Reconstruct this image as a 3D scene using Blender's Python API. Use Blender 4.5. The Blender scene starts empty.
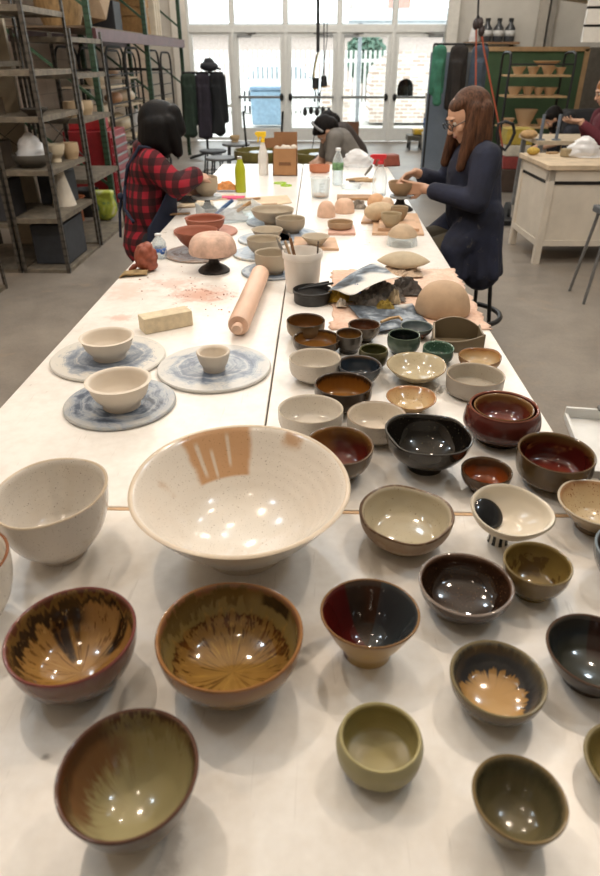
import bpy, bmesh, math, random
import numpy as np
from mathutils import Vector, Matrix, Euler
random.seed(11)
PI = math.pi
scene = bpy.context.scene
COL = scene.collection

# ------------------------------------------------------------------ camera
H = 1.62                      # eye height
TZ = 0.86                     # table top height
FPX = 637.0
PITCH = math.atan(380 / FPX)
YAW = math.atan(19 / math.hypot(FPX, 380))
cam_d = bpy.data.cameras.new('camera')
cam = bpy.data.objects.new('camera', cam_d)
COL.objects.link(cam)
cam.location = (0, 0, H)
cam.rotation_euler = (PI / 2 - PITCH, 0, YAW)
cam_d.sensor_fit = 'VERTICAL'
cam_d.sensor_height = 36
cam_d.lens = 36 * FPX / 876
cam_d.clip_start = 0.05
cam_d.clip_end = 300
cam_d.dof.use_dof = True
cam_d.dof.focus_distance = 1.75
cam_d.dof.aperture_fstop = 5.0
scene.camera = cam

_r = Vector((math.cos(YAW), math.sin(YAW), 0))
_fh = Vector((-math.sin(YAW), math.cos(YAW), 0))
_f = _fh * math.cos(PITCH) - Vector((0, 0, 1)) * math.sin(PITCH)
_u = _fh * math.sin(PITCH) + Vector((0, 0, 1)) * math.cos(PITCH)
EYE = Vector((0, 0, H))

def ray(px, py):
    return _f + _r * ((px - 300) / FPX) - _u * ((py - 438) / FPX)
def at(px, py, z=TZ):          # the point of the photo on the horizontal plane z
    d = ray(px, py)
    return EYE + d * ((z - H) / d.z)
def atY(px, py, Y):            # ... on the upright plane at distance Y
    d = ray(px, py)
    return EYE + d * (Y / d.y)
def proj(p):
    v = Vector(p) - EYE
    z = v.dot(_f)
    return 300 + FPX * v.dot(_r) / z, 438 - FPX * v.dot(_u) / z
def mpp(p):
    return (Vector(p) - EYE).dot(_f) / FPX

# ------------------------------------------------------------------ colours, materials
def S(hx, a=1.0):
    hx = hx.lstrip('#')
    c = []
    for i in (0, 2, 4):
        v = int(hx[i:i + 2], 16) / 255
        c.append(v / 12.92 if v <= 0.04045 else ((v + 0.055) / 1.055) ** 2.4)
    return (c[0], c[1], c[2], a)

class NT:
    def __init__(s, name):
        s.m = bpy.data.materials.new(name)
        s.m.use_nodes = True
        s.t = s.m.node_tree
        s.t.nodes.clear()
        s.out = s.t.nodes.new('ShaderNodeOutputMaterial')
    def n(s, typ, **kw):
        nd = s.t.nodes.new('ShaderNode' + typ)
        ins = kw.pop('ins', {})
        for k, v in kw.items():
            setattr(nd, k, v)
        for k, v in ins.items():
            s.put(nd.inputs[k], v)
        return nd
    def put(s, sock, v):
        if isinstance(v, bpy.types.NodeSocket):
            s.t.links.new(v, sock)
        else:
            sock.default_value = v
    def math(s, op, a, b=None, c=None, clamp=False):
        nd = s.n('Math', operation=op, use_clamp=clamp)
        s.put(nd.inputs[0], a)
        if b is not None: s.put(nd.inputs[1], b)
        if c is not None: s.put(nd.inputs[2], c)
        return nd.outputs[0]
    def mix(s, f, a, b, mode='MIX'):
        nd = s.n('MixRGB', blend_type=mode)
        s.put(nd.inputs[0], f); s.put(nd.inputs[1], a); s.put(nd.inputs[2], b)
        return nd.outputs[0]
    def noise(s, vec, scale, detail=3, rough=.55, dist=0.0):
        nd = s.n('TexNoise')
        s.put(nd.inputs['Vector'], vec)
        nd.inputs['Scale'].default_value = scale
        nd.inputs['Detail'].default_value = detail
        nd.inputs['Roughness'].default_value = rough
        nd.inputs['Distortion'].default_value = dist
        return nd.outputs[0]
    def step(s, v, lo, hi):
        nd = s.n('MapRange', interpolation_type='SMOOTHSTEP')
        s.put(nd.inputs[0], v); s.put(nd.inputs[1], lo); s.put(nd.inputs[2], hi)
        nd.inputs[3].default_value = 0; nd.inputs[4].default_value = 1
        return nd.outputs[0]
    def ramp(s, v, stops, interp='LINEAR'):
        nd = s.n('ValToRGB')
        cr = nd.color_ramp
        cr.interpolation = interp
        while len(cr.elements) < len(stops): cr.elements.new(0.5)
        for e, (p, c) in zip(cr.elements, stops):
            e.position = p; e.color = c
        s.put(nd.inputs[0], v)
        return nd.outputs[0]
    def scale(s, vec, sc):
        nd = s.n('Mapping')
        s.put(nd.inputs['Vector'], vec)
        nd.inputs['Scale'].default_value = sc
        return nd.outputs[0]
    def bsdf(s, col, rough=.5, metal=0, spec=.5, bump=None, bstr=.3, bdist=.002, coat=0, **kw):
        b = s.n('BsdfPrincipled')
        s.put(b.inputs['Base Color'], col)
        s.put(b.inputs['Roughness'], rough)
        b.inputs['Metallic'].default_value = metal
        b.inputs['Specular IOR Level'].default_value = spec
        b.inputs['Coat Weight'].default_value = coat
        b.inputs['Coat Roughness'].default_value = .05
        for k, v in kw.items():
            s.put(b.inputs[k.replace('_', ' ')], v)
        if bump is not None:
            bp = s.n('Bump')
            bp.inputs['Strength'].default_value = bstr
            bp.inputs['Distance'].default_value = bdist
            s.put(bp.inputs['Height'], bump)
            s.t.links.new(bp.outputs[0], b.inputs['Normal'])
        s.t.links.new(b.outputs[0], s.out.inputs[0])
        return s.m

_mc = {}
def M(col, rough=.5, metal=0.0, var=.12, scale=12, bump=0.0, spec=.5, name=None, stretch=None, bscale=None):
    """plain surface with a slight procedural mottling of its own colour"""
    key = (col, rough, metal, var, scale, bump, spec, stretch)
    if key in _mc: return _mc[key]
    t = NT(name or 'surface')
    c = S(col) if isinstance(col, str) else col
    oc = t.n('TexCoord').outputs['Object']
    if stretch: oc = t.scale(oc, stretch)
    nz = t.noise(oc, scale, 4, .6)
    dark = tuple(x * (1 - 2 * var) for x in c[:3]) + (1,)
    lite = tuple(min(1, x * (1 + var)) for x in c[:3]) + (1,)
    cc = t.ramp(nz, [(.3, dark), (.7, lite)])
    m = t.bsdf(cc, rough, metal, spec, bump=(t.noise(oc, bscale or scale * 4, 3) if bump else None), bstr=bump)
    _mc[key] = m
    return m

def glaze(ramp, h=.08, streak=None, noise=None, speck=None, overlays=(), rough=.13, interp='LINEAR', bump=.0, axis='z', r=.1, rings=0.0, coat=.0):
    t = NT('glaze')
    oc = t.n('TexCoord').outputs['Object']
    sp = t.n('SeparateXYZ'); t.put(sp.inputs[0], oc)
    x, y, z = sp.outputs
    v0 = t.math('DIVIDE', z, h)
    if axis == 'r':
        v0 = t.math('DIVIDE', t.math('SQRT', t.math('ADD', t.math('MULTIPLY', x, x), t.math('MULTIPLY', y, y))), r)
    cb = t.n('CombineXYZ'); t.put(cb.inputs[0], x); t.put(cb.inputs[1], y)
    nm = t.n('VectorMath', operation='NORMALIZE'); t.put(nm.inputs[0], cb.outputs[0])
    dirv = nm.outputs[0]
    v = v0
    st = None
    if streak:
        cz = t.n('CombineXYZ')
        s2 = t.n('SeparateXYZ'); t.put(s2.inputs[0], dirv)
        t.put(cz.inputs[0], s2.outputs[0]); t.put(cz.inputs[1], s2.outputs[1]); t.put(cz.inputs[2], t.math('MULTIPLY', z, 4.0))
        st = t.noise(cz.outputs[0], streak[0], 3, .6)
        v = t.math('ADD', v, t.math('MULTIPLY', t.math('SUBTRACT', st, .5), streak[1]))
    if noise:
        nz = t.noise(oc, noise[0], 3, .6)
        v = t.math('ADD', v, t.math('MULTIPLY', t.math('SUBTRACT', nz, .5), noise[1]))
    col = t.ramp(v, ramp, interp)
    for ov in overlays:
        mask = None
        if 'ang' in ov:
            a, hw, soft = ov['ang']
            dt = t.n('VectorMath', operation='DOT_PRODUCT')
            t.put(dt.inputs[0], dirv)
            dt.inputs[1].default_value = (math.cos(math.radians(a)), math.sin(math.radians(a)), 0)
            d = dt.outputs['Value']
            if ov.get('jag'):
                d = t.math('ADD', d, t.math('MULTIPLY', t.math('SUBTRACT', t.noise(oc, ov.get('jscale', 40), 2), .5), ov['jag']))
            cth = math.cos(math.radians(hw))
            mask = t.step(d, cth - soft, cth + soft)
        if 'z' in ov:
            lo, hi, soft = ov['z']
            vv = v0
            if ov.get('zjag'):
                src = st if (st is not None and ov.get('drip')) else t.noise(oc, ov.get('zscale', 30), 3)
                vv = t.math('ADD', vv, t.math('MULTIPLY', t.math('SUBTRACT', src, .5), ov['zjag']))
            mz = t.math('MULTIPLY', t.step(vv, lo - soft, lo + soft), t.math('SUBTRACT', 1.0, t.step(vv, hi - soft, hi + soft)))
            mask = mz if mask is None else t.math('MULTIPLY', mask, mz)
        if 'n' in ov:
            sc, lo, hi = ov['n']
            mn = t.step(t.noise(oc, sc, 3, .6, .6), lo, hi)
            mask = mn if mask is None else t.math('MULTIPLY', mask, mn)
        if 'ray' in ov:
            fq, lo, hi = ov['ray']
            rc = t.n('CombineXYZ'); r2_ = t.n('SeparateXYZ'); t.put(r2_.inputs[0], dirv)
            t.put(rc.inputs[0], r2_.outputs[0]); t.put(rc.inputs[1], r2_.outputs[1]); t.put(rc.inputs[2], t.math('MULTIPLY', z, 6.0))
            mr = t.step(t.noise(rc.outputs[0], fq, 2, .6), lo, hi)
            mask = mr if mask is None else t.math('MULTIPLY', mask, mr)
        mask = t.math('MULTIPLY', mask, ov.get('a', 1.0))
        col = t.mix(mask, col, ov['c'])
    if speck:
        sc, c, th = speck
        ms = t.step(t.noise(oc, sc, 1, .5), th, th + .04)
        col = t.mix(ms, col, c)
    bh = None
    if rings:
        bh = t.n('TexWave', wave_type='BANDS', bands_direction='Z', ins={'Vector': oc, 'Scale': rings, 'Distortion': 1.5, 'Detail': 1.0}).outputs[1]
    elif bump:
        bh = t.noise(oc, 25, 3)
    return t.bsdf(col, rough, 0, .5, bump=bh, bstr=bump or .12, bdist=.0015, coat=coat)

# ------------------------------------------------------------------ mesh building
class MB:
    def __init__(s):
        s.v = []; s.f = []; s.mi = []
    def add(s, vs, fs, mi=0):
        o = len(s.v)
        s.v += [tuple(v) for v in vs]
        for f in fs:
            s.f.append([i + o for i in f]); s.mi.append(mi)
        return s
    def box(s, c, d, R=None, mi=0, taper=1.0):
        vs = []
        for sx, sy, sz in ((-1,-1,-1),(1,-1,-1),(1,1,-1),(-1,1,-1),(-1,-1,1),(1,-1,1),(1,1,1),(-1,1,1)):
            k = taper if sz > 0 else 1
            p = Vector((sx * d[0] / 2 * k, sy * d[1] / 2 * k, sz * d[2] / 2))
            if R is not None: p = R @ p
            vs.append(p + Vector(c))
        return s.add(vs, [(0,3,2,1),(4,5,6,7),(0,1,5,4),(1,2,6,5),(2,3,7,6),(3,0,4,7)], mi)
    def bar(s, p, q, w, d=None, mi=0, up=(0, 0, 1)):
        p, q = Vector(p), Vector(q); d = d or w
        a = (q - p); L = a.length; a.normalize()
        u = Vector(up)
        if abs(a.dot(u)) > .98: u = Vector((0, 1, 0))
        b = a.cross(u).normalized(); c = b.cross(a).normalized()
        R = Matrix((b, a, c)).transposed()
        return s.box((p + q) / 2, (w, L, d), R, mi)
    def tube(s, pts, r, n=10, mi=0, cap=True):
        pts = [Vector(p) for p in pts]
        rs = r if isinstance(r, (list, tuple)) else [r] * len(pts)
        rings = []
        prev = None
        for i, p in enumerate(pts):
            a = (pts[min(i + 1, len(pts) - 1)] - pts[max(i - 1, 0)]).normalized()
            if prev is None:
                u = Vector((0, 0, 1)) if abs(a.z) < .9 else Vector((1, 0, 0))
                b = a.cross(u).normalized()
            else:
                b = (prev - a * prev.dot(a)).normalized()
            prev = b
            c = a.cross(b)
            rings.append([p + (b * math.cos(2 * PI * k / n) + c * math.sin(2 * PI * k / n)) * rs[i] for k in range(n)])
        vs = [q for rg in rings for q in rg]
        fs = []
        for i in range(len(pts) - 1):
            for k in range(n):
                k2 = (k + 1) % n
                fs.append((i * n + k, i * n + k2, (i + 1) * n + k2, (i + 1) * n + k))
        if cap:
            fs.append(tuple(range(n - 1, -1, -1)))
            fs.append(tuple((len(pts) - 1) * n + k for k in range(n)))
        return s.add(vs, fs, mi)
    def lathe(s, prof, n=48, c=(0, 0, 0), mis=None, wob=None, closed=False):
        """prof: list of (radius, z); radius 0 closes the shape with a pole"""
        c = Vector(c)
        idx = []
        vs = []
        for j, (r, z) in enumerate(prof):
            if r < 1e-6:
                idx.append([len(vs)] * n); vs.append(c + Vector((0, 0, z)))
            else:
                row = []
                for k in range(n):
                    a = 2 * PI * k / n
                    dr, dz = wob(a, r, z) if wob else (0, 0)
                    row.append(len(vs))
                    vs.append(c + Vector(((r + dr) * math.cos(a), (r + dr) * math.sin(a), z + dz)))
                idx.append(row)
        o = len(s.v)
        s.v += [tuple(v) for v in vs]
        for j in range(len(prof) - 1):
            for k in range(n):
                k2 = (k + 1) % n
                f = [idx[j][k], idx[j][k2], idx[j + 1][k2], idx[j + 1][k]]
                g = []
                for i in f:
                    if i not in g: g.append(i)
                if len(g) > 2:
                    s.f.append([i + o for i in g]); s.mi.append(mis[j] if mis else 0)
        return s
    def prism(s, poly, z0, z1, mi=0):
        n = len(poly)
        vs = [(x, y, z0) for x, y in poly] + [(x, y, z1) for x, y in poly]
        fs = [tuple(range(n - 1, -1, -1)), tuple(range(n, 2 * n))] + [(i, (i + 1) % n, n + (i + 1) % n, n + i) for i in range(n)]
        return s.add(vs, fs, mi)
    def ball(s, c, r, n=20, m=12, R=None, mi=0):
        r = (r, r, r) if isinstance(r, (int, float)) else r
        vs = [Vector((0, 0, r[2]))]
        for j in range(1, m):
            t = PI * j / m
            for k in range(n):
                a = 2 * PI * k / n
                vs.append(Vector((r[0] * math.sin(t) * math.cos(a), r[1] * math.sin(t) * math.sin(a), r[2] * math.cos(t))))
        vs.append(Vector((0, 0, -r[2])))
        if R is not None: vs = [R @ v for v in vs]
        vs = [v + Vector(c) for v in vs]
        fs = [(0, 1 + k, 1 + (k + 1) % n) for k in range(n)]
        for j in range(m - 2):
            for k in range(n):
                a = 1 + j * n + k; b = 1 + j * n + (k + 1) % n
                fs.append((a, a + n, b + n, b))
        L = len(vs) - 1
        fs += [(L, 1 + (m - 2) * n + (k + 1) % n, 1 + (m - 2) * n + k) for k in range(n)]
        return s.add(vs, fs, mi)
    def cone(s, p, r1, q, r2, n=14):
        """round cone: the swept hull of two balls (body pieces)"""
        s.ball(p, r1, n, 8); s.ball(q, r2, n, 8)
        if (Vector(p) - Vector(q)).length > 1e-5:
            s.tube([p, q], [r1, r2], n)
        return s
    def grid(s, fn, nu, nv, mi=0, thick=0.0):
        vs = [fn(i / nu, j / nv) for j in range(nv + 1) for i in range(nu + 1)]
        fs = [(j * (nu + 1) + i, j * (nu + 1) + i + 1, (j + 1) * (nu + 1) + i + 1, (j + 1) * (nu + 1) + i) for j in range(nv) for i in range(nu)]
        return s.add(vs, fs, mi)
    def build(s, name, mats, parent=None, smooth=40, bevel=0, loc=None, rot=None, solid=0, subsurf=0):
        me = bpy.data.meshes.new(name)
        me.from_pydata(s.v, [], s.f)
        mats = mats if isinstance(mats, (list, tuple)) else [mats]
        for m in mats: me.materials.append(m)
        if len(mats) > 1:
            me.polygons.foreach_set('material_index', s.mi)
        bm = bmesh.new(); bm.from_mesh(me)
        bmesh.ops.recalc_face_normals(bm, faces=bm.faces)
        bm.to_mesh(me); bm.free()
        if smooth:
            me.polygons.foreach_set('use_smooth', [True] * len(me.polygons))
            if smooth < 180: me.set_sharp_from_angle(angle=math.radians(smooth))
        o = bpy.data.objects.new(name, me)
        COL.objects.link(o)
        if parent: o.parent = parent
        if loc is not None: o.location = loc
        if rot is not None: o.rotation_euler = rot
        if solid:
            md = o.modifiers.new('solid', 'SOLIDIFY'); md.thickness = solid; md.offset = 0
        if bevel:
            md = o.modifiers.new('bevel', 'BEVEL'); md.width = bevel; md.segments = 2; md.limit_method = 'ANGLE'; md.angle_limit = math.radians(40)
        if subsurf:
            md = o.modifiers.new('sub', 'SUBSURF'); md.levels = subsurf; md.render_levels = subsurf
        return o

def blob(mb, name, mat, parent, voxel=.008, smooth=5, fac=.5):
    """one continuous surface grown around the pieces gathered in mb"""
    o = mb.build('tmp', mat, None, smooth=0)
    rm = o.modifiers.new('r', 'REMESH'); rm.mode = 'VOXEL'; rm.voxel_size = voxel
    if smooth:
        sm = o.modifiers.new('s', 'SMOOTH'); sm.iterations = smooth; sm.factor = fac
    dg = bpy.context.evaluated_depsgraph_get()
    dg.update()
    me = bpy.data.meshes.new_from_object(o.evaluated_get(dg))
    old = o.data
    bpy.data.objects.remove(o); bpy.data.meshes.remove(old)
    me.name = name
    me.materials.clear(); me.materials.append(mat)
    me.polygons.foreach_set('use_smooth', [True] * len(me.polygons))
    o = bpy.data.objects.new(name, me)
    COL.objects.link(o)
    if parent: o.parent = parent
    return o

def tag(o, label=None, cat=None, group=None, kind=None):
    if label: o['label'] = label
    if cat: o['category'] = cat
    if group: o['group'] = group
    if kind: o['kind'] = kind
    return o
def thing(name, label, cat, loc=(0, 0, 0), rz=0, group=None):
    o = bpy.data.objects.new(name, None); COL.objects.link(o)
    o.empty_display_size = .05
    o.location = loc; o.rotation_euler = (0, 0, rz)
    return tag(o, label, cat, group)
def struct(o):
    o['kind'] = 'structure'
    return o
def dup(root, loc, rz=None, label=None):
    c = root.copy(); COL.objects.link(c); c.location = loc
    if rz is not None: c.rotation_euler = (0, 0, rz)
    if label: c['label'] = label
    for ch in list(root.children):
        d = ch.copy(); COL.objects.link(d); d.parent = c
        for g in list(ch.children):
            e = g.copy(); COL.objects.link(e); e.parent = d
    return c
def pchip(cp, n):
    """smooth (t, v) control points into n+1 samples"""
    xs = [p[0] for p in cp]; ys = [p[1] for p in cp]
    k = len(xs)
    d = [(ys[i + 1] - ys[i]) / (xs[i + 1] - xs[i]) for i in range(k - 1)]
    m = [d[0]] + [0 if d[i - 1] * d[i] <= 0 else 2 * d[i - 1] * d[i] / (d[i - 1] + d[i]) for i in range(1, k - 1)] + [d[-1]]
    out = []
    for j in range(n + 1):
        x = xs[0] + (xs[-1] - xs[0]) * j / n
        i = max(0, min(k - 2, sum(1 for q in xs[1:-1] if q <= x)))
        hh = xs[i + 1] - xs[i]; t = (x - xs[i]) / hh
        out.append((x, (2*t**3-3*t*t+1)*ys[i] + (t**3-2*t*t+t)*hh*m[i] + (-2*t**3+3*t*t)*ys[i+1] + (t**3-t*t)*hh*m[i+1]))
    return out
# ------------------------------------------------------------------ the setting
YB = at(300, 141, 0).y            # the glazed back wall
XL, XR = -3.7, 6.2
YF = -3.2
CEIL = 4.6

def floor_mat():
    t = NT('concrete')
    oc = t.n('TexCoord').outputs['Object']
    a = t.noise(oc, .9, 5, .6); b = t.noise(oc, 7, 5, .65); c = t.noise(oc, 60, 2)
    v = t.math('ADD', t.math('MULTIPLY', a, .55), t.math('ADD', t.math('MULTIPLY', b, .3), t.math('MULTIPLY', c, .15)))
    col = t.ramp(v, [(.33, S('6a635b')), (.5, S('867d73')), (.68, S('9d9387'))])
    dust = t.step(t.noise(oc, 2.3, 4, .7, 1.0), .55, .75)
    col = t.mix(t.math('MULTIPLY', dust, .45), col, S('a8927a'))
    return t.bsdf(col, t.math('ADD', .28, t.math('MULTIPLY', b, .3)), 0, .5, bump=c, bstr=.15)
FLOOR = floor_mat()
def plate(name, x0, x1, y0, y1, z, m, th=.1):
    return struct(MB().box(((x0 + x1) / 2, (y0 + y1) / 2, z - th / 2), (x1 - x0, y1 - y0, th)).build(name, m, smooth=0))
plate('floor', XL, XR, YF, YB, 0, FLOOR)
WALLC = M('bdb6aa', .75, var=.05, scale=3)
WHITEW = M('d8d4cc', .7, var=.04, scale=3)
BACKW = M('c4c0b8', .75, var=.05, scale=2)
FRAME = M('e2e4e2', .45, var=.03)
plate('ceiling', XL, XR, YF, YB, CEIL + .1, M('d6d3cc', .8, var=.04))
def wallbox(name, c, d, m=WALLC):
    return struct(MB().box(c, d).build(name, m, smooth=0))
def block_mat():
    t = NT('painted block')
    oc = t.n('TexCoord').outputs['Object']
    sw = t.n('SeparateXYZ'); t.put(sw.inputs[0], oc)
    cb = t.n('CombineXYZ'); t.put(cb.inputs[0], sw.outputs[1]); t.put(cb.inputs[1], sw.outputs[2])
    br = t.n('TexBrick', ins={'Vector': cb.outputs[0], 'Scale': 1.0, 'Color1': S('c9b9a8'), 'Color2': S('c0ae9d'), 'Mortar': S('a99a8b'), 'Mortar Size': .006})
    br.inputs['Brick Width'].default_value = .4; br.inputs['Row Height'].default_value = .2
    return t.bsdf(br.outputs[0], .8, 0, .3, bump=br.outputs[1], bstr=.2)
wallbox('wall_left', (XL - .1, (YF + YB) / 2, CEIL / 2), (.2, YB - YF, CEIL), block_mat())
wallbox('wall_right', (XR + .1, (YF + YB) / 2, CEIL / 2), (.2, YB - YF, CEIL))
wallbox('wall_front', ((XL + XR) / 2, YF - .1, CEIL / 2), (XR - XL, .2, CEIL))

# glazed back wall: posts every bay, a transom bar, four door leaves and a sidelight
def bx(px, y=80): return atY(px, y, YB).x
posts = [bx(p) for p in (191, 234.5, 286, 338, 391, 444.5)]
zt = atY(300, 29, YB).z
ZTOP = 3.6
wl = bx(178)
struct(MB().box(((wl + posts[0]) / 2, YB, CEIL / 2), (posts[0] - wl + .04, .3, CEIL)).build('wall_back_left', WHITEW, smooth=0))
struct(MB().box(((XL + wl) / 2 - .01, YB + .05, CEIL / 2), (wl - XL + .02, .2, CEIL)).build('wall_back_corner', BACKW, smooth=0))
struct(MB().box(((posts[-1] + XR) / 2, YB, CEIL / 2), (XR - posts[-1] - .02, .3, CEIL)).build('wall_back_right', BACKW, smooth=0))
struct(MB().box(((posts[0] + posts[-1]) / 2, YB, (CEIL + ZTOP) / 2), (posts[-1] - posts[0], .28, CEIL - ZTOP)).build('wall_back_lintel', BACKW, smooth=0))

def glass_mat():
    t = NT('window glass')
    tr = t.n('BsdfTransparent'); tr.inputs[0].default_value = (.96, .98, .97, 1)
    gl = t.n('BsdfGlossy'); gl.inputs['Roughness'].default_value = .02
    fr = t.n('Fresnel'); fr.inputs[0].default_value = 1.45
    mx = t.n('MixShader')
    t.t.links.new(fr.outputs[0], mx.inputs[0]); t.t.links.new(tr.outputs[0], mx.inputs[1]); t.t.links.new(gl.outputs[0], mx.inputs[2])
    t.t.links.new(mx.outputs[0], t.out.inputs[0])
    return t.m
GLASS = glass_mat()
STEEL = M('8d8f8f', .35, .8, var=.06)
BLACKM = M('1c1c1d', .5, .2, var=.15)
for i, x in enumerate(posts):
    struct(MB().box((x, YB, ZTOP / 2), (.075, .14, ZTOP)).build('trim_%d' % (i + 1), FRAME, bevel=.004, smooth=0))
struct(MB().box(((posts[0] + posts[-1]) / 2, YB - .002, zt), (posts[-1] - posts[0], .13, .12)).build('trim_7', FRAME, smooth=0))
def pane_frame(name, x0, x1, z0, z1, w=.05, rail=None, y=YB):
    f = MB()
    f.box(((x0 + x1) / 2, y, z0 + (rail or w) / 2), (x1 - x0 - 2 * w, .055, (rail or w)))
    f.box(((x0 + x1) / 2, y, z1 - w / 2), (x1 - x0 - 2 * w, .055, w))
    f.box((x0 + w / 2, y, (z0 + z1) / 2), (w, .06, z1 - z0))
    f.box((x1 - w / 2, y, (z0 + z1) / 2), (w, .06, z1 - z0))
    o = struct(f.build(name, FRAME, smooth=0))
    g = MB().box(((x0 + x1) / 2, y, (z0 + z1) / 2 + ((rail or w) - w) / 2), (x1 - x0 - 2 * w, .012, z1 - z0 - w - (rail or w))).build('glass', GLASS, o, smooth=0)
    return o
zbar = atY(300, 97, YB).z
for i in range(5):
    a, b = posts[i] + .038, posts[i + 1] - .038
    pane_frame('window_%d' % (i + 1), a, b, zt + .06, ZTOP, .022)
    if i == 0:
        o = pane_frame('window_6', a, b, .02, zt - .06, .06)
        MB().box(((a + b) / 2, YB, atY(300, 106, YB).z), (b - a - .1, .07, .06)).build('rail', FRAME, o, smooth=0)
    else:
        o = pane_frame('door_%d' % i, a, b, .01, zt - .06, .085, .26)
        MB().bar((a + .05, YB - .07, zbar), (b - .05, YB - .07, zbar), .045, .05).build('push_bar', STEEL, o, smooth=0)
        hx = b if i % 2 else a
        sgn = -1 if i % 2 else 1
        MB().ball((hx + sgn * .06, YB - .07, zbar), (.045, .04, .075)).build('panic_latch', BLACKM, o)
        cx = a + .22 if i % 2 else b - .25
        MB().box((cx, YB - .08, zt - .12), (.3, .08, .07)).bar((cx, YB - .08, zt - .10), (cx + .25 * (1 if i % 2 else -1), YB - .2, zt - .08), .03).build('door_closer', STEEL, o, bevel=.004, smooth=0)

# ------------------------------------------------------------------ outdoors
struct(MB().box((0, YB + 22, -.12), (90, 44, .1)).build('ground', M('c8c4bd', .9, var=.08, scale=1), smooth=0))
def outbox(c, d): return MB().box(c, d)
# pale building on the left
b = thing('building', 'pale white building with grey windows seen outside left of the glass doors', 'building', (-7.9, 25, 0))
MB().box((0, 0, 3.2), (5.6, 5, 6.4)).build('wall', M('e6e6e2', .8), b, smooth=0)
for z in (1.9, 4.0):
    f = MB().box((2.0, -2.52, z), (1.3, .12, 1.1)).build('window', M('cfd5d6', .5), b, smooth=0)
    MB().box((2.0, -2.585, z), (1.1, .02, .9)).build('pane', M('8a9aa0', .15), f, smooth=0)
MB().box((0, -2.6, 3.05), (5.9, .25, .18)).build('cornice', M('dedfdc', .8), b, smooth=0)
# picket fence
fen = thing('picket_fence', 'white picket fence outside beyond the left pair of glass doors', 'fence', (-1.2, 23.2, 0))
f = MB()
for k in range(44): f.box((-3.2 + k * .15, 0, .95), (.075, .03, 1.75))
f.build('pickets', M('f1f1ee', .7), fen, smooth=0)
f = MB()
for z in (.35, 1.55): f.box((0, .04, z), (6.6, .05, .1))
f.build('rail', M('f1f1ee', .7), fen, smooth=0)
# low brick building with a long roof behind the fence
b = thing('brick_building', 'long low brick building with a grey roof seen behind the white fence', 'building', (3, 37, 0))
MB().box((0, 0, 1.3), (30, 4, 2.6)).build('wall', M('b9aaa2', .9, var=.1), b, smooth=0)
MB().prism([(-15.5, -2.4), (15.5, -2.4), (15.5, 2.4), (-15.5, 2.4)], 2.6, 3.0).build('roof', M('a7a8aa', .8), b, smooth=0)
MB().box((.8, 0, 3.6), (1.0, 1.0, 2.2)).build('chimney', M('b58d80', .9), b, smooth=0)
# cars
def car(label, x, y, rz, c):
    r = thing('car', label, 'car', (x, y, 0), rz, 'cars parked outside')
    prof = [(-2.1, .35), (-2.15, .8), (-1.7, .95), (-1.1, 1.42), (.5, 1.45), (1.15, .98), (2.0, .85), (2.1, .4)]
    m = MB()
    n = len(prof)
    vs = [(px_, -.85, pz) for px_, pz in prof] + [(px_, .85, pz) for px_, pz in prof]
    m.add(vs, [tuple(range(n)), tuple(range(2 * n - 1, n - 1, -1))] + [(i, (i + 1) % n, n + (i + 1) % n, n + i) for i in range(n)])
    m.build('body', M(c, .25, var=.03), r, smooth=0, bevel=.08)
    for s in (-1, 1): MB().add([(-1.35, s * .86, 1.0), (.9, s * .86, 1.0), (.45, s * .86, 1.37), (-1.02, s * .86, 1.37)], [(0, 1, 2, 3)]).build('side_window', M('8a949a', .1), r, smooth=0, solid=.02)
    for sx in (-1.35, 1.35):
        for sy in (-.8, .8):
            MB().tube([(sx, sy - .1, .33), (sx, sy + .1, .33)], .33, 18).build('wheel', M('26262a', .7), r)
car('white car parked behind the white picket fence', -1.2, 26.0, .1, 'e2e4e6')
car('white car parked outside beside the round evergreen tree', atY(386, 75, 30.5).x + .6, 31.5, 1.2, 'e8e9ea')
# blue bin
r = thing('recycling_bin', 'blue grey lidded bin standing outside the left glass doors', 'bin', (at(273, 125, 0).x - .1, 20.2, 0))
MB().box((0, 0, .42), (.95, .7, .84), taper=1.08).build('body', M('7d97ab', .5), r, bevel=.03)
MB().box((0, 0, .90), (1.06, .8, .1)).build('lid', M('7089a0', .5), r, bevel=.03)
# round evergreen
def leaves(c, rad, n, size, seed, squash=1.0):
    rnd = random.Random(seed)
    m = MB()
    for _ in range(n):
        d = Vector((rnd.gauss(0, 1), rnd.gauss(0, 1), rnd.gauss(0, 1))).normalized()
        k = rad * (rnd.random() ** .4)
        p = Vector(c) + Vector((d.x * k, d.y * k, d.z * k * squash))
        a = Vector((rnd.uniform(-1, 1), rnd.uniform(-1, 1), rnd.uniform(-1, 1))).normalized() * size
        b_ = a.orthogonal().normalized() * size * .6
        m.add([p - a, p + b_, p + a, p - b_], [(0, 1, 2, 3)])
    return m
tp = atY(366, 57, 29)
r = thing('evergreen_tree', 'round grey green evergreen tree outside the right pair of doors', 'tree', (tp.x, 29, 0))
leaves((0, 0, tp.z), .78, 1300, .13, 3, 1.1).build('foliage', M('55705f', .8, var=.25, scale=2), r, smooth=0)
MB().tube([(0, 0, 0), (0, 0, tp.z - .5)], [.12, .08]).build('trunk', M('5b4c40', .9), r)
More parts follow.
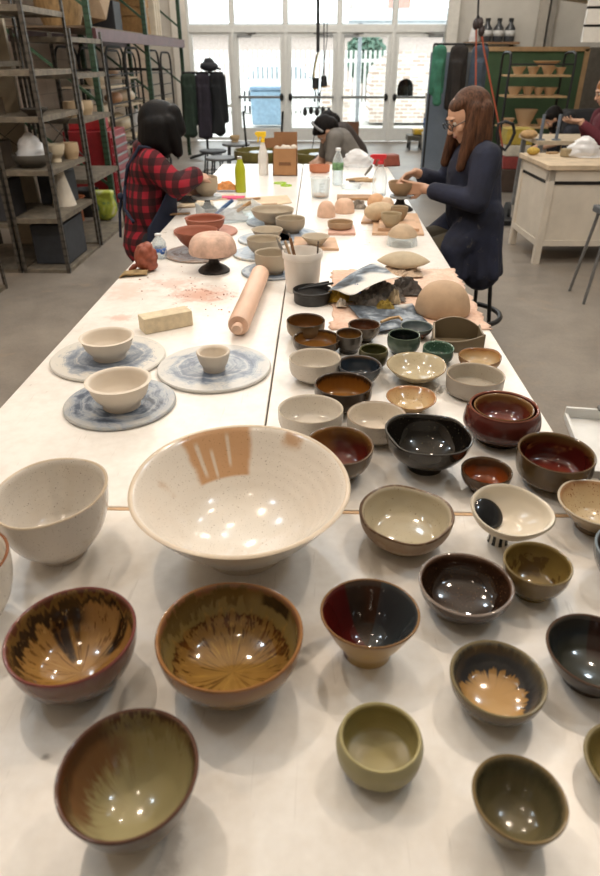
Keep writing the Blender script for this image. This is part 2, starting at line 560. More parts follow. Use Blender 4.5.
def bare_tree(label, x, y, h, seed):
    rnd = random.Random(seed)
    r = thing('bare_tree', label, 'tree', (x, y, 0), 0, 'bare winter trees outside')
    m = MB(); t = MB()
    t.tube([(0, 0, 0), (.05, 0, h * .4)], [.18, .12], 8)
    def grow(p, d, L, rad, lev):
        q = p + d * L
        m.tube([p, q], [rad, rad * .6], 5)
        if lev < 5:
            for _ in range(3 if lev < 4 else 2):
                nd = (d + Vector((rnd.uniform(-.8, .8), rnd.uniform(-.8, .8), rnd.uniform(-.1, .6)))).normalized()
                grow(q, nd, L * .72, rad * .6, lev + 1)
    grow(Vector((.05, 0, h * .38)), Vector((0, 0, 1)), h * .2, .1, 0)
    t.build('trunk', M('8a7f78', .9), r); m.build('branches', M('8a7f78', .9), r)
bare_tree('leafless tree outside seen through the left transom pane', 1.6, 40.5, 8, 5)
bare_tree('leafless tree outside seen through the rightmost transom pane', 8.2, 40.5, 8.5, 8)
# outdoor brick kiln under a roof
r = thing('outdoor_kiln', 'brick kiln with a dark arched mouth under a roof outside the rightmost door', 'kiln', (atY(405, 95, 20.7).x, 21.5, 0))
BR = NT('kiln brick')
oc = BR.n('TexCoord').outputs['Object']
bt = BR.n('TexBrick', ins={'Vector': BR.n('Mapping', ins={'Vector': oc, 'Rotation': (PI / 2, 0, 0)}).outputs[0], 'Scale': 1.0, 'Color1': S('d9cdc2'), 'Color2': S('b79f90'), 'Mortar': S('e4e0da')})
bt.inputs['Brick Width'].default_value = .25; bt.inputs['Row Height'].default_value = .1; bt.inputs['Mortar Size'].default_value = .012
KB = BR.bsdf(bt.outputs[0], .9)
m = MB()
arc = [(1.0 * math.cos(a), 1.05 + .75 * math.sin(a)) for a in [PI * k / 16 for k in range(17)]]
outl = [(1.0, 0)] + arc + [(-1.0, 0)]
inn = [(.23, .62)] + [(.23 * math.cos(a), .90 + .22 * math.sin(a)) for a in [PI * k / 16 for k in range(17)]] + [(-.23, .62)]
n = len(outl)
vs = [(x, -.8, z) for x, z in outl] + [(x, .8, z) for x, z in outl] + [(x, -.8, z) for x, z in inn] + [(x, .3, z) for x, z in inn]
fs = [(i, i + 1, n + i + 1, n + i) for i in range(n - 1)] + [(2 * n + i, 2 * n + i + 1, i + 1, i) for i in range(n - 1)] + [(0, n - 1, 3 * n - 1, 2 * n)]
fs += [(2 * n + i, 3 * n + i, 3 * n + (i + 1) % n, 2 * n + (i + 1) % n) for i in range(n)] + [tuple(range(2 * n - 1, n - 1, -1)), tuple(range(3 * n, 4 * n)), (0, n, 2 * n - 1, n - 1)]
m.add(vs, fs)
m.build('brick_vault', KB, r, smooth=0)
ch = MB()
vs = [(x * .985, -.62, z) for x, z in inn] + [(x * .985, .28, z) for x, z in inn]; k_ = len(inn)
ch.add(vs, [(i, (i + 1) % k_, k_ + (i + 1) % k_, k_ + i) for i in range(k_)] + [tuple(range(k_, 2 * k_))])
ch.build('mouth_shade_lining', M('1e1a18', .95), r, smooth=0)  # near-black lining: the shade inside the mouth put into colour
for sx in (-1.35, 1.35):
    MB().box((sx, -.9, 1.25), (.1, .1, 2.5)).build('post', M('8a8f94', .6), r, smooth=0)
MB().add([(-1.7, -1.2, 2.45), (1.7, -1.2, 2.45), (1.7, 1.2, 2.85), (-1.7, 1.2, 2.85)], [(0, 1, 2, 3)]).build('roof', M('9ba1a6', .6, .3), r, smooth=0, solid=.06)
m = MB()
for k in range(6): m.box((-2.0 + .04 * (k % 2), -1.1, .10 + k * .17), (.8, .55, .17), Matrix.Rotation(.1 * (k % 3 - 1), 3, 'Z'))
tag(m.build('brick_pallet', KB, None, smooth=0, loc=r.location), 'stack of loose bricks outside left of the kiln', 'brick stack')

# hazy sky
w = bpy.data.worlds.new('sky'); scene.world = w; w.use_nodes = True
wt = w.node_tree; bg = wt.nodes['Background']
bg.inputs[0].default_value = (.88, .95, 1.0, 1)
bg.inputs[1].default_value = 4.6

# ------------------------------------------------------------------ overhead track lamps and added fill lights
def area(x, y, z, sx, sy, pw, col, rot=(0, 0, 0)):
    l = bpy.data.lights.new('fill_panel', 'AREA'); l.shape = 'RECTANGLE'; l.size = sx; l.size_y = sy
    l.energy = pw; l.color = col
    o = bpy.data.objects.new('fill_panel', l); COL.objects.link(o); o.location = (x, y, z); o.rotation_euler = rot
def lamp(x, y, z, pw, col=(1, .80, .60), r=.06):
    l = bpy.data.lights.new('track_and_fill_lamp', 'POINT'); l.energy = pw; l.color = col; l.shadow_soft_size = r
    o = bpy.data.objects.new('track_and_fill_lamp', l); COL.objects.link(o); o.location = (x, y, z)
WARM = (1, .82, .645)
for x, y, pw in ((-1.0, 1.75, 62), (1.25, 1.9, 62), (.1, 2.7, 34), (-.5, .3, 14)):
    lamp(x, y, 3.45, pw, WARM, .05)
for x, y in ((-.9, 4.9), (1.3, 5.1)):
    lamp(x, y, 3.6, 50, (1, .91, .80), .06)
for x, y in ((-1.8, 7.2), (2.6, 6.8), (3.4, 9.6), (-1.4, 10.5)):
    lamp(x, y, 4.1, 46, (1, .91, .80), .08)
COOL = (.76, .89, 1.0)
for x, y, pw in ((-2.3, 1.2, 40), (2.4, 1.2, 40), (-2.6, 3.6, 40), (2.4, 3.8, 40), (.2, 4.4, 30)):  # unseen cool lights added as daylight fill over the tables
    lamp(x, y, 4.2, pw, COOL, .12)
area(0, 9.5, 4.5, 2.2, 3.0, 70, COOL)  # unseen area light added for soft cool fill
for x in (-2.2, .6, 3.2): lamp(x, 13.2, 4.1, 70, (1, .93, .84), .1)  # unseen lights added to brighten the door frames and back wall

scene.view_settings.view_transform = 'Standard'
scene.view_settings.look = 'None'
scene.view_settings.gamma = 1
scene.view_settings.use_curve_mapping = False
scene.view_settings.exposure = 0.08
scene.cycles.max_bounces = 7
scene.cycles.transparent_max_bounces = 12
scene.cycles.caustics_reflective = False
scene.cycles.caustics_refractive = False
scene.cycles.sample_clamp_indirect = 6
scene.cycles.use_denoising = True
# ------------------------------------------------------------------ the tables
def table_mat(stain):
    t = NT('white painted board')
    oc = t.n('NewGeometry').outputs['Position']
    v = t.math('ADD', t.math('MULTIPLY', t.noise(oc, 3, 5, .6), .6), t.math('MULTIPLY', t.noise(oc, 40, 3), .4))
    col = t.ramp(v, [(.3, S('d9d3cb')), (.55, S('e8e4de')), (.75, S('efece7'))])
    sm = t.step(t.noise(t.scale(oc, (1, 1, 1)), 9, 6, .75, .8), .66, .80)
    col = t.mix(t.math('MULTIPLY', sm, .28), col, S('8d857c'))
    # thin scratches
    sc = t.step(t.noise(t.scale(oc, (60, 4, 1)), 1.2, 2, .5, 2.0), .69, .72)
    col = t.mix(t.math('MULTIPLY', sc, .22), col, S('a59c92'))
    for (x, y, rx, ry, c, a) in stain:
        mp = t.n('Mapping'); t.put(mp.inputs['Vector'], oc)
        mp.inputs['Location'].default_value = (-x / rx, -y / ry, 0); mp.inputs['Scale'].default_value = (1 / rx, 1 / ry, 0)
        ln = t.n('VectorMath', operation='LENGTH'); t.put(ln.inputs[0], mp.outputs[0])
        d = t.math('ADD', ln.outputs['Value'], t.math('MULTIPLY', t.math('SUBTRACT', t.noise(oc, 22, 5, .75), .5), 2.4))
        mk = t.math('SUBTRACT', 1.0, t.step(d, .2, 1.0))
        col = t.mix(t.math('MULTIPLY', mk, a), col, S(c))
    return t.bsdf(col, t.math('ADD', .22, t.math('MULTIPLY', v, .16)), 0, .5, bump=v, bstr=.06)
P = lambda x, y: tuple(at(x, y)[:2])
s1 = P(200, 295); s2 = P(120, 318); s3 = P(172, 284); s4 = P(128, 290)
clayst = [(s1[0], s1[1], .16, .12, 'c98f76', .75), (s2[0], s2[1], .07, .04, 'd0a28d', .6), (s3[0], s3[1], .12, .1, 'cf9a82', .5), (s4[0], s4[1], .12, .16, 'd8b5a4', .5)]
g1 = P(45, 757); g2 = P(170, 845)
grey = [(g1[0], g1[1], .012, .008, '6b6258', .7), (g2[0], g2[1], .02, .06, '6a6056', .45)]
BOARD_A = table_mat(clayst); BOARD_B = table_mat(grey)
EDGE = M('c9a680', .6, var=.15, scale=20)
LEGW = M('a98d6c', .6, var=.15, stretch=(1, 1, .1), scale=30)
Y1 = at(300, 510).y; Y3 = at(300, 164).y; Y2 = (Y1 + Y3) / 2; Y0 = Y1 - .72
TL, TM, TR = at(127.5, 267.5).x, at(265.4, 424).x, at(522, 380).x
def table(label, x0, x1, y0, y1, m, legs, strip=False, seam=False):
    r = thing('work_table', label, 'table', ((x0 + x1) / 2, (y0 + y1) / 2, 0), 0, 'white work tables pushed together')
    sx, sy = x1 - x0 - .004, y1 - y0 - .005
    o = MB().box((0, 0, TZ - .012), (sx, sy, .024)).build('tabletop', m, r, bevel=.003, smooth=0)
    MB().box((0, 0, TZ - .036), (sx - .004, sy - .004, .024)).build('edge_band', EDGE, r, smooth=0)
    if strip:
        MB().box((0, sy / 2 + .0035, TZ - .012), (sx, .008, .0245)).build('edge_strip', EDGE, r, smooth=0)
    a = MB()
    for s in (-1, 1):
        a.box((s * (sx / 2 - .06), 0, TZ - .09), (.03, sy - .16, .08)); a.box((0, s * (sy / 2 - .06), TZ - .09), (sx - .16, .03, .08))
    a.build('apron', LEGW, r, smooth=0)
    for ax, ay in legs:
        MB().box((ax * (sx / 2 - .07), ay * (sy / 2 - .09), (TZ - .05) / 2), (.07, .07, TZ - .05)).build('leg', LEGW, r, bevel=.004, smooth=0)
    return r
L4 = ((-1, -1), (1, -1), (1, 1), (-1, 1))
for nm, x0, x1, y0, y1, lb in (('f', TL, TR, Y0, Y1, 'white work table nearest the camera, laid crosswise under the large glazed bowls'),
        ('a', TL, TM, Y1, Y2, 'white work table on the left holding the three blue wheel bats and brick'),
        ('b', TM, TR, Y1, Y2, 'white work table on the right crowded with small glazed bowls'),
        ('c', TL, TM, Y2, Y3, 'white work table at the far left under the green bottle'),
        ('d', TM, TR, Y2, Y3, 'white work table at the far right where the woman in navy works')):
    m = BOARD_B if nm == 'f' else BOARD_A
    table(lb, x0, x1, y0, y1 - (.006 if nm == 'f' else 0), m, L4, nm == 'f')

# ------------------------------------------------------------------ pots
SHAPE = {
    'round': [(0, 'k'), (.05, 'k'), (.2, .66), (.45, .86), (.75, .97), (1, 1)],
    'taper': [(0, 'k'), (.05, 'k'), (.25, .66), (.5, .82), (.75, .92), (1, 1)],
    'deep': [(0, 'k'), (.05, 'k'), (.18, .78), (.4, .95), (.7, 1.0), (1, 1)],
    'flare': [(0, 'k'), (.08, 'k'), (.35, .62), (.7, .84), (1, 1)],
    'cone': [(0, 'k'), (.06, 'k'), (.5, .74), (1, 1)],
    'vee': [(0, 'k'), (.06, 'k'), (.5, .855), (.85, .96), (1, 1)],
    'straight': [(0, 'k'), (.04, 'k'), (.16, .93), (.4, .98), (1, 1)],
    'closed': [(0, 'k'), (.05, 'k'), (.25, .90), (.5, 1.02), (.75, 1.04), (1, .98)],
    'belly': [(0, 'k'), (.05, 'k'), (.3, 1.0), (.55, 1.12), (.8, 1.08), (1, 1)],
    'foot': [(0, 'k'), (.13, 'k'), (.2, .46), (.45, .78), (.75, .94), (1, 1)],
    'shallow': [(0, 'k'), (.1, 'k'), (.4, .78), (.7, .92), (1, 1)],
}
def solve(xl, xr, yt, yB, kb, zb=TZ, yb=None, shape='round'):
    """position, rim radius and height of a round pot from its outline in the photo"""
    c = at((xl + xr) / 2, yB, zb)
    r = (xr - xl) / 2 * mpp(c)
    rings = [(t, v) for t, v in pchip([(t, (kb if v == 'k' else v)) for t, v in SHAPE[shape]], 10) if t < .9]
    N = 5 if yb else 4
    p = np.array([c.x, c.y + r * .6, r, r * .9, 1.0])
    tg = np.array([xl, xr, yt, yB, yb or 0])[:N]
    def ev(p):
        X, Y, r, h, o = p
        q = [proj((X + r * math.cos(a), Y + o * r * math.sin(a), zb + h)) for a in [2 * PI * k / 60 for k in range(60)]]
        b = [proj((X + v * r * math.cos(a), Y + o * v * r * math.sin(a), zb + t * h)) for t, v in rings for a in [-PI / 2 + PI * k / 14 for k in range(-7, 8)]]
        xs = [u for u, _ in q]; ys = [v for _, v in q]
        return np.array([min(xs), max(xs), min(ys), max(v for _, v in b), max(ys)])[:N] - tg
    for _ in range(30):
        e = ev(p)
        J = np.zeros((N, N))
        for k in range(N):
            d = np.zeros(5); d[k] = 1e-4
            J[:, k] = (ev(p + d) - e) / 1e-4
        st = np.clip(np.linalg.solve(J, -e), -.06, .06)
        p[:N] += st
        p[2] = max(p[2], .01); p[3] = max(p[3], .012)
        if abs(e).max() < .01: break
    if yb and not .94 <= p[4] <= 1.14:
        # keep the pot believably round: fix the ovalness and solve the rest again
        o = min(1.14, max(.94, p[4])); N = 4; tg = tg[:4]
        for _ in range(30):
            p[4] = o; e = ev(p)
            J = np.zeros((4, 4))
            for k in range(4):
                d = np.zeros(5); d[k] = 1e-4
                J[:, k] = (ev(p + d) - e) / 1e-4
            p[:4] += np.clip(np.linalg.solve(J, -e), -.06, .06)
            p[2] = max(p[2], .01); p[3] = max(p[3], .012)
            if abs(e).max() < .01: break
    return p if yb else p[:4]
def bowl_mesh(r, h, kb, shape, th=.006, wob=None, n=72, lip=0.0, foot=0.0):
    pr = pchip([(t, (kb if v == 'k' else v)) for t, v in SHAPE[shape]], 22)
    outer = [(v * r, t * h) for t, v in pr]
    prof = [(0, foot * .5), (outer[0][0] * .75, foot * .5)] if foot else [(0, 0)]
    prof += [(outer[0][0] * .8, 0)] if foot else []
    prof += outer
    mis = [0] * (len(prof) - 1)
    rr = outer[-1][0]
    # rounded lip
    prof += [(rr + lip, h + th * .15), (rr - th * .25, h + th * .4), (rr - th * .7, h + th * .2)]
    mis += [0 if not lip else 2, 2, 2]
    fl = max(th * 1.3, foot + th * .8)
    inner = [(max(v * r - th, .001), t * h) for t, v in pr if t * h > max(fl + .002, .24 * h) and t < .99]
    inner.reverse()
    # rounded interior floor
    rb = inner[-1][0]; zb_ = inner[-1][1]
    prof += inner; mis += [1] * len(inner)
    fk = (.9, .78, .64, .5, .35, .18, 0)
    prof += [(rb * f, fl + (zb_ - fl) * f ** 2.4) for f in fk]
    mis += [1] * 7
    m = MB(); m.lathe(prof, n, wob=wob, mis=mis)
    return m
def wobble(ar, az, k1=2, k2=3, ph=0.0, h=.08):
    def f(a, r, z):
        t = max(0, min(1, z / h)) ** 2
        return (ar * t * (math.sin(k1 * a + ph) + .5 * math.sin(k2 * a + ph * 2)), az * t * (math.sin(k1 * a + ph * 1.7) + .6 * math.sin((k2 + 1) * a - ph)))
    return f
BOWLS = {}
def bowl(label, box, kb, shape, inside, outside, rim=None, th=.006, zb=TZ, wob=None, lip=0.0, foot=.004, name='glazed_bowl', group='finished glazed bowls set out on the tables', rz=0, n=72, cat='bowl'):
    q = solve(*box[:4], kb, zb, box[4] if len(box) > 4 else None, shape)
    X, Y, r, h = q[:4]; ov = q[4] if len(q) > 4 else 1.0
    BOWLS[label] = (round(X, 3), round(Y, 3), round(r, 4), round(h, 4), round(ov, 3))
    w = wobble(wob[0] * r, wob[1] * r, *(wob[2:]), h=h) if wob else None
    mats = [f(h, r) if callable(f) else f for f in (outside, inside, rim or outside)]
    mb = bowl_mesh(r, h, kb, shape, th, w, n, lip, foot)
    if ov != 1: mb.v = [(x, y * ov, z) for x, y, z in mb.v]
    o = mb.build(name, mats, None, smooth=60, loc=(X, Y, zb + .0005), rot=(0, 0, rz))
    return tag(o, label, cat, group)
# ------------------------------------------------------------------ glazes
def G(*stops, **kw):
    """glaze running from the foot (0) to the rim (1)"""
    st = [(p, S(c)) for p, c in stops]
    return lambda h, r: glaze(st, h=h, r=r, **kw)
IRON = (240, S('6b5236'), .71)
def lite(c, f=.32, w='efe9e1'):
    return ''.join('%02x' % round(int(c[i:i + 2], 16) * (1 - f) + int(w[i:i + 2], 16) * f) for i in (0, 2, 4))
def whiteglaze(a='c3baad', b='cfc7bb', lip='a88a66', sp=True, **kw):
    a, b = lite(a), lite(b)
    kw.setdefault('rings', 0)
    return G((0, a), (.5, b), (1, b), noise=(14, .5), speck=((420, S('6a543c'), .70) if sp else None), rough=.16, **kw)
RIMTAN = G((0, 'cfc4b3'), (1, 'c6b59e'), rough=.25, noise=(60, .5))
RIMWHITE = G((0, 'd2cabd'), (1, 'cbbfac'), rough=.2, noise=(60, .5))
RIMBROWN = G((0, '5b3a26'), (1, '6b4630'), rough=.18, noise=(60, .5))
RIMRUST = G((0, '7a4a34'), (1, '8a5638'), rough=.2, noise=(60, .8))
DARKOUT = G((0, '4a3a28'), (.4, '3a2c1e'), (1, '35271b'), noise=(30, .4), rough=.16)

# ---- front table, left to right
bowl('large pale grey white bowl left of the biggest bowl, thrown rings inside', (-11, 107, 457.5, 567, 539), .46, 'round',
     whiteglaze('b7aea2', 'c6beb3', rings=28, overlays=[{'c': S('b08a5c'), 'ang': (-10, 35, .08), 'z': (.35, .9, .2), 'n': (9, .5, .7), 'a': .0}]),
     whiteglaze('b5aa9c', 'c2b9ad', overlays=[{'c': S('a88a5e'), 'ang': (-8, 30, .1), 'z': (.3, .85, .2), 'n': (14, .48, .62), 'a': .6}]), RIMTAN, th=.008, wob=(.02, .015, 2, 3, .6))
bowl('white bowl cut off at the left photo edge, below the large grey white bowl', (-110, 9.5, 527, 640), .45, 'round',
     whiteglaze(), whiteglaze(), RIMRUST, th=.007)
bowl('biggest white bowl with an orange brown brushed patch inside its back wall', (129, 349.5, 426, 576, 561), .42, 'flare',
     whiteglaze('d2cbc1', 'cdc4b8', rings=20, overlays=[
         {'c': S('b98855'), 'ang': (112, 22, .016), 'z': (.48, 1.1, .02), 'jag': .03, 'a': .85},
         {'c': S('d2c8ba'), 'ang': (126, 1.3, .0006), 'z': (.55, .92, .05)}, {'c': S('d2c8ba'), 'ang': (117, 1.0, .0004), 'z': (.5, .8, .05)}, {'c': S('d2c8ba'), 'ang': (105, .9, .0004), 'z': (.6, .95, .05)},
         {'c': S('b48a5f'), 'ang': (62, 6, .006), 'z': (.86, 1.2, .06), 'jag': .02, 'a': .8},
         {'c': S('b48a5f'), 'ang': (168, 6, .006), 'z': (.5, 1.2, .2), 'n': (16, .5, .7), 'a': .5},
         {'c': S('eae8e6'), 'ang': (-60, 60, .2), 'z': (-.1, .2, .1), 'n': (22, .5, .6), 'a': .5}]),
     whiteglaze('b8ac9a', 'c8beb0'), RIMTAN, th=.010, wob=(.008, .010, 2, 3, 2.2), lip=.001, n=112)
# dark brown bowl with a tan splash
bowl('dark brown glazed bowl with a tan splashed pour inside, at the left edge', (2, 136.5, 587.5, 706, 689), .5, 'round',
     G((0, '9a743c'), (.25, '91692f'), (.42, '3a2815'), (.75, '30241a'), (.93, '4a3522'), (1, '5a3526'), streak=(5, .9), rough=.09, overlays=[
         {'c': S('a17a44'), 'ang': (170, 40, .12), 'z': (-.2, .58, .05), 'zjag': .9, 'zscale': 16, 'drip': 1},
         {'c': S('a98250'), 'ang': (75, 24, .06), 'z': (-.2, .72, .05), 'zjag': .8, 'drip': 1},
         {'c': S('9c7440'), 'ang': (28, 12, .02), 'z': (-.2, .74, .06), 'zjag': .5, 'drip': 1},
         {'c': S('2d1d12'), 'ang': (45, 8, .006), 'z': (.18, .62, .05), 'zjag': .3},
         {'c': S('2d1d12'), 'ang': (130, 10, .008), 'z': (.12, .55, .06), 'zjag': .5},
         {'c': S('5e3d1a'), 'z': (.0, .6, .06), 'ray': (10, .57, .64), 'a': .75}, {'c': S('c09a5e'), 'z': (.1, .7, .06), 'ray': (13, .62, .68), 'a': .5},
         {'c': S('8a6a38'), 'z': (.84, .97, .04), 'zjag': 1.0, 'drip': 1, 'a': .6}]),
     G((0, '3a3024'), (.45, '43362a'), (.7, '6a4a32'), (.9, '6b4534'), (1, '6a3c34'), streak=(9, .5), rough=.14), G((0, '64302c'), (1, '74403a'), rough=.15, noise=(50, .6)), th=.006)
# olive bowl with a brown flower
bowl('olive brown bowl with a brown flower shaped pool of glaze inside', (154.5, 303, 582, 711, 695), .46, 'round',
     G((0, '9a7434'), (.16, '80561f'), (.36, '6a431a'), (.47, '4a2c16'), (.51, '7d6a3c'), (.75, '80704a'), (.9, '6e5a34'), (1, '7a5136'), streak=(7, .34), rough=.08, overlays=[
         {'c': S('9a7a42'), 'z': (-.1, .44, .02), 'zjag': 1.6, 'drip': 1, 'a': .55},
         {'c': S('46290f'), 'z': (.10, .46, .03), 'ray': (11, .56, .62), 'a': .8},
         {'c': S('a8843f'), 'z': (.02, .40, .04), 'ray': (15, .58, .64), 'a': .7},
         {'c': S('5a381a'), 'z': (-.1, .10, .04), 'n': (60, .48, .6), 'a': .6},
         {'c': S('2f2418'), 'ang': (48, 17, .02), 'z': (.68, .93, .04), 'zjag': .3},
         {'c': S('55421f'), 'ang': (130, 50, .1), 'z': (.66, .95, .05), 'zjag': 1.2, 'drip': 1, 'a': .7}]),
     G((0, '6b5430'), (.3, '4a3820'), (.45, '7d6236'), (.6, '5d4526'), (.75, '8a6b42'), (1, '7e5538'), rough=.13, noise=(10, .12)), G((0, '6e3a30'), (1, '94693f'), rough=.15, noise=(45, 1.4)), th=.0065, wob=(.004, .012, 3, 2, .5), n=96)
bowl('olive bowl with rust brown fade along its left inner wall, front left', (54, 199, 708.5, 855, 846), .5, 'taper',
     G((0, 'a89e78'), (.2, 'a0966f'), (.5, '9a8f68'), (.8, '8b805a'), (.93, '5c4a30'), (1, '432d1c'), streak=(10, .12), rough=.12, overlays=[
         {'c': S('6b3f24'), 'ang': (165, 55, .22), 'z': (.36, 1.2, .16), 'zjag': .7, 'drip': 1, 'a': .85},
         {'c': S('3d2414'), 'ang': (150, 70, .25), 'z': (.76, 1.2, .1), 'zjag': .3, 'a': .8},
         {'c': S('7a6a42'), 'ang': (80, 45, .15), 'z': (.72, .96, .06), 'zjag': 1.2, 'drip': 1, 'a': .6}]),
     G((0, '7b6a44'), (.5, '6e5c3a'), (1, '4b3424'), rough=.15, noise=(20, .3)), G((0, '4a3026'), (1, '5b3f33'), rough=.14, noise=(45, .8)), th=.0055)
# ---- front table, right half
bowl('bowl glazed in maroon, brown and slate sectors inside with bare tan lower wall', (320, 420.5, 579, 669.5, 649.5), .5, 'cone',
     G((0, '35271d'), (.6, '30241b'), (1, '3a2a20'), rough=.07, overlays=[
         {'c': S('4b1310'), 'ang': (185, 62, .04), 'a': 1}, {'c': S('7a3d1c'), 'ang': (-100, 26, .05), 'z': (.35, 1.2, .1), 'a': .8},
         {'c': S('363a3c'), 'ang': (8, 62, .02), 'a': 1}, {'c': S('3d3222'), 'ang': (-55, 14, .03), 'z': (.2, 1.1, .1), 'a': .7}]),
     G((0, 'b79a6a'), (.62, 'b3945f'), (.9, 'a88753'), (1, '8a6238'), rough=.3, noise=(16, .2), overlays=[{'c': S('6b4030'), 'ang': (170, 42, .04)}, {'c': S('74664a'), 'ang': (15, 42, .03)}]),
     G((0, '6a3a2c'), (1, '8a6a48'), rough=.12, noise=(25, 1.2)), th=.005)
bowl('rough grey stoneware bowl with a chipped brown edge right of the biggest bowl', (359, 454, 486, 557, 546), .55, 'round',
     G((0, 'a89c82'), (.4, 'b0a58c'), (1, 'b5ab95'), noise=(10, .5), rough=.10, speck=(300, S('6b5a42'), .72)),
     G((0, '8f7a60'), (.4, 'a3917a'), (.7, '8a6f55'), (1, '96836a'), noise=(40, 1.2), rough=.5, bump=.5), G((0, '6e5138'), (.5, 'a58f75'), (1, '5f4631'), rough=.3, noise=(60, 2.5)), th=.008, wob=(.018, .02, 3, 4, .8), n=90)
bowl('dark glossy brown bowl with a silvery rim beside the olive brown bowl', (419, 513.5, 553, 625.5, 617), .5, 'round',
     G((0, '3a2614'), (.3, '22160f'), (.6, '2c1c12'), (.85, '3a2418'), (1, '5a4234'), noise=(18, .4), rough=.06, speck=(260, S('54402c'), .68)),
     G((0, '4a3828'), (.5, '3b2d22'), (1, '4a3a30'), rough=.12, noise=(25, .4)), G((0, '5a4a40'), (1, '75675e'), rough=.1, noise=(50, .8)), th=.005, lip=.001, wob=(.012, .008, 2, 3, 1.0))
bowl('olive brown bowl with darker scribbled patch inside, right of the dark glossy bowl', (503, 573.5, 542, 603.5, 587), .5, 'round',
     G((0, '86703f'), (.5, '7c6838'), (1, '6d5a30'), noise=(16, .5), rough=.10, overlays=[{'c': S('4a3216'), 'z': (.25, .72, .05), 'zjag': .3, 'n': (38, .5, .56), 'a': .75}]),
     G((0, '75643e'), (.5, '6b5832'), (1, '6b5530'), rough=.14, noise=(25, .4)), G((0, '6a5a3c'), (1, '8a7a58'), rough=.15, noise=(50, 1)), th=.005)
bowl('slate blue bowl with a jagged tan pool in the bottom', (449.5, 548, 640.5, 727.5, 720), .52, 'round',
     G((0, 'b58e58'), (.2, 'b28a54'), (.30, 'a98450'), (.335, '3a3a3c'), (.6, '4c4d4e'), (.8, '55554f'), (1, '6e6652'), streak=(6, .55), noise=(26, .10), rough=.10, overlays=[
         {'c': S('2f3238'), 'ang': (100, 60, .3), 'z': (.45, .95, .1), 'zjag': .8, 'drip': 1, 'a': .6}, {'c': S('b58f5a'), 'ang': (-112, 55, .3), 'z': (-.1, .42, .04), 'zjag': .6}, ]),
     G((0, '8a744c'), (.12, '8a744c'), (.2, '4c463c'), (.6, '4a4538'), (1, '6b5a40'), rough=.14, noise=(25, .3)), G((0, '6b6046'), (1, '807458'), rough=.15, noise=(50, .8)), th=.006)
bowl('dark slate bowl with a brown sector inside, cut by the right edge of the photo', (545.5, 650, 614, 699), .55, 'taper',
     G((0, '3a3b36'), (.3, '353730'), (.6, '2c3032'), (1, '33302a'), noise=(14, .3), rough=.08, overlays=[{'c': S('2e1a12'), 'ang': (35, 42, .03), 'z': (.2, 1.2, .06)}]),
     G((0, '3a2c22'), (.5, '33281f'), (1, '30261f'), rough=.14, noise=(25, .4)), G((0, '4b3528'), (1, '5a463a'), rough=.14), th=.005)
bowl('dark olive green bowl at the bottom of the photo right of the pale green bowl', (471.5, 569, 754.5, 852, 846), .48, 'taper',
     G((0, '70664a'), (.3, '696044'), (.6, '615940'), (.82, '46422e'), (.9, '4a4633'), (1, '64583e'), streak=(8, .2), noise=(18, .15), rough=.15),
     G((0, '5d5334'), (.6, '6a5e3c'), (1, '5b4e30'), rough=.2, noise=(25, .4)), G((0, '6a5030'), (1, '7d6a48'), rough=.18, noise=(50, .8)), th=.005)
bowl('pale olive green round bellied bowl at the front right centre', (338, 423, 702, 792.5, 776), .62, 'closed',
     G((0, '8f7c48'), (.1, '988a56'), (.3, '998e60'), (1, '92875a'), noise=(10, .3), rough=.35, rings=60),
     G((0, '7d7a62'), (.06, '777256'), (.25, '8d8560'), (1, '989066'), rough=.4, noise=(18, .3), overlays=[{'c': S('6d7268'), 'z': (-.1, .22, .06), 'zjag': .5, 'zscale': 22, 'a': .7}]), G((0, 'a59a6c'), (1, 'a99f74'), rough=.35), th=.006)
bowl('olive bowl at the right edge beside the dark olive green bowl', (583, 684, 722, 810), .5, 'taper',
     G((0, '6f6238'), (1, '6a5d36'), noise=(18, .3), rough=.15), G((0, '6d6240'), (.6, '6a5e3c'), (1, '5b4e30'), rough=.2, noise=(25, .4)), G((0, '867a5a'), (1, '93886a'), rough=.18), th=.006)
bowl('blue grey rimmed bowl mostly cut off by the right edge above the dark slate bowl', (594.5, 690, 524, 598), .5, 'round',
     G((0, '5a4a3a'), (1, '4a4a4c'), noise=(18, .3), rough=.12), G((0, '5b4432'), (.6, '55504c'), (1, '5b646c'), rough=.14, noise=(25, .5)), G((0, '6f7d88'), (1, '8a98a2'), rough=.14), th=.006)
bowl('cream bowl with brown speckled rim at the right edge', (557.5, 645, 479, 538), .45, 'flare',
     G((0, 'c6b596'), (.5, 'bfab88'), (.85, 'b49a74'), (1, '9a7450'), noise=(24, .35), rough=.12, speck=(240, S('7a4a2c'), .66)),
     G((0, '6a5640'), (.4, '8a7458'), (1, 'a08a68'), rough=.2, noise=(30, .7)), G((0, '8a6a4c'), (1, 'd0c4b0'), rough=.16, noise=(60, 1.6)), th=.006, wob=(.03, .02, 2, 3, 1.3))

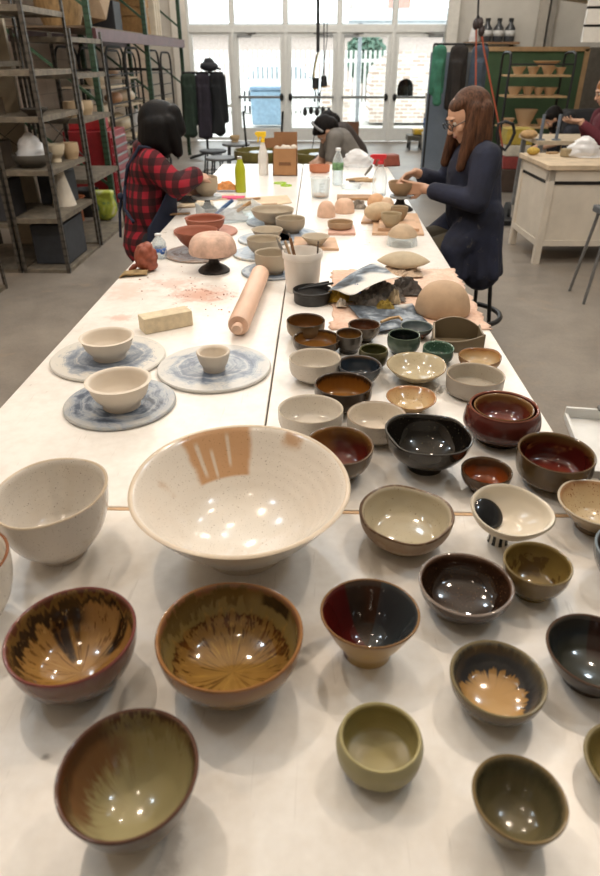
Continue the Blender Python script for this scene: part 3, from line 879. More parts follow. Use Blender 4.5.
# ---- behind the seam
bowl('small brown bowl with orange rust inside behind the spouted cream bowl', (461, 513, 457, 497), .55, 'round',
     G((0, '7a3a18'), (.4, '86421c'), (.62, '6b3718'), (.72, '4a3320'), (1, '55402a'), noise=(26, .4), rough=.12), G((0, '3f2a1a'), (.5, '4b3422'), (1, '4a3826'), rough=.14, noise=(25, .4)), None, th=.005)
bowl('brown bowl with deep maroon inside at the right table edge', (517.5, 597, 432.5, 494.5, 474.5), .5, 'deep',
     G((0, '8a5a34'), (.15, '6b2c22'), (.3, '4b1814'), (.72, '46150f'), (.82, '5a3a20'), (1, '5e4a2a'), noise=(12, .45), rough=.09, overlays=[{'c': S('96683c'), 'n': (13, .62, .72), 'z': (.05, .8, .1), 'a': .8}]),
     G((0, '4f3d22'), (.5, '54432a'), (1, '4a3a26'), rough=.13, noise=(20, .4)), G((0, '4f3f2c'), (1, '6a5844'), rough=.12), th=.006)
# the maroon pair: a wide inward curving bowl with a smaller one nested inside
bowl('wide maroon bowl with inward curving wall holding a smaller bowl', (469, 540, 391.5, 449.5), .66, 'belly',
     G((0, '4b1c14'), (1, '5a241c'), noise=(14, .4), rough=.12), G((0, '33261a'), (.18, '40301f'), (.42, '48201a'), (.8, '51211b'), (1, '5a2a24'), rough=.13, noise=(30, .35)), G((0, '6b342c'), (1, '84503f'), rough=.12, noise=(50, .8)), th=.008, lip=.0)
_o = BOWLS['wide maroon bowl with inward curving wall holding a smaller bowl']
_p = bowl_mesh(_o[2] * .86, _o[3] * .62, .5, 'round', .005)
_o2 = tag(_p.build('glazed_bowl', [f(_o[3] * .62, .09) for f in (DARKOUT, G((0, '8a5230'), (.2, '6a2c20'), (.35, '4d1a16'), (.7, '5a2a1c'), (.82, '7a5530'), (1, '7c5c36'), noise=(16, .5), rough=.08), G((0, '6b4a2c'), (1, '7d5f3c'), rough=.12))], None, smooth=60, loc=(_o[0], _o[1], TZ + _o[3] * .37)),
    'smaller maroon and brown bowl nested inside the wide maroon bowl', 'bowl', 'finished glazed bowls set out on the tables')
# black wavy footed bowl
def wavy(a, r, z):
    t = max(0, min(1, (z - .03) / .06)) ** 2
    return (-.010 * t * max(0, math.cos(2 * (a - .35))) ** 3, -.005 * t * max(0, math.cos(a - 1.2)) ** 6 + .003 * t * math.sin(3 * a))
X, Y, r, h = solve(384, 474, 412, 476, .4)
o = bowl_mesh(r, h, .40, 'foot', .006, wavy, 96, foot=.008).build('footed_bowl', [f(h, r) for f in (
    G((0, '17120e'), (.3, '2b241b'), (.7, '332b20'), (1, '2a2622'), rough=.07, noise=(20, .4)), G((0, '211a10'), (.5, '14120f'), (1, '1e1a16'), rough=.05, noise=(20, .4), speck=(160, S('4a4636'), .68)), G((0, '4a4a4a'), (1, '60605f'), rough=.08))], None, smooth=60, loc=(X, Y, TZ))
tag(o, 'glossy black footed bowl with a wavy dented rim', 'bowl', 'finished glazed bowls set out on the tables')
bowl('bowl with tan rim and maroon swirl inside, right behind the biggest bowl', (305, 374, 426.5, 484, 466), .5, 'round',
     G((0, '7a4a30'), (.25, '5a2018'), (.6, '4b1814'), (.78, '5a3a20'), (.9, '7a5a30'), (1, '6a4a28'), noise=(14, .5), rough=.09, overlays=[{'c': S('8a6034'), 'ang': (150, 50, .2), 'z': (.3, 1.1, .15), 'a': .8}, {'c': S('96704c'), 'ang': (-60, 40, .2), 'z': (.1, .6, .1), 'n': (18, .5, .6), 'a': .7}]),
     G((0, '4a3a26'), (.5, '5a482c'), (1, '4a3826'), rough=.14, noise=(25, .5)), G((0, '5b4a3c'), (1, '7a6a5c'), rough=.12), th=.006)
bowl('pale grey white bowl behind the biggest bowl, beside the table seam', (278, 343.5, 395, 442, 424), .6, 'deep',
     whiteglaze('c6beb2', 'c8c0b4'), whiteglaze('b5aca0', 'bdb4a8'), RIMWHITE, th=.005)
bowl('white speckled bowl in front of the dark brown amber bowl', (347, 407, 401.5, 446.5, 430), .6, 'deep',
     whiteglaze('cbbfae', 'c9beae'), whiteglaze('a99e90', 'b5ab9d'), G((0, 'b0a08c'), (1, 'a89480'), rough=.2, noise=(50, .8)), th=.005)
bowl('tan speckled shallow bowl left of the wide maroon bowl', (386, 436.5, 385.5, 416, 410), .5, 'flare',
     G((0, 'c0a880'), (.5, 'b89d74'), (.85, 'b08e62'), (1, '9a6a42'), noise=(20, .4), rough=.12, speck=(300, S('7a5a3a'), .68)), G((0, '9a8464'), (1, 'a48862'), rough=.25, noise=(25, .5)), G((0, '8a6244'), (1, 'a57e58'), rough=.2, noise=(50, 1)), th=.005, wob=(.01, .02, 2, 3, .5))
bowl('dark brown bowl with amber inside in the middle of the small bowls', (314.5, 372.5, 372.5, 414.5, 397), .5, 'deep',
     G((0, '96682e'), (.4, '8f6028'), (.75, '7a4e1e'), (.88, '3a2614'), (1, '2e2014'), streak=(8, .2), rough=.09, overlays=[{'c': S('5a2018'), 'ang': (190, 40, .2), 'z': (.05, .5, .1), 'n': (24, .5, .6), 'a': .8}]), DARKOUT, G((0, '4a4038'), (1, '5a5048'), rough=.12), th=.005)
bowl('white speckled bowl at the left of the small bowls by the table seam', (289, 341, 348.5, 385.5, 368), .58, 'deep',
     whiteglaze('c5bcae', 'c2b9ab'), whiteglaze('aaa195', 'b7aea2'), RIMWHITE, th=.005)
bowl('dark blue glazed bowl behind the dark brown amber bowl', (338, 381.5, 355.5, 388, 374.5), .5, 'round',
     G((0, '1c2026'), (.5, '252d36'), (.85, '2e3842'), (1, '5a4838'), noise=(20, .4), rough=.07), G((0, '2a2824'), (.6, '3a4044'), (1, '4a5056'), rough=.12, noise=(30, .5)), G((0, '6a5848'), (1, '5a5a5c'), rough=.12, noise=(60, 1)), th=.005, wob=(.01, .02, 2, 3, 2))
bowl('cream flared bowl on a narrow base in front of the green cups', (386.5, 446.5, 352, 385, 380), .36, 'cone',
     G((0, 'b5a888'), (.5, 'ada085'), (1, 'b8ac90'), noise=(16, .6), rough=.12, speck=(300, S('8a7a5c'), .7)), G((0, '8f8064'), (.5, 'a59878'), (1, 'b0a386'), rough=.2, noise=(25, .4)), G((0, 'c4b89c'), (1, 'a08c68'), rough=.2, noise=(50, 1)), th=.005, wob=(.02, .02, 2, 3, .3))
bowl('straight sided pale grey bowl near the right table edge', (446.5, 505.5, 363, 403, 387), .78, 'straight',
     G((0, 'b3aa9c'), (.5, 'b0a89a'), (1, 'b5ac9f'), noise=(12, .5), rough=.16, speck=(380, S('6a5a48'), .70)), G((0, '9a9186'), (1, 'aba296'), noise=(20, .4), rough=.25, speck=(380, S('6a5a48'), .72)), G((0, 'a8957c'), (1, 'b0a08c'), rough=.2, noise=(50, 1)), th=.005)
bowl('tan bowl with orange brown rim behind the straight sided pale grey bowl', (458, 502, 347.5, 374, 366), .5, 'round',
     G((0, 'bfa884'), (.5, 'b09a78'), (.85, 'b08c5e'), (1, '94643c'), noise=(20, .6), rough=.12), G((0, '8a6e4c'), (1, '8f6a44'), rough=.25, noise=(25, .5)), G((0, '8a6040'), (1, '7a5a40'), rough=.2), th=.005, wob=(.03, .03, 2, 3, .3))
bowl('small mottled green bowl right of the dark green cup', (423, 454.5, 341, 366, 356), .6, 'deep',
     G((0, '2e4438'), (.5, '4a6656'), (1, '4f6a5a'), noise=(60, 1.2), rough=.2, speck=(220, S('9ab8a4'), .64)), G((0, '3a4a40'), (1, '4c6256'), rough=.25, noise=(50, 1)), G((0, '7a9484'), (1, '5a7464'), rough=.2, noise=(80, 1)), th=.005)
bowl('dark green glossy rounded cup in the middle of the small bowls', (388, 420.5, 329, 357, 341), .7, 'closed',
     G((0, '0e120f'), (.6, '161c18'), (1, '24302a'), rough=.1), G((0, '2a2e28'), (.3, '3c4a40'), (.6, '55665a'), (1, '404c42'), rough=.1, noise=(20, .35)), G((0, '5a6a5c'), (1, '708070'), rough=.12), th=.005, name='glazed_cup', cat='cup')
bowl('brown bowl under a slate rim behind the dark green rounded cup', (400.5, 433, 320.5, 340), .6, 'round',
     G((0, '3a4246'), (.5, '4a5458'), (1, '5e6a6c'), noise=(20, .5), rough=.07), G((0, '4a2e20'), (.68, '53362a'), (.78, '55605e'), (1, '6a7472'), rough=.12, noise=(25, .12)), G((0, '7a8684'), (1, '8a9490'), rough=.1), th=.004)
bowl('small dark olive green bowl left of the dark green rounded cup', (359.5, 388, 344, 371, 355), .6, 'closed',
     G((0, '3a3a1e'), (1, '4a4a2a'), noise=(40, 1), rough=.12), G((0, '2a261a'), (.5, '3c3a24'), (1, '4a4630'), rough=.12, noise=(40, .6)), G((0, '4a4a34'), (1, '6a684c'), rough=.12), th=.005)
bowl('small dark brown cup with amber inside between brown bowls', (336, 362.5, 328, 355, 339.5), .72, 'deep',
     G((0, '7a5424'), (.6, '8a6430'), (.85, '4a3420'), (1, '3a3028'), rough=.1, noise=(20, .3)), G((0, '2a2622'), (.5, '38322c'), (1, '443e38'), rough=.12, noise=(40, .6)), G((0, '6a645c'), (1, '7a7468'), rough=.1), th=.004, name='glazed_cup', cat='cup')
bowl('brown bowl with rusty inside standing by the lower newspaper', (348, 380.5, 319, 343.5, 330.5), .52, 'round',
     G((0, '6a4024'), (.5, '5c3620'), (.85, '4a3020'), (1, '3e2e22'), noise=(20, .5), rough=.1), G((0, '33291e'), (.5, '4a4030'), (1, '55483a'), rough=.14, noise=(40, .8)), G((0, '5a5046'), (1, '6a6054'), rough=.12), th=.005)
bowl('wide brown bowl with tan drips inside right behind the left white speckled bowl', (293, 340.5, 329.5, 357, 347.5), .58, 'deep',
     G((0, '6e4a20'), (.5, '7a5226'), (.8, '84602f'), (.9, '4e3620'), (1, '3a2a1c'), streak=(9, .3), rough=.1), DARKOUT, G((0, '4a4038'), (1, '60564c'), rough=.12), th=.005)
bowl('small brown bowl with tan outer wall nearest the black round tray', (286.5, 325, 313.5, 341, 328), .5, 'deep',
     G((0, '5e3c1c'), (.5, '6a441f'), (.85, '6a4a28'), (1, '4a3626'), rough=.1, noise=(20, .4)), G((0, '8a7658'), (.5, '8c7a60'), (1, '5a4c3a'), rough=.25, noise=(30, .5)), G((0, '5a4c3e'), (1, '4c4236'), rough=.12), th=.005)

# ---- spouted cream bowl with a black dot, on a striped foot
c0 = at(499.5, 546, TZ)
r = thing('spouted_bowl', 'cream boat shaped bowl with a glossy black spot on a striped foot', 'bowl', (c0.x, c0.y + .015, TZ), 0, 'finished glazed bowls set out on the tables')
cr = at(510, 503, TZ + .085); R_ = (552.5 - 471) / 2 * mpp(cr)
def boat(a, rr, z):
    k = rr
    lx = 1 + .16 * max(0, math.cos(a)) ** 5
    return (k * (lx * (1 - .04 * abs(math.sin(a)) ** 1.5) - 1), .006 * max(0, math.cos(a)) ** 3 * (rr / R_))
hz = .046
pr = pchip([(0, .16), (.1, .34), (.4, .66), (.7, .86), (1, .94)], 16)
out = [(v * R_, t * hz) for t, v in pr]
prof = [(0, 0)] + out + [(out[-1][0] - .002, hz + .0035), (out[-1][0] - .006, hz + .002)] + [(max(v * R_ - .0065, .002), t * hz) for t, v in reversed(pr) if t > .14 and t < 1] + [(.012, .0075), (0, .007)]
no = len(out)
lm = [0] * no + [2, 2] + [1] * (len(prof) - no - 3)
CREAM = G((0, 'cdbb9c'), (1, 'd6c9b2'), noise=(14, .4), rough=.3)
CIN = G((0, 'd6cbb8'), (1, 'dad1c0'), noise=(14, .4), rough=.2)
bd = MB().lathe(prof, 80, wob=boat, mis=lm).build('body', [CREAM(hz, R_), CIN(hz, R_), CIN(hz, R_)], r, smooth=60, loc=(.008, .006, .026), rot=(math.radians(9), math.radians(4), math.radians(-20)))
# the black spot is a raised pool of glaze on the left inner wall
sp = MB().ball((0, 0, 0), (.031, .029, .004), 28, 8).build('black_spot', M('14161a', .06, var=.3, scale=60), r)
sp.location = (-.022, .012, .053); sp.rotation_euler = (math.radians(28), math.radians(24), 0)
t = NT('striped glaze'); oc = t.n('TexCoord').outputs['Object']
s_ = t.n('SeparateXYZ'); t.put(s_.inputs[0], oc)
an = t.math('MULTIPLY', t.math('ARCTAN2', s_.outputs[1], s_.outputs[0]), 9.0)
ST = t.bsdf(t.mix(t.step(t.math('SINE', an), -.1, .1), S('1a1a1c'), S('d8d2c6')), .2)
MB().lathe([(0, 0), (.019, 0), (.0175, .004), (.0165, .0285), (0, .0285)], 32).build('foot', ST, r)

# ---- folded slab box bowl
c0 = at(459, 353, TZ)
r_ = .5
o = MB()
w2, d2 = (484.5 - 434) / 2 * mpp(c0), .052
SL = G((0, '6d604a'), (1, '7b6d56'), noise=(30, .8), rough=.45)
tag_slab = thing('slab_bowl', 'square folded slab built bowl with crossed flaps near the right table edge', 'bowl', (c0.x, c0.y + d2, TZ), math.radians(-6), 'finished glazed bowls set out on the tables')
pts = [(-w2, -d2), (w2, -d2), (w2 * .95, d2), (-w2 * .95, d2)]
def wallp(a, b, h0, hm, h1):
    m = MB()
    n = 14
    vs = []; 
    dx, dy = b[0] - a[0], b[1] - a[1]; L = math.hypot(dx, dy); nx, ny = -dy / L * .006, dx / L * .006
    for k in range(n + 1):
        t = k / n
        hh = (1 - t) ** 2 * h0 + 2 * t * (1 - t) * hm + t * t * h1
        x, y = a[0] + dx * t, a[1] + dy * t
        vs += [(x, y, 0), (x, y, hh), (x + nx, y + ny, hh), (x + nx, y + ny, 0)]
    fs = []
    for k in range(n):
        for q in range(4):
            fs.append((k * 4 + q, k * 4 + (q + 1) % 4, k * 4 + 4 + (q + 1) % 4, k * 4 + 4 + q))
    fs += [(0, 3, 2, 1), (n * 4, n * 4 + 1, n * 4 + 2, n * 4 + 3)]
    return m.add(vs, fs)
mt = SL(.06, .06)
MB().box((0, 0, .004), (w2 * 1.96, d2 * 1.96, .008)).build('base', mt, tag_slab, smooth=0)
wallp(pts[0], pts[1], .042, .020, .062).build('front_flap', mt, tag_slab, smooth=30, bevel=.0015)
wallp(pts[1], pts[2], .062, .045, .055).build('side_wall', mt, tag_slab, smooth=30, bevel=.0015)
wallp(pts[2], pts[3], .045, .105, .055).build('back_flap', mt, tag_slab, smooth=30, bevel=.0015)
wallp(pts[3], pts[0], .055, .060, .042).build('side_wall', mt, tag_slab, smooth=30, bevel=.0015)
# ------------------------------------------------------------------ wheel bats and raw pots on the left
def ellipse_disc(box, z=TZ):
    """centre and radius of a flat disc from its outline in the photo"""
    xl, xr, yt, yb = box
    c = at((xl + xr) / 2, (yt + yb) / 2, z)
    return c, (xr - xl) / 2 * mpp(c)
def slipmat(seed, base='b9b6b0', blue='616c7c', deep='3a4658'):
    t = NT('slip smeared bat')
    oc = t.n('TexCoord').outputs['Object']
    sp = t.n('SeparateXYZ'); t.put(sp.inputs[0], oc)
    rr = t.math('SQRT', t.math('ADD', t.math('MULTIPLY', sp.outputs[0], sp.outputs[0]), t.math('MULTIPLY', sp.outputs[1], sp.outputs[1])))
    off = t.n('Mapping', ins={'Vector': oc, 'Location': (seed, seed * 2, 0)}).outputs[0]
    w = t.math('ADD', t.math('MULTIPLY', rr, 42.0), t.math('MULTIPLY', t.noise(off, 7, 4, .65), 3.6))
    cw = t.n('CombineXYZ'); t.put(cw.inputs[0], w)
    bands = t.noise(cw.outputs[0], 1.0, 3, .7)
    ph = t.noise(off, 13, 4, .7, 1.2)
    v = t.math('ADD', t.math('MULTIPLY', bands, .62), t.math('MULTIPLY', ph, .50))
    inner = t.math('SUBTRACT', 1.0, t.step(rr, .08, .17))
    v = t.math('SUBTRACT', v, t.math('MULTIPLY', t.math('SUBTRACT', inner, .5), .20))
    col = t.ramp(v, [(.30, S(deep)), (.42, S(blue)), (.52, S('98a0aa')), (.60, S(base)), (.8, S('c9c6c0'))])
    return t.bsdf(col, .32, bump=bands, bstr=.25)
def bat(label, box, m, th=.010, rad=None, z=TZ):
    c, r = ellipse_disc(box, z)
    if rad: r = rad
    o = MB().lathe([(0, 0), (r - .003, 0), (r, .003), (r, th - .003), (r - .003, th), (0, th)], 80).build('wheel_bat', m, None, smooth=35, loc=(c.x, c.y, z + .0005))
    tag(o, label, 'bat', 'round pottery wheel bats on the left tables')
    return c, r
RAW = lambda a='c6bbaa', **kw: G((0, a), (.5, a), (1, a), noise=(12, .4), rough=.6, rings=kw.pop('rings', 22), **kw)
RAWM = RAW()
BT = .0105
bat('pale blue smeared bat under the left raw bowl, farthest left', (53, 165, 335, 383), slipmat(1.3, 'cfcbc2', '737e8e'))
bat('blue grey bat with black swirls under the nearest raw bowl', (66, 175.5, 379, 430), slipmat(4.1, 'a9aaa9', '4a586c', '2a323e'))
bat('blue bat under the small raw cup beside the table seam', (158, 271, 344, 394), slipmat(7.7, 'bdbcb8', '647082'))
def rawbowl(label, box, kb, shape, m=RAWM, z=TZ + BT, th=.006, group='raw unglazed clay pots waiting on the tables', **kw):
    return bowl(label, box, kb, shape, m, m, m, th=th, zb=z, name=kw.pop('name', 'clay_bowl'), group=group, **kw)
LIGHTCLAY = RAW('d6cbbc')
rawbowl('pale raw clay bowl with stepped rim on the farthest left bat', (79.5, 133.5, 327.5, 363.5), .62, 'vee', LIGHTCLAY, th=.008, lip=.003)
rawbowl('pale raw clay bowl with a wide lip on the nearest blue grey bat', (85.5, 150, 367.5, 414), .60, 'vee', LIGHTCLAY, th=.008, lip=.004)
rawbowl('tiny thick walled raw clay cup alone on a blue bat', (196, 230, 345.5, 374), .66, 'vee', LIGHTCLAY, th=.009)

# brick
c = at(145.5, 335); c2 = at(193.5, 325.5)
ang = math.atan2(c2.y - c.y, c2.x - c.x); L = (c2 - c).length
bh = 18.5 * mpp(c) * math.cos(PITCH) * 1.0
mid = (c + c2) / 2 + Vector((-math.sin(ang), math.cos(ang), 0)) * .03
o = MB().box((0, 0, bh / 2), (L, .06, bh)).build('fire_brick', M('d8c8aa', .85, var=.1, scale=30, bump=.25), None, bevel=.003, smooth=0, loc=(mid.x, mid.y, TZ + .0003), rot=(0, 0, ang))
tag(o, 'cream coloured fire brick lying on the left white table', 'brick')
# rolling pin
a = at(236.5, 332, TZ + .03); b = at(262, 271, TZ + .03)
d = (b - a); L = d.length; d.normalize()
r = thing('rolling_pin', 'pale wooden rolling pin lying along the table seam', 'rolling pin', (a.x, a.y, TZ), math.atan2(d.y, d.x))
rb = 11.2 * mpp(a)
WOODP = M('dcb8a0', .5, var=.14, scale=14, stretch=(.2, 1, 1))
def xl(prof, n=28):
    m = MB(); m.lathe(prof, n)
    m.v = [(z, x, y) for x, y, z in m.v]
    return m
o = xl([(0, .04), (rb * .9, .04), (rb, .05), (rb * 1.0, L - .06), (rb * .9, L - .05), (0, L - .05)]).build('roller', WOODP, r, smooth=35); o.location.z = rb + .0005
for q in (0, 1):
    pr = [(0, 0), (rb * .42, .003), (rb * .52, .014), (rb * .42, .034), (rb * .35, .041), (0, .041)]
    if q: pr = [(x, L - z - .01 + .001) for x, z in reversed(pr)]
    o = xl(pr).build('handle', WOODP, r, smooth=50); o.location.z = rb + .0005
# lump of red clay
c = at(144, 274)
rnd = random.Random(4); m = MB()
for _ in range(26):
    v = Vector((rnd.gauss(0, 1), rnd.gauss(0, 1), rnd.gauss(0, 1))).normalized()
    m.ball((v.x * .035, v.y * .035, .06 + v.z * .038), rnd.uniform(.014, .024), 10, 7)
m.ball((0, 0, .055), (.046, .046, .05), 16, 10); m.cone((-.045, -.02, .02), .012, (-.062, -.025, .008), .008)
m.ball((.01, 0, .02), (.04, .04, .021), 14, 8)
o = blob(m, 'clay_lump', M('8f4c37', .6, var=.18, scale=30, bump=.4), None, .0035, 2)
o.location = (c.x, c.y + .05, TZ + .0012)
tag(o, 'rough lump of dark red clay at the left table edge', 'clay lump')
# scatter of red clay crumbs: nobody could count them
rnd = random.Random(9); m = MB()
for k in range(90):
    p = at(200 + rnd.gauss(0, 26), 293 + rnd.gauss(0, 9)) if k < 70 else at(rnd.uniform(120, 240), rnd.uniform(262, 310))
    s_ = rnd.uniform(.0008, .0030)
    m.ball((p.x, p.y, TZ + s_ * .5), (s_ * rnd.uniform(.6, 1.8), s_, s_ * .55), 6, 4)
tag(m.build('clay_crumbs', M('a8604a', .8, var=.2), None), 'scattered red clay crumbs on the left white table', 'clay crumbs', kind='stuff')

# ------------------------------------------------------------------ bottles
def plastic_clear(tint=(.93, .96, .97, 1), dens=.86, rough=.06):
    t = NT('clear plastic')
    tr = t.n('BsdfTransparent'); tr.inputs[0].default_value = tint
    g = t.n('BsdfPrincipled'); g.inputs['Base Color'].default_value = tint; g.inputs['Roughness'].default_value = rough
    lw = t.n('LayerWeight'); lw.inputs[0].default_value = .35
    f = t.math('ADD', t.math('MULTIPLY', lw.outputs['Facing'], .55), 1 - dens)
    mx = t.n('MixShader'); t.put(mx.inputs[0], f)
    t.t.links.new(tr.outputs[0], mx.inputs[1]); t.t.links.new(g.outputs[0], mx.inputs[2])
    t.t.links.new(mx.outputs[0], t.out.inputs[0])
    return t.m
CLEAR = plastic_clear()
MILKY = plastic_clear((.9, .87, .83, 1), .38, .35)
WATER = plastic_clear((.96, .98, .98, 1), .9, .03)
def bottle(label, px, yb, yt, wpx, cap='e9ecef', lab=None, labz=(.35, .6), body=None, name='water_bottle'):
    c = at(px, yb); k = mpp(c)
    R_ = wpx / 2 * k
    # height so that the cap reaches yt
    h = .05
    for _ in range(60):
        if proj((c.x, c.y, TZ + h))[1] <= yt: break
        h += .004
    r = thing(name, label, 'bottle', (c.x, c.y + R_, TZ), 0)
    pr = [(0, .002), (R_ * .8, 0), (R_, h * .04), (R_ * .98, h * .3), (R_ * .93, h * .45), (R_, h * .6), (R_ * .85, h * .72), (R_ * .42, h * .86), (R_ * .38, h * .93), (R_ * .34, h * .93), (R_ * .38, h * .86), (R_ * .8, h * .715), (R_ * .95, h * .6), (R_ * .95, h * .05), (0, h * .03)]
    MB().lathe(pr, 32).build('body', body or CLEAR, r, smooth=60)
    MB().lathe([(0, h * .92), (R_ * .46, h * .92), (R_ * .46, h * .995), (0, h)], 24).build('cap', M(cap, .4), r, smooth=40)
    if lab:
        MB().lathe([(R_ * 1.01, h * labz[0]), (R_ * 1.015, h * labz[1])], 32).build('label_band', lab, r, smooth=60, solid=.0006)
    return r, R_, h
t = NT('blue label'); oc = t.n('TexCoord').outputs['Object']; s_ = t.n('SeparateXYZ'); t.put(s_.inputs[0], oc)
LB = t.bsdf(t.mix(t.step(t.noise(oc, 60, 2), .45, .6), S('2f5fa8'), S('dfe6ee')), .4)
bottle('small clear water bottle with a blue label at the left table edge', 159, 260, 235.5, 14, lab=LB, labz=(.22, .45))
LG = M('6f9a6a', .5, var=.35, scale=60)
bottle('clear water bottle with a green label near the far end of the table', 337.5, 186, 149, 11, lab=LG, labz=(.42, .62))
# green flask
c = at(240.5, 193); k = mpp(c); R_ = 5.2 * k; h = .05
while proj((c.x, c.y, TZ + h))[1] > 157: h += .003
r = thing('drink_flask', 'lime green metal drink flask standing on a pink pad', 'bottle', (c.x, c.y + R_, TZ), 0)
MB().lathe([(0, 0), (R_ * .95, 0), (R_, .004), (R_, h * .62), (R_ * .9, h * .72), (R_ * .55, h * .86), (R_ * .5, h * .92), (0, h * .92)], 36).build('body', M('a9b21e', .32, var=.04), r, smooth=50)
MB().lathe([(0, h * .921), (R_ * .46, h * .921), (R_ * .46, h * .99), (0, h)], 24).build('cap', M('c9c9c4', .3, .6), r, smooth=40)
c0 = at(219, 198); c1 = at(245.5, 195)
o = MB().box((0, 0, .006), ((c1 - c0).length, .07, .012)).build('foam_pad', M('e0567e', .7, var=.05), None, bevel=.002, smooth=0, loc=((c0.x + c1.x) / 2 - .01, c0.y - .02, TZ + .0003))
tag(o, 'bright pink foam strip in front of the green flask', 'pad')
# spray bottles
def spray(label, px, yb, yt, wpx, headc, body, lookleft=True):
    c = at(px, yb); k = mpp(c); R_ = wpx / 2 * k; h = .1
    while proj((c.x, c.y, TZ + h))[1] > yt: h += .004
    r = thing('spray_bottle', label, 'spray bottle', (c.x, c.y + R_ - (.03 if headc == 'e8c020' else 0), TZ), 0 if lookleft else PI)
    MB().lathe([(0, 0), (R_ * .95, 0), (R_, .006), (R_, h * .42), (R_ * .85, h * .52), (R_ * .4, h * .70), (R_ * .34, h * .74), (0, h * .74)], 32).build('body', body, r, smooth=50)
    hd = MB()
    hd.lathe([(0, h * .741), (R_ * .42, h * .741), (R_ * .42, h * .80), (R_ * .25, h * .82), (0, h * .82)], 20)
    hd.box((-R_ * .25, 0, h * .92), (R_ * 1.9, R_ * .6, h * .11)); hd.box((R_ * .1, 0, h * .85), (R_ * .6, R_ * .5, h * .1))
    hd.bar((-R_ * .75, 0, h * .88), (-R_ * .95, 0, h * .74), R_ * .3)
    hd.box((-R_ * 1.3, 0, h * .93), (R_ * .35, R_ * .45, h * .06))
    hd.build('spray_head', M(headc, .4, var=.04), r, smooth=30, bevel=.002)
spray('clear spray bottle with a yellow head at the far table end', 263.5, 175, 131, 10, 'e8c020', MILKY)
spray('clear spray bottle with a red head beside the working hands', 379.5, 196, 154.5, 14.5, 'cf2f38', CLEAR)
# cardboard box
c0 = at(273, 176); c1 = at(297, 176.5)
w = (c1 - c0).length; h = .05
while proj((c0.x, c0.y, TZ + h))[1] > 149: h += .003
r = thing('cardboard_box', 'open brown cardboard box with a raised back flap', 'box', ((c0.x + c1.x) / 2, c0.y + w * .4, TZ), 0)
CB = M('a67a52', .8, var=.07, scale=10); CBD = M('8f6644', .8, var=.07, scale=10)
m = MB()
for s_ in (-1, 1):
    m.box((s_ * (w / 2 - .003), 0, h / 2), (.006, w * .8, h)); 
m.box((0, -w * .4 + .003, h / 2), (w, .006, h)); m.box((0, w * .4 - .003, h / 2), (w, .006, h)); m.box((0, 0, .003), (w, w * .8, .006))
m.build('carton', CB, r, smooth=0)
MB().bar((0, w * .4, h), (0, w * .43, h * 1.52), w * .96, .005, up=(0, 1, 0)).build('back_flap', CBD, r, smooth=0)
MB().bar((-w / 2, 0, h), (-w * .53, 0, h * 1.35), .005, w * .78, up=(1, 0, 0)).build('side_flap', CBD, r, smooth=0)
MB().box((0, -w * .4 - .001, h * .45), (w * .5, .002, h * .12)).build('printed_bar', M('7a5436', .8, var=.2, scale=80), r, smooth=0)
rnd = random.Random(2); m = MB()
for k in range(9): m.ball((rnd.uniform(-.35, .35) * w, rnd.uniform(-.25, .25) * w, h * .95), rnd.uniform(.02, .035), 10, 6)
blob(m, 'paper_stuffing', M('d9cfc2', .8), r, .006, 2)

# ------------------------------------------------------------------ terracotta group at the left
TERRA = RAW('96563f'); PINKB = M('bd8672', .7, var=.08)
c, rr_ = bat('pinkish brown bat under the back terracotta bowl', (174, 237.5, 222, 243), M('b98472', .6, var=.08))
bat('grey brown bat under the front terracotta bowl', (165.5, 232.5, 246, 263), slipmat(2.2, '8f7a6c', '6b5a52', '4a3e3a'))
rawbowl('terracotta bowl with a rolled rim, rear one of the red pair', (185, 224.5, 214, 236), .7, 'round', TERRA, th=.010, lip=.003)
rawbowl('terracotta bowl with flaring wall, front one of the red pair', (173.5, 218, 225.5, 252.5), .4, 'cone', TERRA, th=.007)
# banding wheels
BANDM = M('35312e', .55, .3, var=.35, scale=40)
def bandwheel(label, px, ybase, wpx, htop, rtop, disc='4a4643'):
    c = at(px, ybase); k = mpp(c); R_ = wpx / 2 * k
    r = thing('banding_wheel', label, 'banding wheel', (c.x, c.y + R_, TZ), 0)
    MB().lathe([(0, 0), (R_, 0), (R_, .006), (R_ * .8, .018), (R_ * .4, .032), (R_ * .3, htop * .6), (R_ * .3, htop - .012), (0, htop - .012)], 36).build('pedestal', BANDM, r, smooth=45)
    MB().lathe([(0, htop - .012), (rtop, htop - .012), (rtop, htop), (0, htop)], 48).build('turntable', M(disc, .5, .2, var=.2, scale=30), r, smooth=35)
    return Vector((c.x, c.y + R_, TZ + htop + .0005)), R_
p, R_ = bandwheel('dark banding wheel holding the pale pink dome mould', 212, 275.5, 32, .075, .062)
def dome(label, loc, r, h, m, name='dome_mould', flat=.35, cat='mould', group='dome shaped moulds on the tables', rz=0, sx=1.0):
    pr = [(0, 0), (r * .97, 0), (r, h * .06)]
    for k in range(1, 15):
        a = (PI / 2) * k / 14
        pr.append((r * math.cos(a) ** (1 - flat * .6), h * (.06 + .94 * math.sin(a))))
    pr[-1] = (0, h)
    mb = MB().lathe(pr, 56)
    mb.v = [(x * sx, y, z) for x, y, z in mb.v]
    o = mb.build(name, m, None, smooth=60, loc=loc, rot=(0, 0, rz))
    return tag(o, label, cat, group)
PLASTER = M('d2b2a0', .8, var=.16, scale=25, bump=.2)
dome('pale pink flat topped plaster dome raised on a dark banding wheel', p, .098, .078, PLASTER, flat=.9)
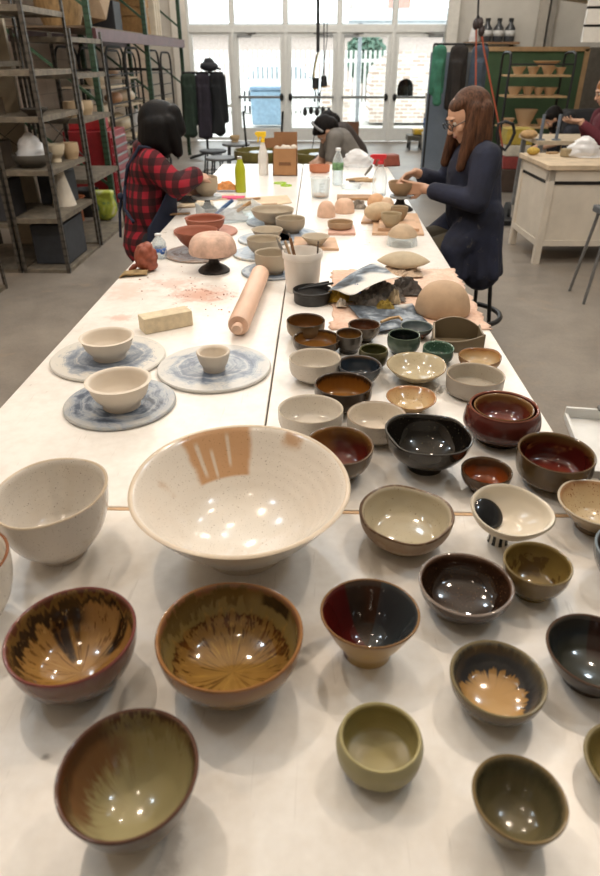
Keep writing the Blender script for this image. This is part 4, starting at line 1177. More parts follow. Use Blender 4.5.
# bowl worked on by the woman in plaid
p, R_ = bandwheel('dark banding wheel under the bowl held by the woman in plaid', 206.5, 213, 20, .085, .085, 'b4b6b8')
PLAIDBOWL = p
k = mpp(p); rb_ = 11.6 * k
o = bowl_mesh(rb_, .098, .58, 'deep', .006).build('clay_bowl', RAW('b5a48c')(.1, .1), None, smooth=60, loc=p)
tag(o, 'tall raw clay bowl being shaped by the woman in plaid', 'bowl', 'raw unglazed clay pots waiting on the tables')

# ------------------------------------------------------------------ grey clay bowls on bats in the middle
GREY = RAW('afa390'); BB = slipmat
bat('blue smeared bat at the left rear under the flared clay dish', (246.5, 297, 217, 229), slipmat(3.3, '9aa4ae', '66778c'))
bat('large blue bat under the clay bowl at right rear of the group', (258, 318, 228.5, 243), slipmat(5.3, '9aa4ae', '5b6f8a'))
bat('pale blue bat partly hidden behind the second clay bowl', (238, 292, 232, 248.5), slipmat(6.1, 'a9b0b5', '74869a'))
bat('cream bat with a blue middle under the second clay bowl', (232.5, 288, 246, 263), slipmat(8.4, 'cbc5b8', '7d8fa3'))
bat('dark blue grey bat under the nearest clay bowl by the tool bucket', (241.5, 300, 261, 284), slipmat(9.9, '8f979e', '59697d'))
rawbowl('flared grey clay dish on a tall foot, farthest of the grey group', (251, 294, 205, 226), .40, 'foot', GREY)
rawbowl('grey clay bowl at the right rear of the grey group on a large blue bat', (275.5, 305, 215, 234), .62, 'deep', GREY)
rawbowl('low grey clay bowl on a pale blue bat behind the second bowl', (251.5, 283, 226, 246), .6, 'cone', GREY)
rawbowl('grey clay bowl second nearest in the group, on a cream bat', (246.5, 281, 234.5, 257), .5, 'round', GREY)
rawbowl('nearest grey clay bowl of the group, partly behind the tool bucket', (254.5, 290, 248, 275), .6, 'deep', GREY)
# white tub with tools
c = at(302, 295); k = mpp(c); Rt = 19.5 * k; h = .05
while proj((c.x, c.y, TZ + h))[1] > 255: h += .002
r = thing('plastic_tub', 'translucent white plastic tub holding clay tools', 'tub', (c.x, c.y + Rt * .85, TZ), 0)
MB().lathe([(0, .001), (Rt * .83, .001), (Rt * .85, .006), (Rt * .97, h * .82), (Rt * 1.02, h * .83), (Rt * 1.04, h * .98), (Rt * 1.0, h), (Rt * .96, h * .97), (Rt * .92, h * .8), (Rt * .81, .008), (0, .006)], 48).build('body', MILKY, r, smooth=50)
TUB = r.location.copy()
def stick(label, p, q, rad, m, name='clay_tool', cat='clay tool', group='clay tools', n=8, tip=None):
    p, q = Vector(p), Vector(q)
    o = bpy.data.objects.new(name, None)
    r = thing(name, label, cat, p, 0, group)
    MB().tube([(0, 0, 0), (q - p) * .5, (q - p)], [rad * .7, rad * 1.15, rad], n).build('handle', m, r)
    if tip: MB().tube([(q - p), (q - p) * 1.12], [rad * .6, rad * .35], n).build('tip', tip, r)
    bpy.data.objects.remove(o)
    return r
WOODT = M('7a5636', .6, var=.2, stretch=(1, 1, .2), scale=40); METT = M('9a9894', .35, .8)
for i, (lb, dx0, dx1, dz, rad, m, tip) in enumerate((
        ('brown wooden clay tool leaning left out of the tub, tallest', .0, -.045, 1.28, .0055, WOODT, METT),
        ('grey metal clay tool leaning far left on the tub rim', -.01, -.088, 1.14, .006, METT, METT),
        ('pale wooden clay tool between two darker ones in the tub', -.005, -.066, 1.18, .005, M('b59a7a', .6), None),
        ('thin dark needle tool standing upright at the tub right side', .05, .058, 1.15, .0028, M('4a4038', .5), None))):
    stick(lb, TUB + Vector((dx0, -.02 + .012 * i, .012)), TUB + Vector((dx1, .005 + .012 * i, h * dz)), rad, m, tip=tip, group='clay tools standing in the white tub')
# black round tray with tools across it
c = at(312, 307.5); k = mpp(c); Rt = 19.4 * k; h = .05
r = thing('round_tray', 'black round plastic tray with a shallow wall beside the white tub', 'tray', (c.x, c.y + Rt * .97, TZ), 0)
MB().lathe([(0, 0), (Rt * .93, 0), (Rt * .96, .004), (Rt * .97, .034), (Rt * 1.03, .036), (Rt * 1.03, .045), (Rt * .98, .046), (Rt * .94, .038), (Rt * .92, .028), (0, .026)], 56).build('body', M('2b2a29', .45, var=.3, scale=50), r, smooth=40)
TR0 = r.location.copy()
for i, (x0, y0, x1, y1) in enumerate(((-.05, -.02, .075, .05), (-.03, .012, .06, .066))):
    stick(('black tool lying across the black round tray, nearer one', 'black tool lying across the black round tray, farther one')[i], TR0 + Vector((x0, y0, .049 if i else .051)), TR0 + Vector((x1, y1, .052)), .0045, M('1d1c1c', .4), group='tools on the black round tray')

# ------------------------------------------------------------------ boards and small pots toward the right
PLY = M('cda98a', .65, var=.1, scale=12, stretch=(.3, 1, 1))
def board(label, quad, th, z=TZ, m=PLY, name='wooden_board', group='wooden boards under drying pots'):
    pts = [at(x, y, z) for x, y in quad]
    cx = sum(p.x for p in pts) / 4; cy = sum(p.y for p in pts) / 4
    o = MB().prism([(p.x - cx, p.y - cy) for p in pts], 0, th).build(name, m, None, bevel=.001, smooth=0, loc=(cx, cy, z + .0004))
    return tag(o, label, 'board', group)
board('square plywood board under a small flared clay dish', ((293.5, 250), (339, 251), (335, 240), (294.5, 239)), .012)
rawbowl('small flared clay dish on a square board right of the grey group', (301.5, 329.5, 233, 246.5), .55, 'cone', GREY, z=TZ + .0128)
board('square pinkish board under the low oval clay dish', ((328, 235.5), (355.6, 235.5), (354, 227), (329, 227)), .012, m=M('d2a896', .65, var=.08))
rawbowl('low oval clay dish on a square pinkish board', (327.5, 353, 219, 230.5), .8, 'straight', RAW('a98f72'), z=TZ + .0128)
for lb, px, yb, wpx, hh, col in (('small pale pink dome mould left of the wider one', 326.3, 218.5, 18.5, .083, 'd8b39b'), ('wider low pink dome mould behind the oval dish', 344.5, 214.5, 21, .075, 'd9b79f')):
    c = at(px, yb); R_ = wpx / 2 * mpp(c)
    dome(lb, (c.x, c.y + R_, TZ + .0005), R_, hh, M(col, .8, var=.08, scale=30, bump=.15), flat=.5 if hh > .08 else .8)
board('long plywood board at the back under the leaning moulds', ((361, 224), (386, 224), (386, 212), (366, 212)), .012)
# leaning egg shaped moulds
def egg(label, px, py, z, rx, ry, rz_, col, rot, name='egg_mould'):
    c = at(px, py, z)
    o = MB().ball((0, 0, 0), (rx, ry, rz_), 32, 18).build(name, M(col, .75, var=.08, scale=25, bump=.1), None, smooth=180, loc=c, rot=rot)
    return tag(o, label, 'mould', 'rounded moulds leaning together on a board')
egg('grey tan oval mould lying on the back board, largest', 380, 211.5, TZ + .0125 + .048, .088, .06, .048, 'c2ab8c', (0, 0, .3))
egg('pale orange rounded mould behind the grey tan oval one', 376, 202.5, TZ + .051, .05, .05, .05, 'd8ac84', (0, 0, .8))
egg('small cream rounded mould right behind the grey tan oval one', 386.5, 205, TZ + .0425, .042, .042, .042, 'd3b598', (0, 0, 0))
board('larger lower plywood board near the right edge under two small bowls', ((372, 235.5), (424, 236), (417, 215.5), (374, 215.5)), .012)
board('smaller upper plywood board carrying two small raw bowls', ((378, 231), (419, 231.5), (411, 216), (380, 216)), .014, TZ + .0127)
rawbowl('small raw clay bowl in front on the stacked boards', (381, 402, 211.5, 228), .5, 'round', RAW('a8977a'), z=TZ + .0275)
rawbowl('small raw clay bowl behind another on the stacked boards', (391, 408.5, 205.5, 221.5), .55, 'round', RAW('a08c70'), z=TZ + .0275)
# glass bowl upside down with a clay cap
c = at(403.5, 248.5); R_ = 15.6 * mpp(c)
cd = Vector((c.x, c.y + R_, TZ + .0005)); hh = .085
pr = [(R_ * math.cos(a), hh * math.sin(a)) for a in [PI / 2 * k / 14 for k in range(15)]]; pr[-1] = (0, hh)
pr2 = [(max(0, (R_ - .003) * math.cos(a)), (hh - .003) * math.sin(a)) for a in [PI / 2 * k / 14 for k in range(14, -1, -1)]]; pr2[0] = (0, hh - .003)
o = MB().lathe(pr + pr2 + [pr[0]], 48).build('glass_bowl', CLEAR, None, smooth=60, loc=cd)
tag(o, 'clear bowl turned upside down under a cap of raw clay', 'bowl')
ks = [PI / 2 * k / 16 for k in range(5, 17)]
cap = [((R_ + .008) * math.cos(a), (hh + .010) * math.sin(a)) for a in ks]; cap[-1] = (0, hh + .010)
capi = [((R_ + .001) * math.cos(a), (hh + .001) * math.sin(a)) for a in reversed(ks)]; capi[0] = (0, hh + .001)
o = MB().lathe(cap + capi + [cap[0]], 48).build('draped_clay', M('b9a287', .75, var=.08, scale=25), None, smooth=60, loc=cd)
tag(o, 'domed cap of raw clay draped over the upturned clear bowl', 'clay form')

# ------------------------------------------------------------------ canvas, moulds, scraps and newspapers
t = NT('canvas'); oc = t.n('TexCoord').outputs['Object']
v = t.math('ADD', t.math('MULTIPLY', t.noise(oc, 6, 4, .7), .7), t.math('MULTIPLY', t.noise(oc, 90, 2), .3))
CANV = t.bsdf(t.ramp(v, [(.32, S('c49c86')), (.5, S('d8b9a5')), (.65, S('e4d2c3'))]), .9, bump=t.noise(oc, 220, 2), bstr=.4)
q = [at(*p) for p in ((331, 331), (491.5, 331), (453, 269.5), (331, 270.5))]
rnd = random.Random(5)
def canvas(u, v):
    a = q[0].lerp(q[1], u); b = q[3].lerp(q[2], u); p = a.lerp(b, v)
    e = (.010 if u in (0, 1) or v in (0, 1) else 0)
    return (p.x + rnd.uniform(-e, e), p.y + rnd.uniform(-e, e), TZ + .0025 + .0008 * math.sin(9 * u + 7 * v))
o = MB().grid(canvas, 40, 30).build('canvas_sheet', CANV, None, smooth=180, solid=.002)
tag(o, 'pinkish canvas sheet with frayed edges on the right table', 'canvas sheet')
CZ = TZ + .0065
c = at(446, 319.5, CZ); R_ = 28 * mpp(c)
dome('large smooth tan dome mould on the canvas at the right table edge', (c.x, c.y + R_ * .86, CZ), R_, .105, M('b99d80', .75, var=.09, scale=12, bump=.1), flat=.3)
# leaf shaped clay form on crumpled newspaper
def crumple(label, c, rx, ry, hh, m, seed, name, cat, group=None, n=16):
    rnd = random.Random(seed)
    hs = [[rnd.random() for _ in range(n + 1)] for _ in range(n + 1)]
    def fn(u, v):
        x, y = u * 2 - 1, v * 2 - 1
        rr = min(1, math.hypot(x, y))
        e = max(0, 1 - rr ** 3)
        i, j = int(u * n), int(v * n)
        return (c.x + x * rx * (1 + .18 * (hs[i][j] - .5)), c.y + y * ry * (1 + .18 * (hs[j][i] - .5)), c.z + .004 + hh * e * (.45 + .55 * hs[i][j]))
    o = MB().grid(fn, n, n).build(name, m, None, smooth=0, solid=.0012)
    return tag(o, label, cat, group)
def newsmat(seed, dark):
    t = NT('newsprint'); oc = t.n('NewGeometry').outputs['Position']
    of = t.n('Mapping', ins={'Vector': oc, 'Location': (seed, seed, 0), 'Rotation': (0, 0, .6)}).outputs[0]
    pic = t.noise(of, 14, 4, .6, .5)
    ln = t.n('TexWave', ins={'Vector': of, 'Scale': 60.0, 'Distortion': .4}).outputs[1]
    paper = t.mix(t.math('MULTIPLY', t.step(ln, .5, .8), .3), S('dcdad4'), S('8f9092'))
    img = t.ramp(pic, [(.35, S('22262c')), (.5, S('5b6672')), (.62, S('98a2ac')), (.75, S('d5d4d0'))])
    mk = t.step(t.noise(of, 4.5, 1), dark - .03, dark + .03)
    return t.bsdf(t.mix(mk, paper, img), .7)
c = at(400, 273, CZ)
crumple('crumpled newspaper under the leaf shaped clay form', Vector((c.x, c.y, CZ)), .085, .065, .030, M('cbb49c', .8, var=.22, scale=30), 3, 'crumpled_paper', 'paper')
def leaf(u, v):
    x = u * 2 - 1; w = (1 - abs(x) ** 2.2) * .55 + .0
    y = (v * 2 - 1) * w
    return (x * .105, y * .11, .030 * (1 - x * x) * (1 - (v * 2 - 1) ** 2) ** .6)
cl = at(403.5, 265, CZ + .03)
o = MB().grid(leaf, 36, 18).build('clay_form', M('b5a68c', .75, var=.07, scale=20), None, smooth=180, solid=.007, loc=(cl.x, cl.y + .01, CZ + .042), rot=(math.radians(12), 0, math.radians(-4)))
tag(o, 'leaf shaped grey clay form resting on crumpled paper', 'clay form')
# newspaper bridging the scrap heap
qa = [(at(328, 291, TZ + .045)), (at(356, 294, TZ + .075)), (at(402, 277, TZ + .095)), (at(374, 262.5, TZ + .07))]
def news(u, v):
    a = qa[0].lerp(qa[1], u); b = qa[3].lerp(qa[2], u); p = a.lerp(b, v)
    return (p.x, p.y, p.z + .012 * math.sin(PI * v) + .006 * math.sin(2 * PI * u))
o = MB().grid(news, 14, 20).build('newspaper', newsmat(2.0, .43), None, smooth=180, solid=.0012)
tag(o, 'newspaper sheet with a grey picture draped over the scrap heap', 'newspaper', 'newspapers on the canvas')
qb = [at(*p, CZ) for p in ((374, 334), (430, 326), (412, 306), (348, 308))]
def news2(u, v):
    a = qb[0].lerp(qb[1], u); b = qb[3].lerp(qb[2], u); p = a.lerp(b, v)
    return (p.x, p.y, CZ + .004 + .004 * math.sin(5 * u + 2 * v) + .003 * math.sin(8 * v))
o = MB().grid(news2, 16, 12).build('newspaper', newsmat(5.0, .38), None, smooth=180, solid=.0012)
tag(o, 'newspaper with a dark picture lying flat among the small bowls', 'newspaper', 'newspapers on the canvas')
# scrap heap: each rag or offcut its own lump
RAG = lambda c: M(c, .85, var=.25, scale=40, bump=.3)
for lb, px, py, z, rx, ry, hh, col, sd in (
        ('dark grey crumpled rag in the middle of the scrap heap', 383, 297, CZ, .075, .06, .062, '67625d', 1),
        ('black crumpled rag at the right end of the scrap heap', 406, 292, CZ, .06, .05, .058, '524d4a', 2),
        ('charcoal crumpled rag at the front of the scrap heap', 372, 304, CZ, .06, .04, .036, '77716a', 3),
        ('mid grey crumpled rag at the left of the scrap heap', 357, 299, CZ, .045, .04, .042, '8a837b', 4),
        ('olive yellow crumpled scrap beside the white tub', 339, 299, CZ, .045, .045, .05, 'b08a2a', 5),
        ('small white crumpled ball of paper at the left scrap heap end', 341.5, 306.5, CZ, .018, .016, .028, 'd3cbbf', 6),
        ('blue crumpled scrap in the scrap heap', 356, 293, TZ + .045, .016, .016, .03, '2f52a0', 7),
        ('mustard brown crumpled scrap at the front of the scrap heap', 385, 308, CZ, .03, .02, .028, '9a8438', 8),
        ('cream paper offcut at the right front of the scrap heap', 394, 303, CZ, .022, .02, .05, 'c2b294', 9)):
    c = at(px, py, z)
    crumple(lb, Vector((c.x, c.y, z)), rx, ry, hh, RAG(col), sd, 'crumpled_scrap', 'scrap', 'crumpled rags and scraps in the heap', 12)
# bent wooden tool on the newspaper
zt_ = CZ + .020
pts = [at(*p, zt_) for p in ((381, 322), (390, 318.5), (399, 317), (402, 320))]
o = MB().tube([p - pts[0] for p in pts], [.0045, .0055, .0055, .004], 8).build('clay_tool', M('c9a678', .6, var=.1), None, loc=pts[0])
tag(o, 'bent pale wooden tool lying on the flat newspaper', 'clay tool')
# white tray overhanging the right table edge
c = at(590, 455, TZ)
r = thing('plastic_tray', 'white shallow tray with a dark handle slot at the right table edge', 'tray', (c.x + .085, c.y + .02, TZ + .001), math.radians(-8))
WT = M('d9dad8', .4, var=.04)
m = MB(); m.box((0, 0, .004), (.22, .26, .008)); m.box((0, .127, .02), (.22, .008, .03)); m.box((0, -.127, .012), (.22, .008, .016)); m.box((-.107, 0, .012), (.008, .26, .016)); m.box((.107, 0, .02), (.008, .26, .03))
m.build('body', WT, r, smooth=0, bevel=.002)
TRAYP = r.location.copy()
MB().box((.03, .122, .040), (.14, .02, .008)).build('handle', M('5a5a58', .5), r, smooth=0, bevel=.002)

# ------------------------------------------------------------------ farther things on the table
c = at(319.5, 173.5); R_ = 10.5 * mpp(c)
mb = bowl_mesh(R_, .055, .75, 'straight', .008); mb.v = [(x, y * .55, z) for x, y, z in mb.v]
o = mb.build('clay_dish', RAW('c07a58')(.05, .1), None, smooth=60, loc=(c.x, c.y + R_ * .5, TZ))
tag(o, 'orange terracotta oval dish at the far end of the table', 'dish')
# measuring jug
c = at(320.3, 199); R_ = 10 * mpp(c); h = .1
while proj((c.x, c.y, TZ + h))[1] > 179: h += .003
r = thing('measuring_jug', 'clear plastic measuring jug with a little brown slip in the bottom', 'jug', (c.x, c.y + R_, TZ), 0)
MB().lathe([(0, .001), (R_ * .88, .001), (R_, h), (R_ * .96, h), (R_ * .85, .006), (0, .005)], 40).build('body', CLEAR, r, smooth=40)
MB().lathe([(0, .007), (R_ * .84, .007), (R_ * .86, h * .16), (0, h * .16)], 40).build('slip', M('c79a72', .3), r, smooth=40)
m = MB()
for k in range(4): m.box((.2 * R_, -R_ * (.90 + .025 * k) - .001, h * (.3 + .15 * k)), (R_ * (.5 if k % 2 else .3), .002, .003))
m.box((-R_ * .05, -R_ * .93 - .002, h * .52), (.002, .002, h * .45))
m.build('scale_marks', M('8a8480', .6), r, smooth=0)
# plastic bag around a block of clay
c = at(385, 167); 
o = MB().box((0, 0, .045), (.2, .12, .09), taper=.85).build('clay_block', M('8d4b3c', .5, var=.15, scale=15), None, bevel=.012, smooth=30, loc=(c.x + .02, c.y + .06, TZ + .0005), rot=(0, 0, .25))
tag(o, 'block of reddish clay at the far right table end', 'clay block')
def bag(label, c, rx, ry, hh, seed, m, name='plastic_bag'):
    rnd = random.Random(seed); mb = MB()
    n, k = 22, 12
    for_ = [[rnd.uniform(.78, 1.12) for _ in range(n)] for _ in range(k + 1)]
    def fn(u, v):
        a = 2 * PI * u; i = int(round(u * n)) % n; j = int(round(v * k))
        rr = (math.cos(v * PI / 2) ** .6) * for_[j][i] if v < 1 else .12
        return (c.x + rx * rr * math.cos(a), c.y + ry * rr * math.sin(a), c.z + .004 + hh * v * (.9 + .1 * for_[j][i]))
    o = mb.grid(fn, n, k).build(name, m, None, smooth=180)
    return tag(o, label, 'bag')
BAGM = plastic_clear((.92, .92, .93, 1), .42, .2)
c = at(357, 168); bag('crumpled clear plastic bag beside the reddish clay block', Vector((c.x, c.y + .08, TZ)), .13, .09, .13, 12, BAGM)
# strip of wood, bits
board('long narrow wooden strip behind the pink dome moulds', ((337, 201), (371, 200.5), (371, 197), (337, 197)), .016, m=M('a8835f', .7, var=.15))
for i, (px, py, l, a, col, lb) in enumerate(((360, 182, .09, .5, '3a342e', 'dark wooden tool pointing right in the far tool pile'), (366, 184, .08, 2.4, '8a6a48', 'brown wooden tool across the far tool pile'), (368, 179, .07, 1.2, '6a6258', 'grey tool standing out of the far tool pile'), (357, 186, .08, .1, 'a98a62', 'pale wooden tool lying in front of the far tool pile'), (365, 189, .07, .0, 'c2a27a', 'pale wooden block tool nearest in the far tool pile'))):
    c = at(px, py)
    stick(lb, (c.x - l * math.cos(a), c.y - l * .4 * math.sin(a), TZ + .008 + .011 * i), (c.x + l * math.cos(a), c.y + l * math.sin(a) * .4, TZ + .010 + .013 * i + (.05 if i == 2 else 0)), .009, M(col, .6, var=.15), group='clay tools piled beyond the jug')
c = at(351, 190); h = .03
r = MB().lathe([(0, .001), (.05, .001), (.06, .03), (.057, .03), (.048, .004), (0, .004)], 32)
r.v = [(x * 1.25, y * .8, z) for x, y, z in r.v]
tag(r.build('clear_dish', CLEAR, None, smooth=40, loc=(c.x, c.y + .04, TZ)), 'shallow clear plastic dish behind the wooden strip', 'dish')
c = at(359, 209); 
crumple('crumpled grey foil scrap right of the pink dome moulds', Vector((c.x, c.y + .03, TZ)), .045, .04, .05, M('8a8176', .4, .3, var=.3, scale=60), 21, 'crumpled_foil', 'foil', None, 10)
c = at(399.5, 213); p, R_ = bandwheel('dark banding wheel under the bowl held by the woman in navy', 401, 212.5, 27, .080, .062, 'aab0b4')
NAVYBOWL = p
k = mpp(p)
o = bowl_mesh(13.0 * k, .072, .5, 'round', .006).build('clay_bowl', RAW('9a8468')(.08, .1), None, smooth=60, loc=p)
tag(o, 'raw clay bowl turning between the hands of the woman in navy', 'bowl', 'raw unglazed clay pots waiting on the tables')
# lime cord
for i, (px, py, rr) in enumerate(((280, 184, .035), (286, 186.5, .03))):
    c = at(px, py)
    o = MB().tube([(rr * math.cos(a) * 1.2, rr * math.sin(a), .004) for a in [2 * PI * k / 20 for k in range(21)]], .004, 6).build('cord_loop', M('a9d23a', .6), None, loc=(c.x, c.y + .02, TZ))
    tag(o, ('lime green cord loop behind the middle of the table, left one', 'lime green cord loop nearer the jug, right one')[i], 'cord', 'lime green cord loops')
# left side clutter behind the terracotta
c = at(228, 222); r = thing('plastic_container', 'open clear plastic container of tools behind the terracotta bowls', 'container', (c.x, c.y + .07, TZ), math.radians(22))
m = MB(); 
for s_ in (-1, 1):
    m.box((s_ * .16, 0, .04), (.006, .2, .08)); m.box((0, s_ * .1, .04), (.326, .006, .08))
m.box((0, 0, .004), (.32, .2, .006)); m.build('body', CLEAR, r, smooth=0, bevel=.002)
CT = r.location.copy()
for i, (dx, dy, a, col, lb) in enumerate(((-.06, 0, .4, '5a5a5e', 'dark grey tool lying in the clear container, left one'), (.02, .02, .9, 'c8c4bc', 'white tool sticking up in the clear container'), (.07, -.01, .3, 'b58a5a', 'brown tool lying in the clear container, right one'), (-.02, -.04, -.3, '4a6a9a', 'blue handled tool lying in the clear container'))):
    stick(lb, CT + Vector((dx - .05, dy, .016 + .006 * i)), CT + Vector((dx + .05, dy + .04 * math.sin(a), .05 + .02 * i)), .009, M(col, .6), group='tools inside the clear container')
crumple('white crumpled paper inside the clear container', CT + Vector((0, 0, .005)), .1, .06, .05, M('d5d6d8', .7), 31, 'crumpled_paper', 'paper', None, 10)
for i, (quad, th, col, lb) in enumerate(((((232, 213), (292, 203), (287, 196), (240, 199)), .006, 'd5bfa0', 'large cream board behind the flared clay dish'), (((176, 209), (214, 206), (212, 201), (182, 203)), .008, 'd9c3a2', 'pale board in front of the woman in plaid'), (((186, 203), (236, 199), (234, 195.5), (190, 198)), .008, 'd8c0a0', 'pale board beneath the orange scraps'))):
    board(lb, quad, th, m=M(col, .7, var=.08), group='pale boards on the far left table')
for i, (x0, y0, x1, y1, z, lb) in enumerate(((238, 206, 277, 204, .016, 'flat wooden slat lying on the large cream board, nearer one'), (237, 199.5, 260, 198, .014, 'flat wooden slat lying on the large cream board, farther one'), (168, 214.5, 190, 213, .006, 'narrow wooden slat at the left table edge'))):
    p, q_ = at(x0, y0, TZ + z), at(x1, y1, TZ + z)
    o = MB().bar((0, 0, 0), q_ - p, .022, .008).build('wood_strip', M('b08a62', .65, var=.15), None, smooth=0, bevel=.001, loc=p)
    tag(o, lb, 'slat', 'wooden slats on the far left table')
c = at(226, 192)
crumple('orange brown crumpled scraps bag behind the worked bowl', Vector((c.x, c.y + .05, TZ + .010)), .08, .06, .05, M('d08a4a', .7, var=.25, scale=30), 41, 'crumpled_scrap', 'scrap', None, 10)
c = at(186, 204)
crumple('black crumpled cloth on the table by the woman in plaid', Vector((c.x, c.y + .05, TZ + .010)), .06, .07, .085, M('1d1a1c', .8, var=.3), 43, 'crumpled_cloth', 'cloth', None, 10)
# cloth hanging off the left edge
c = at(112, 279)
def clothf(u, v):
    return (c.x - .03 + .16 * u, c.y - .01 + .07 * v + .05 * u, TZ + (.004 if u > .42 else .004 - (.42 - u) * .22) + .006 * math.sin(11 * v + 3 * u) + .006)
tag(MB().grid(clothf, 16, 10).build('rag', M('a88f68', .85, var=.25, scale=30), None, smooth=180, solid=.004), 'tan rag hanging over the left table edge by the clay lump', 'rag')

r = thing('stool', 'plain grey stool under the white tray at the right table edge', 'stool', (TRAYP.x + .01, TRAYP.y, 0))
MB().box((0, 0, TZ - .018), (.17, .22, .036)).build('seat', M('9a9a98', .5), r, smooth=0, bevel=.004)
for sx in (-1, 1):
    for sy in (-1, 1): MB().tube([(sx * .07, sy * .09, TZ - .03), (sx * .075, sy * .10, 0)], .012, 8).build('leg', M('8a8b8c', .4, .6), r)
# ------------------------------------------------------------------ shelving along the left
def zfor(x, y, py):
    lo, hi = -1.0, 4.5
    for _ in range(40):
        m_ = (lo + hi) / 2
        if proj((x, y, m_))[1] > py: lo = m_
        else: hi = m_
    return (lo + hi) / 2
def slotted(col, rough=.5):
    t = NT('slotted steel'); oc = t.n('TexCoord').outputs['Object']; s_ = t.n('SeparateXYZ'); t.put(s_.inputs[0], oc)
    w = t.math('FRACT', t.math('MULTIPLY', s_.outputs[2], 16.0))
    hole = t.math('MULTIPLY', t.step(w, .25, .3), t.math('SUBTRACT', 1.0, t.step(w, .55, .6)))
    base = t.ramp(t.noise(oc, 20, 4, .7), [(.3, tuple(c * .7 for c in S(col)[:3]) + (1,)), (.7, S(col))])
    return t.bsdf(t.mix(t.math('MULTIPLY', hole, .45), base, S('1a1a18')), rough, .4)
POST = slotted('625c54'); GREENP = slotted('3c5642')
SHELFM = M('7d7364', .6, .2, var=.22, scale=14); RUSTE = M('6e6358', .6, .3, var=.3, scale=20)
A2, A1, A3 = at(70.5, 273.5, 0), at(24, 273.5, 0), at(101, 247, 0)
sx1, sx0, sy0, sy1 = A2.x, A1.x, A2.y, A3.y
HS = [max(.03, zfor(A2.x, A2.y, p)) for p in (270, 219, 171, 117, 70, 4)]
def shelf_unit(label, x0, x1, y0, y1, hs, htop, mat_board=SHELFM, brace=True):
    r = thing('shelving_unit', label, 'shelf', (x0, y0, 0), 0, 'grey steel shelving units on the left')
    w, d = x1 - x0, y1 - y0
    for ax in (0, w):
        for ay in (0, d):
            m = MB(); sx = 1 if ax == 0 else -1; sy = 1 if ay == 0 else -1
            m.box((ax + sx * .002, ay + sy * .015, htop / 2), (.004, .03, htop)); m.box((ax + sx * .015, ay + sy * .002, htop / 2), (.03, .004, htop))
            m.build('post', POST, r, smooth=0)
    for z in hs:
        m = MB().box((w / 2, d / 2, z - .012), (w - .012, d - .012, .022))
        m.box((w / 2, .010, z - .02), (w - .012, .006, .04)); m.box((w / 2, d - .010, z - .02), (w - .012, .006, .04)); m.box((.010, d / 2, z - .02), (.006, d - .012, .04)); m.box((w - .010, d / 2, z - .02), (.006, d - .012, .04))
        m.build('shelf_board', mat_board, r, smooth=0)
    if brace:
        for s_ in (0, 1):
            m = MB().bar((.012, d - .03, hs[2] if s_ else hs[3]), (w - .012, d - .03, hs[3] if s_ else hs[2]), .02, .004)
            m.build('brace', POST, r, smooth=0)
    return r
TOP = zfor(A2.x, A2.y, -30)
shelf_unit('grey steel shelving unit holding a white cone and bowls, front left', sx0, sx1, sy0, sy1, HS, TOP)
shelf_unit('grey steel shelving unit at the left edge beside the one with the white cone', sx0 - .60, sx0 - .02, sy0, sy1, [.03, .42, .80, 1.20, 1.6, 1.95], TOP)
nz = at(8, 288, 0)
shelf_unit('low corner of grey shelving nearest the camera at the left edge', nz.x - .55, nz.x, nz.y - 1.2, nz.y, [.03, .5], zfor(nz.x, nz.y, 150), brace=False)
shelf_unit('grey steel shelving unit standing just behind the one with the white cone', sx0 - .12, sx1 - .0, sy1 + .06, sy1 + 1.0, [.03, .62, 1.14, 1.5, 1.78], 1.84, brace=False)
# things on the shelves
def rest(px, py, z): return at(px, py, z)
c = rest(67, 205, HS[1])
o = MB().lathe([(0, 0), (.105, 0), (.10, .03), (.045, .26), (.04, .30), (0, .30)], 36).build('cone_vase', M('d8cfc0', .6, var=.06), None, smooth=40, loc=(c.x - .02, c.y + .0, HS[1]))
tag(o, 'white cone shaped vase on the second shelf of the front left unit', 'vase')
def pot(label, x, y, z, r, h, kb, shape, col, name='clay_bowl', group='pots on the left shelving', cat='bowl'):
    mm = RAW(col)(h, r)
    o = bowl_mesh(r, h, kb, shape, .007, n=40).build(name, mm, None, smooth=60, loc=(x, y, z))
    return tag(o, label, cat, group)
xm = (sx0 + sx1) / 2
pot('dark grey bowl under a plastic bag on the third shelf of the front left unit', xm - .02, sy0 + .22, HS[2], .16, .10, .5, 'round', '5a5650')
pot('cream footed bowl behind the bagged dark bowl on the third shelf', xm + .06, sy0 + .52, HS[2], .09, .14, .5, 'foot', 'cdbfa5')
pot('tan jar beside the cream footed bowl on the third shelf', xm + .12, sy0 + .75, HS[2], .07, .13, .8, 'closed', 'b59c7c', name='clay_jar', cat='jar')
bag('clear plastic bag standing in the dark grey shelf bowl', Vector((xm - .02, sy0 + .22, HS[2] + .06)), .12, .12, .2, 14, BAGM)
pot('dark bowl at the front edge of the fourth shelf of the front left unit', xm + .1, sy0 + .14, HS[3], .11, .05, .5, 'flare', '3a352f')
pot('tan pot on the upper shelf behind the front left unit, nearer one', xm + .05, sy1 + .3, 1.14, .09, .13, .8, 'closed', 'c9b08e', name='clay_jar', cat='jar')
pot('tan pot on the upper shelf behind the front left unit, farther one', xm + .04, sy1 + .62, 1.14, .09, .12, .8, 'closed', 'bfa888', name='clay_jar', cat='jar')
o = MB().box((0, 0, 1.05), (.34, .05, 2.1)).build('leaning_panel', M('b0a48f', .7, var=.08, scale=4), None, smooth=0, bevel=.004, loc=(sx0 - .33, sy1 + .09, .001))
tag(o, 'tall beige panel standing upright behind the left edge shelving', 'panel')
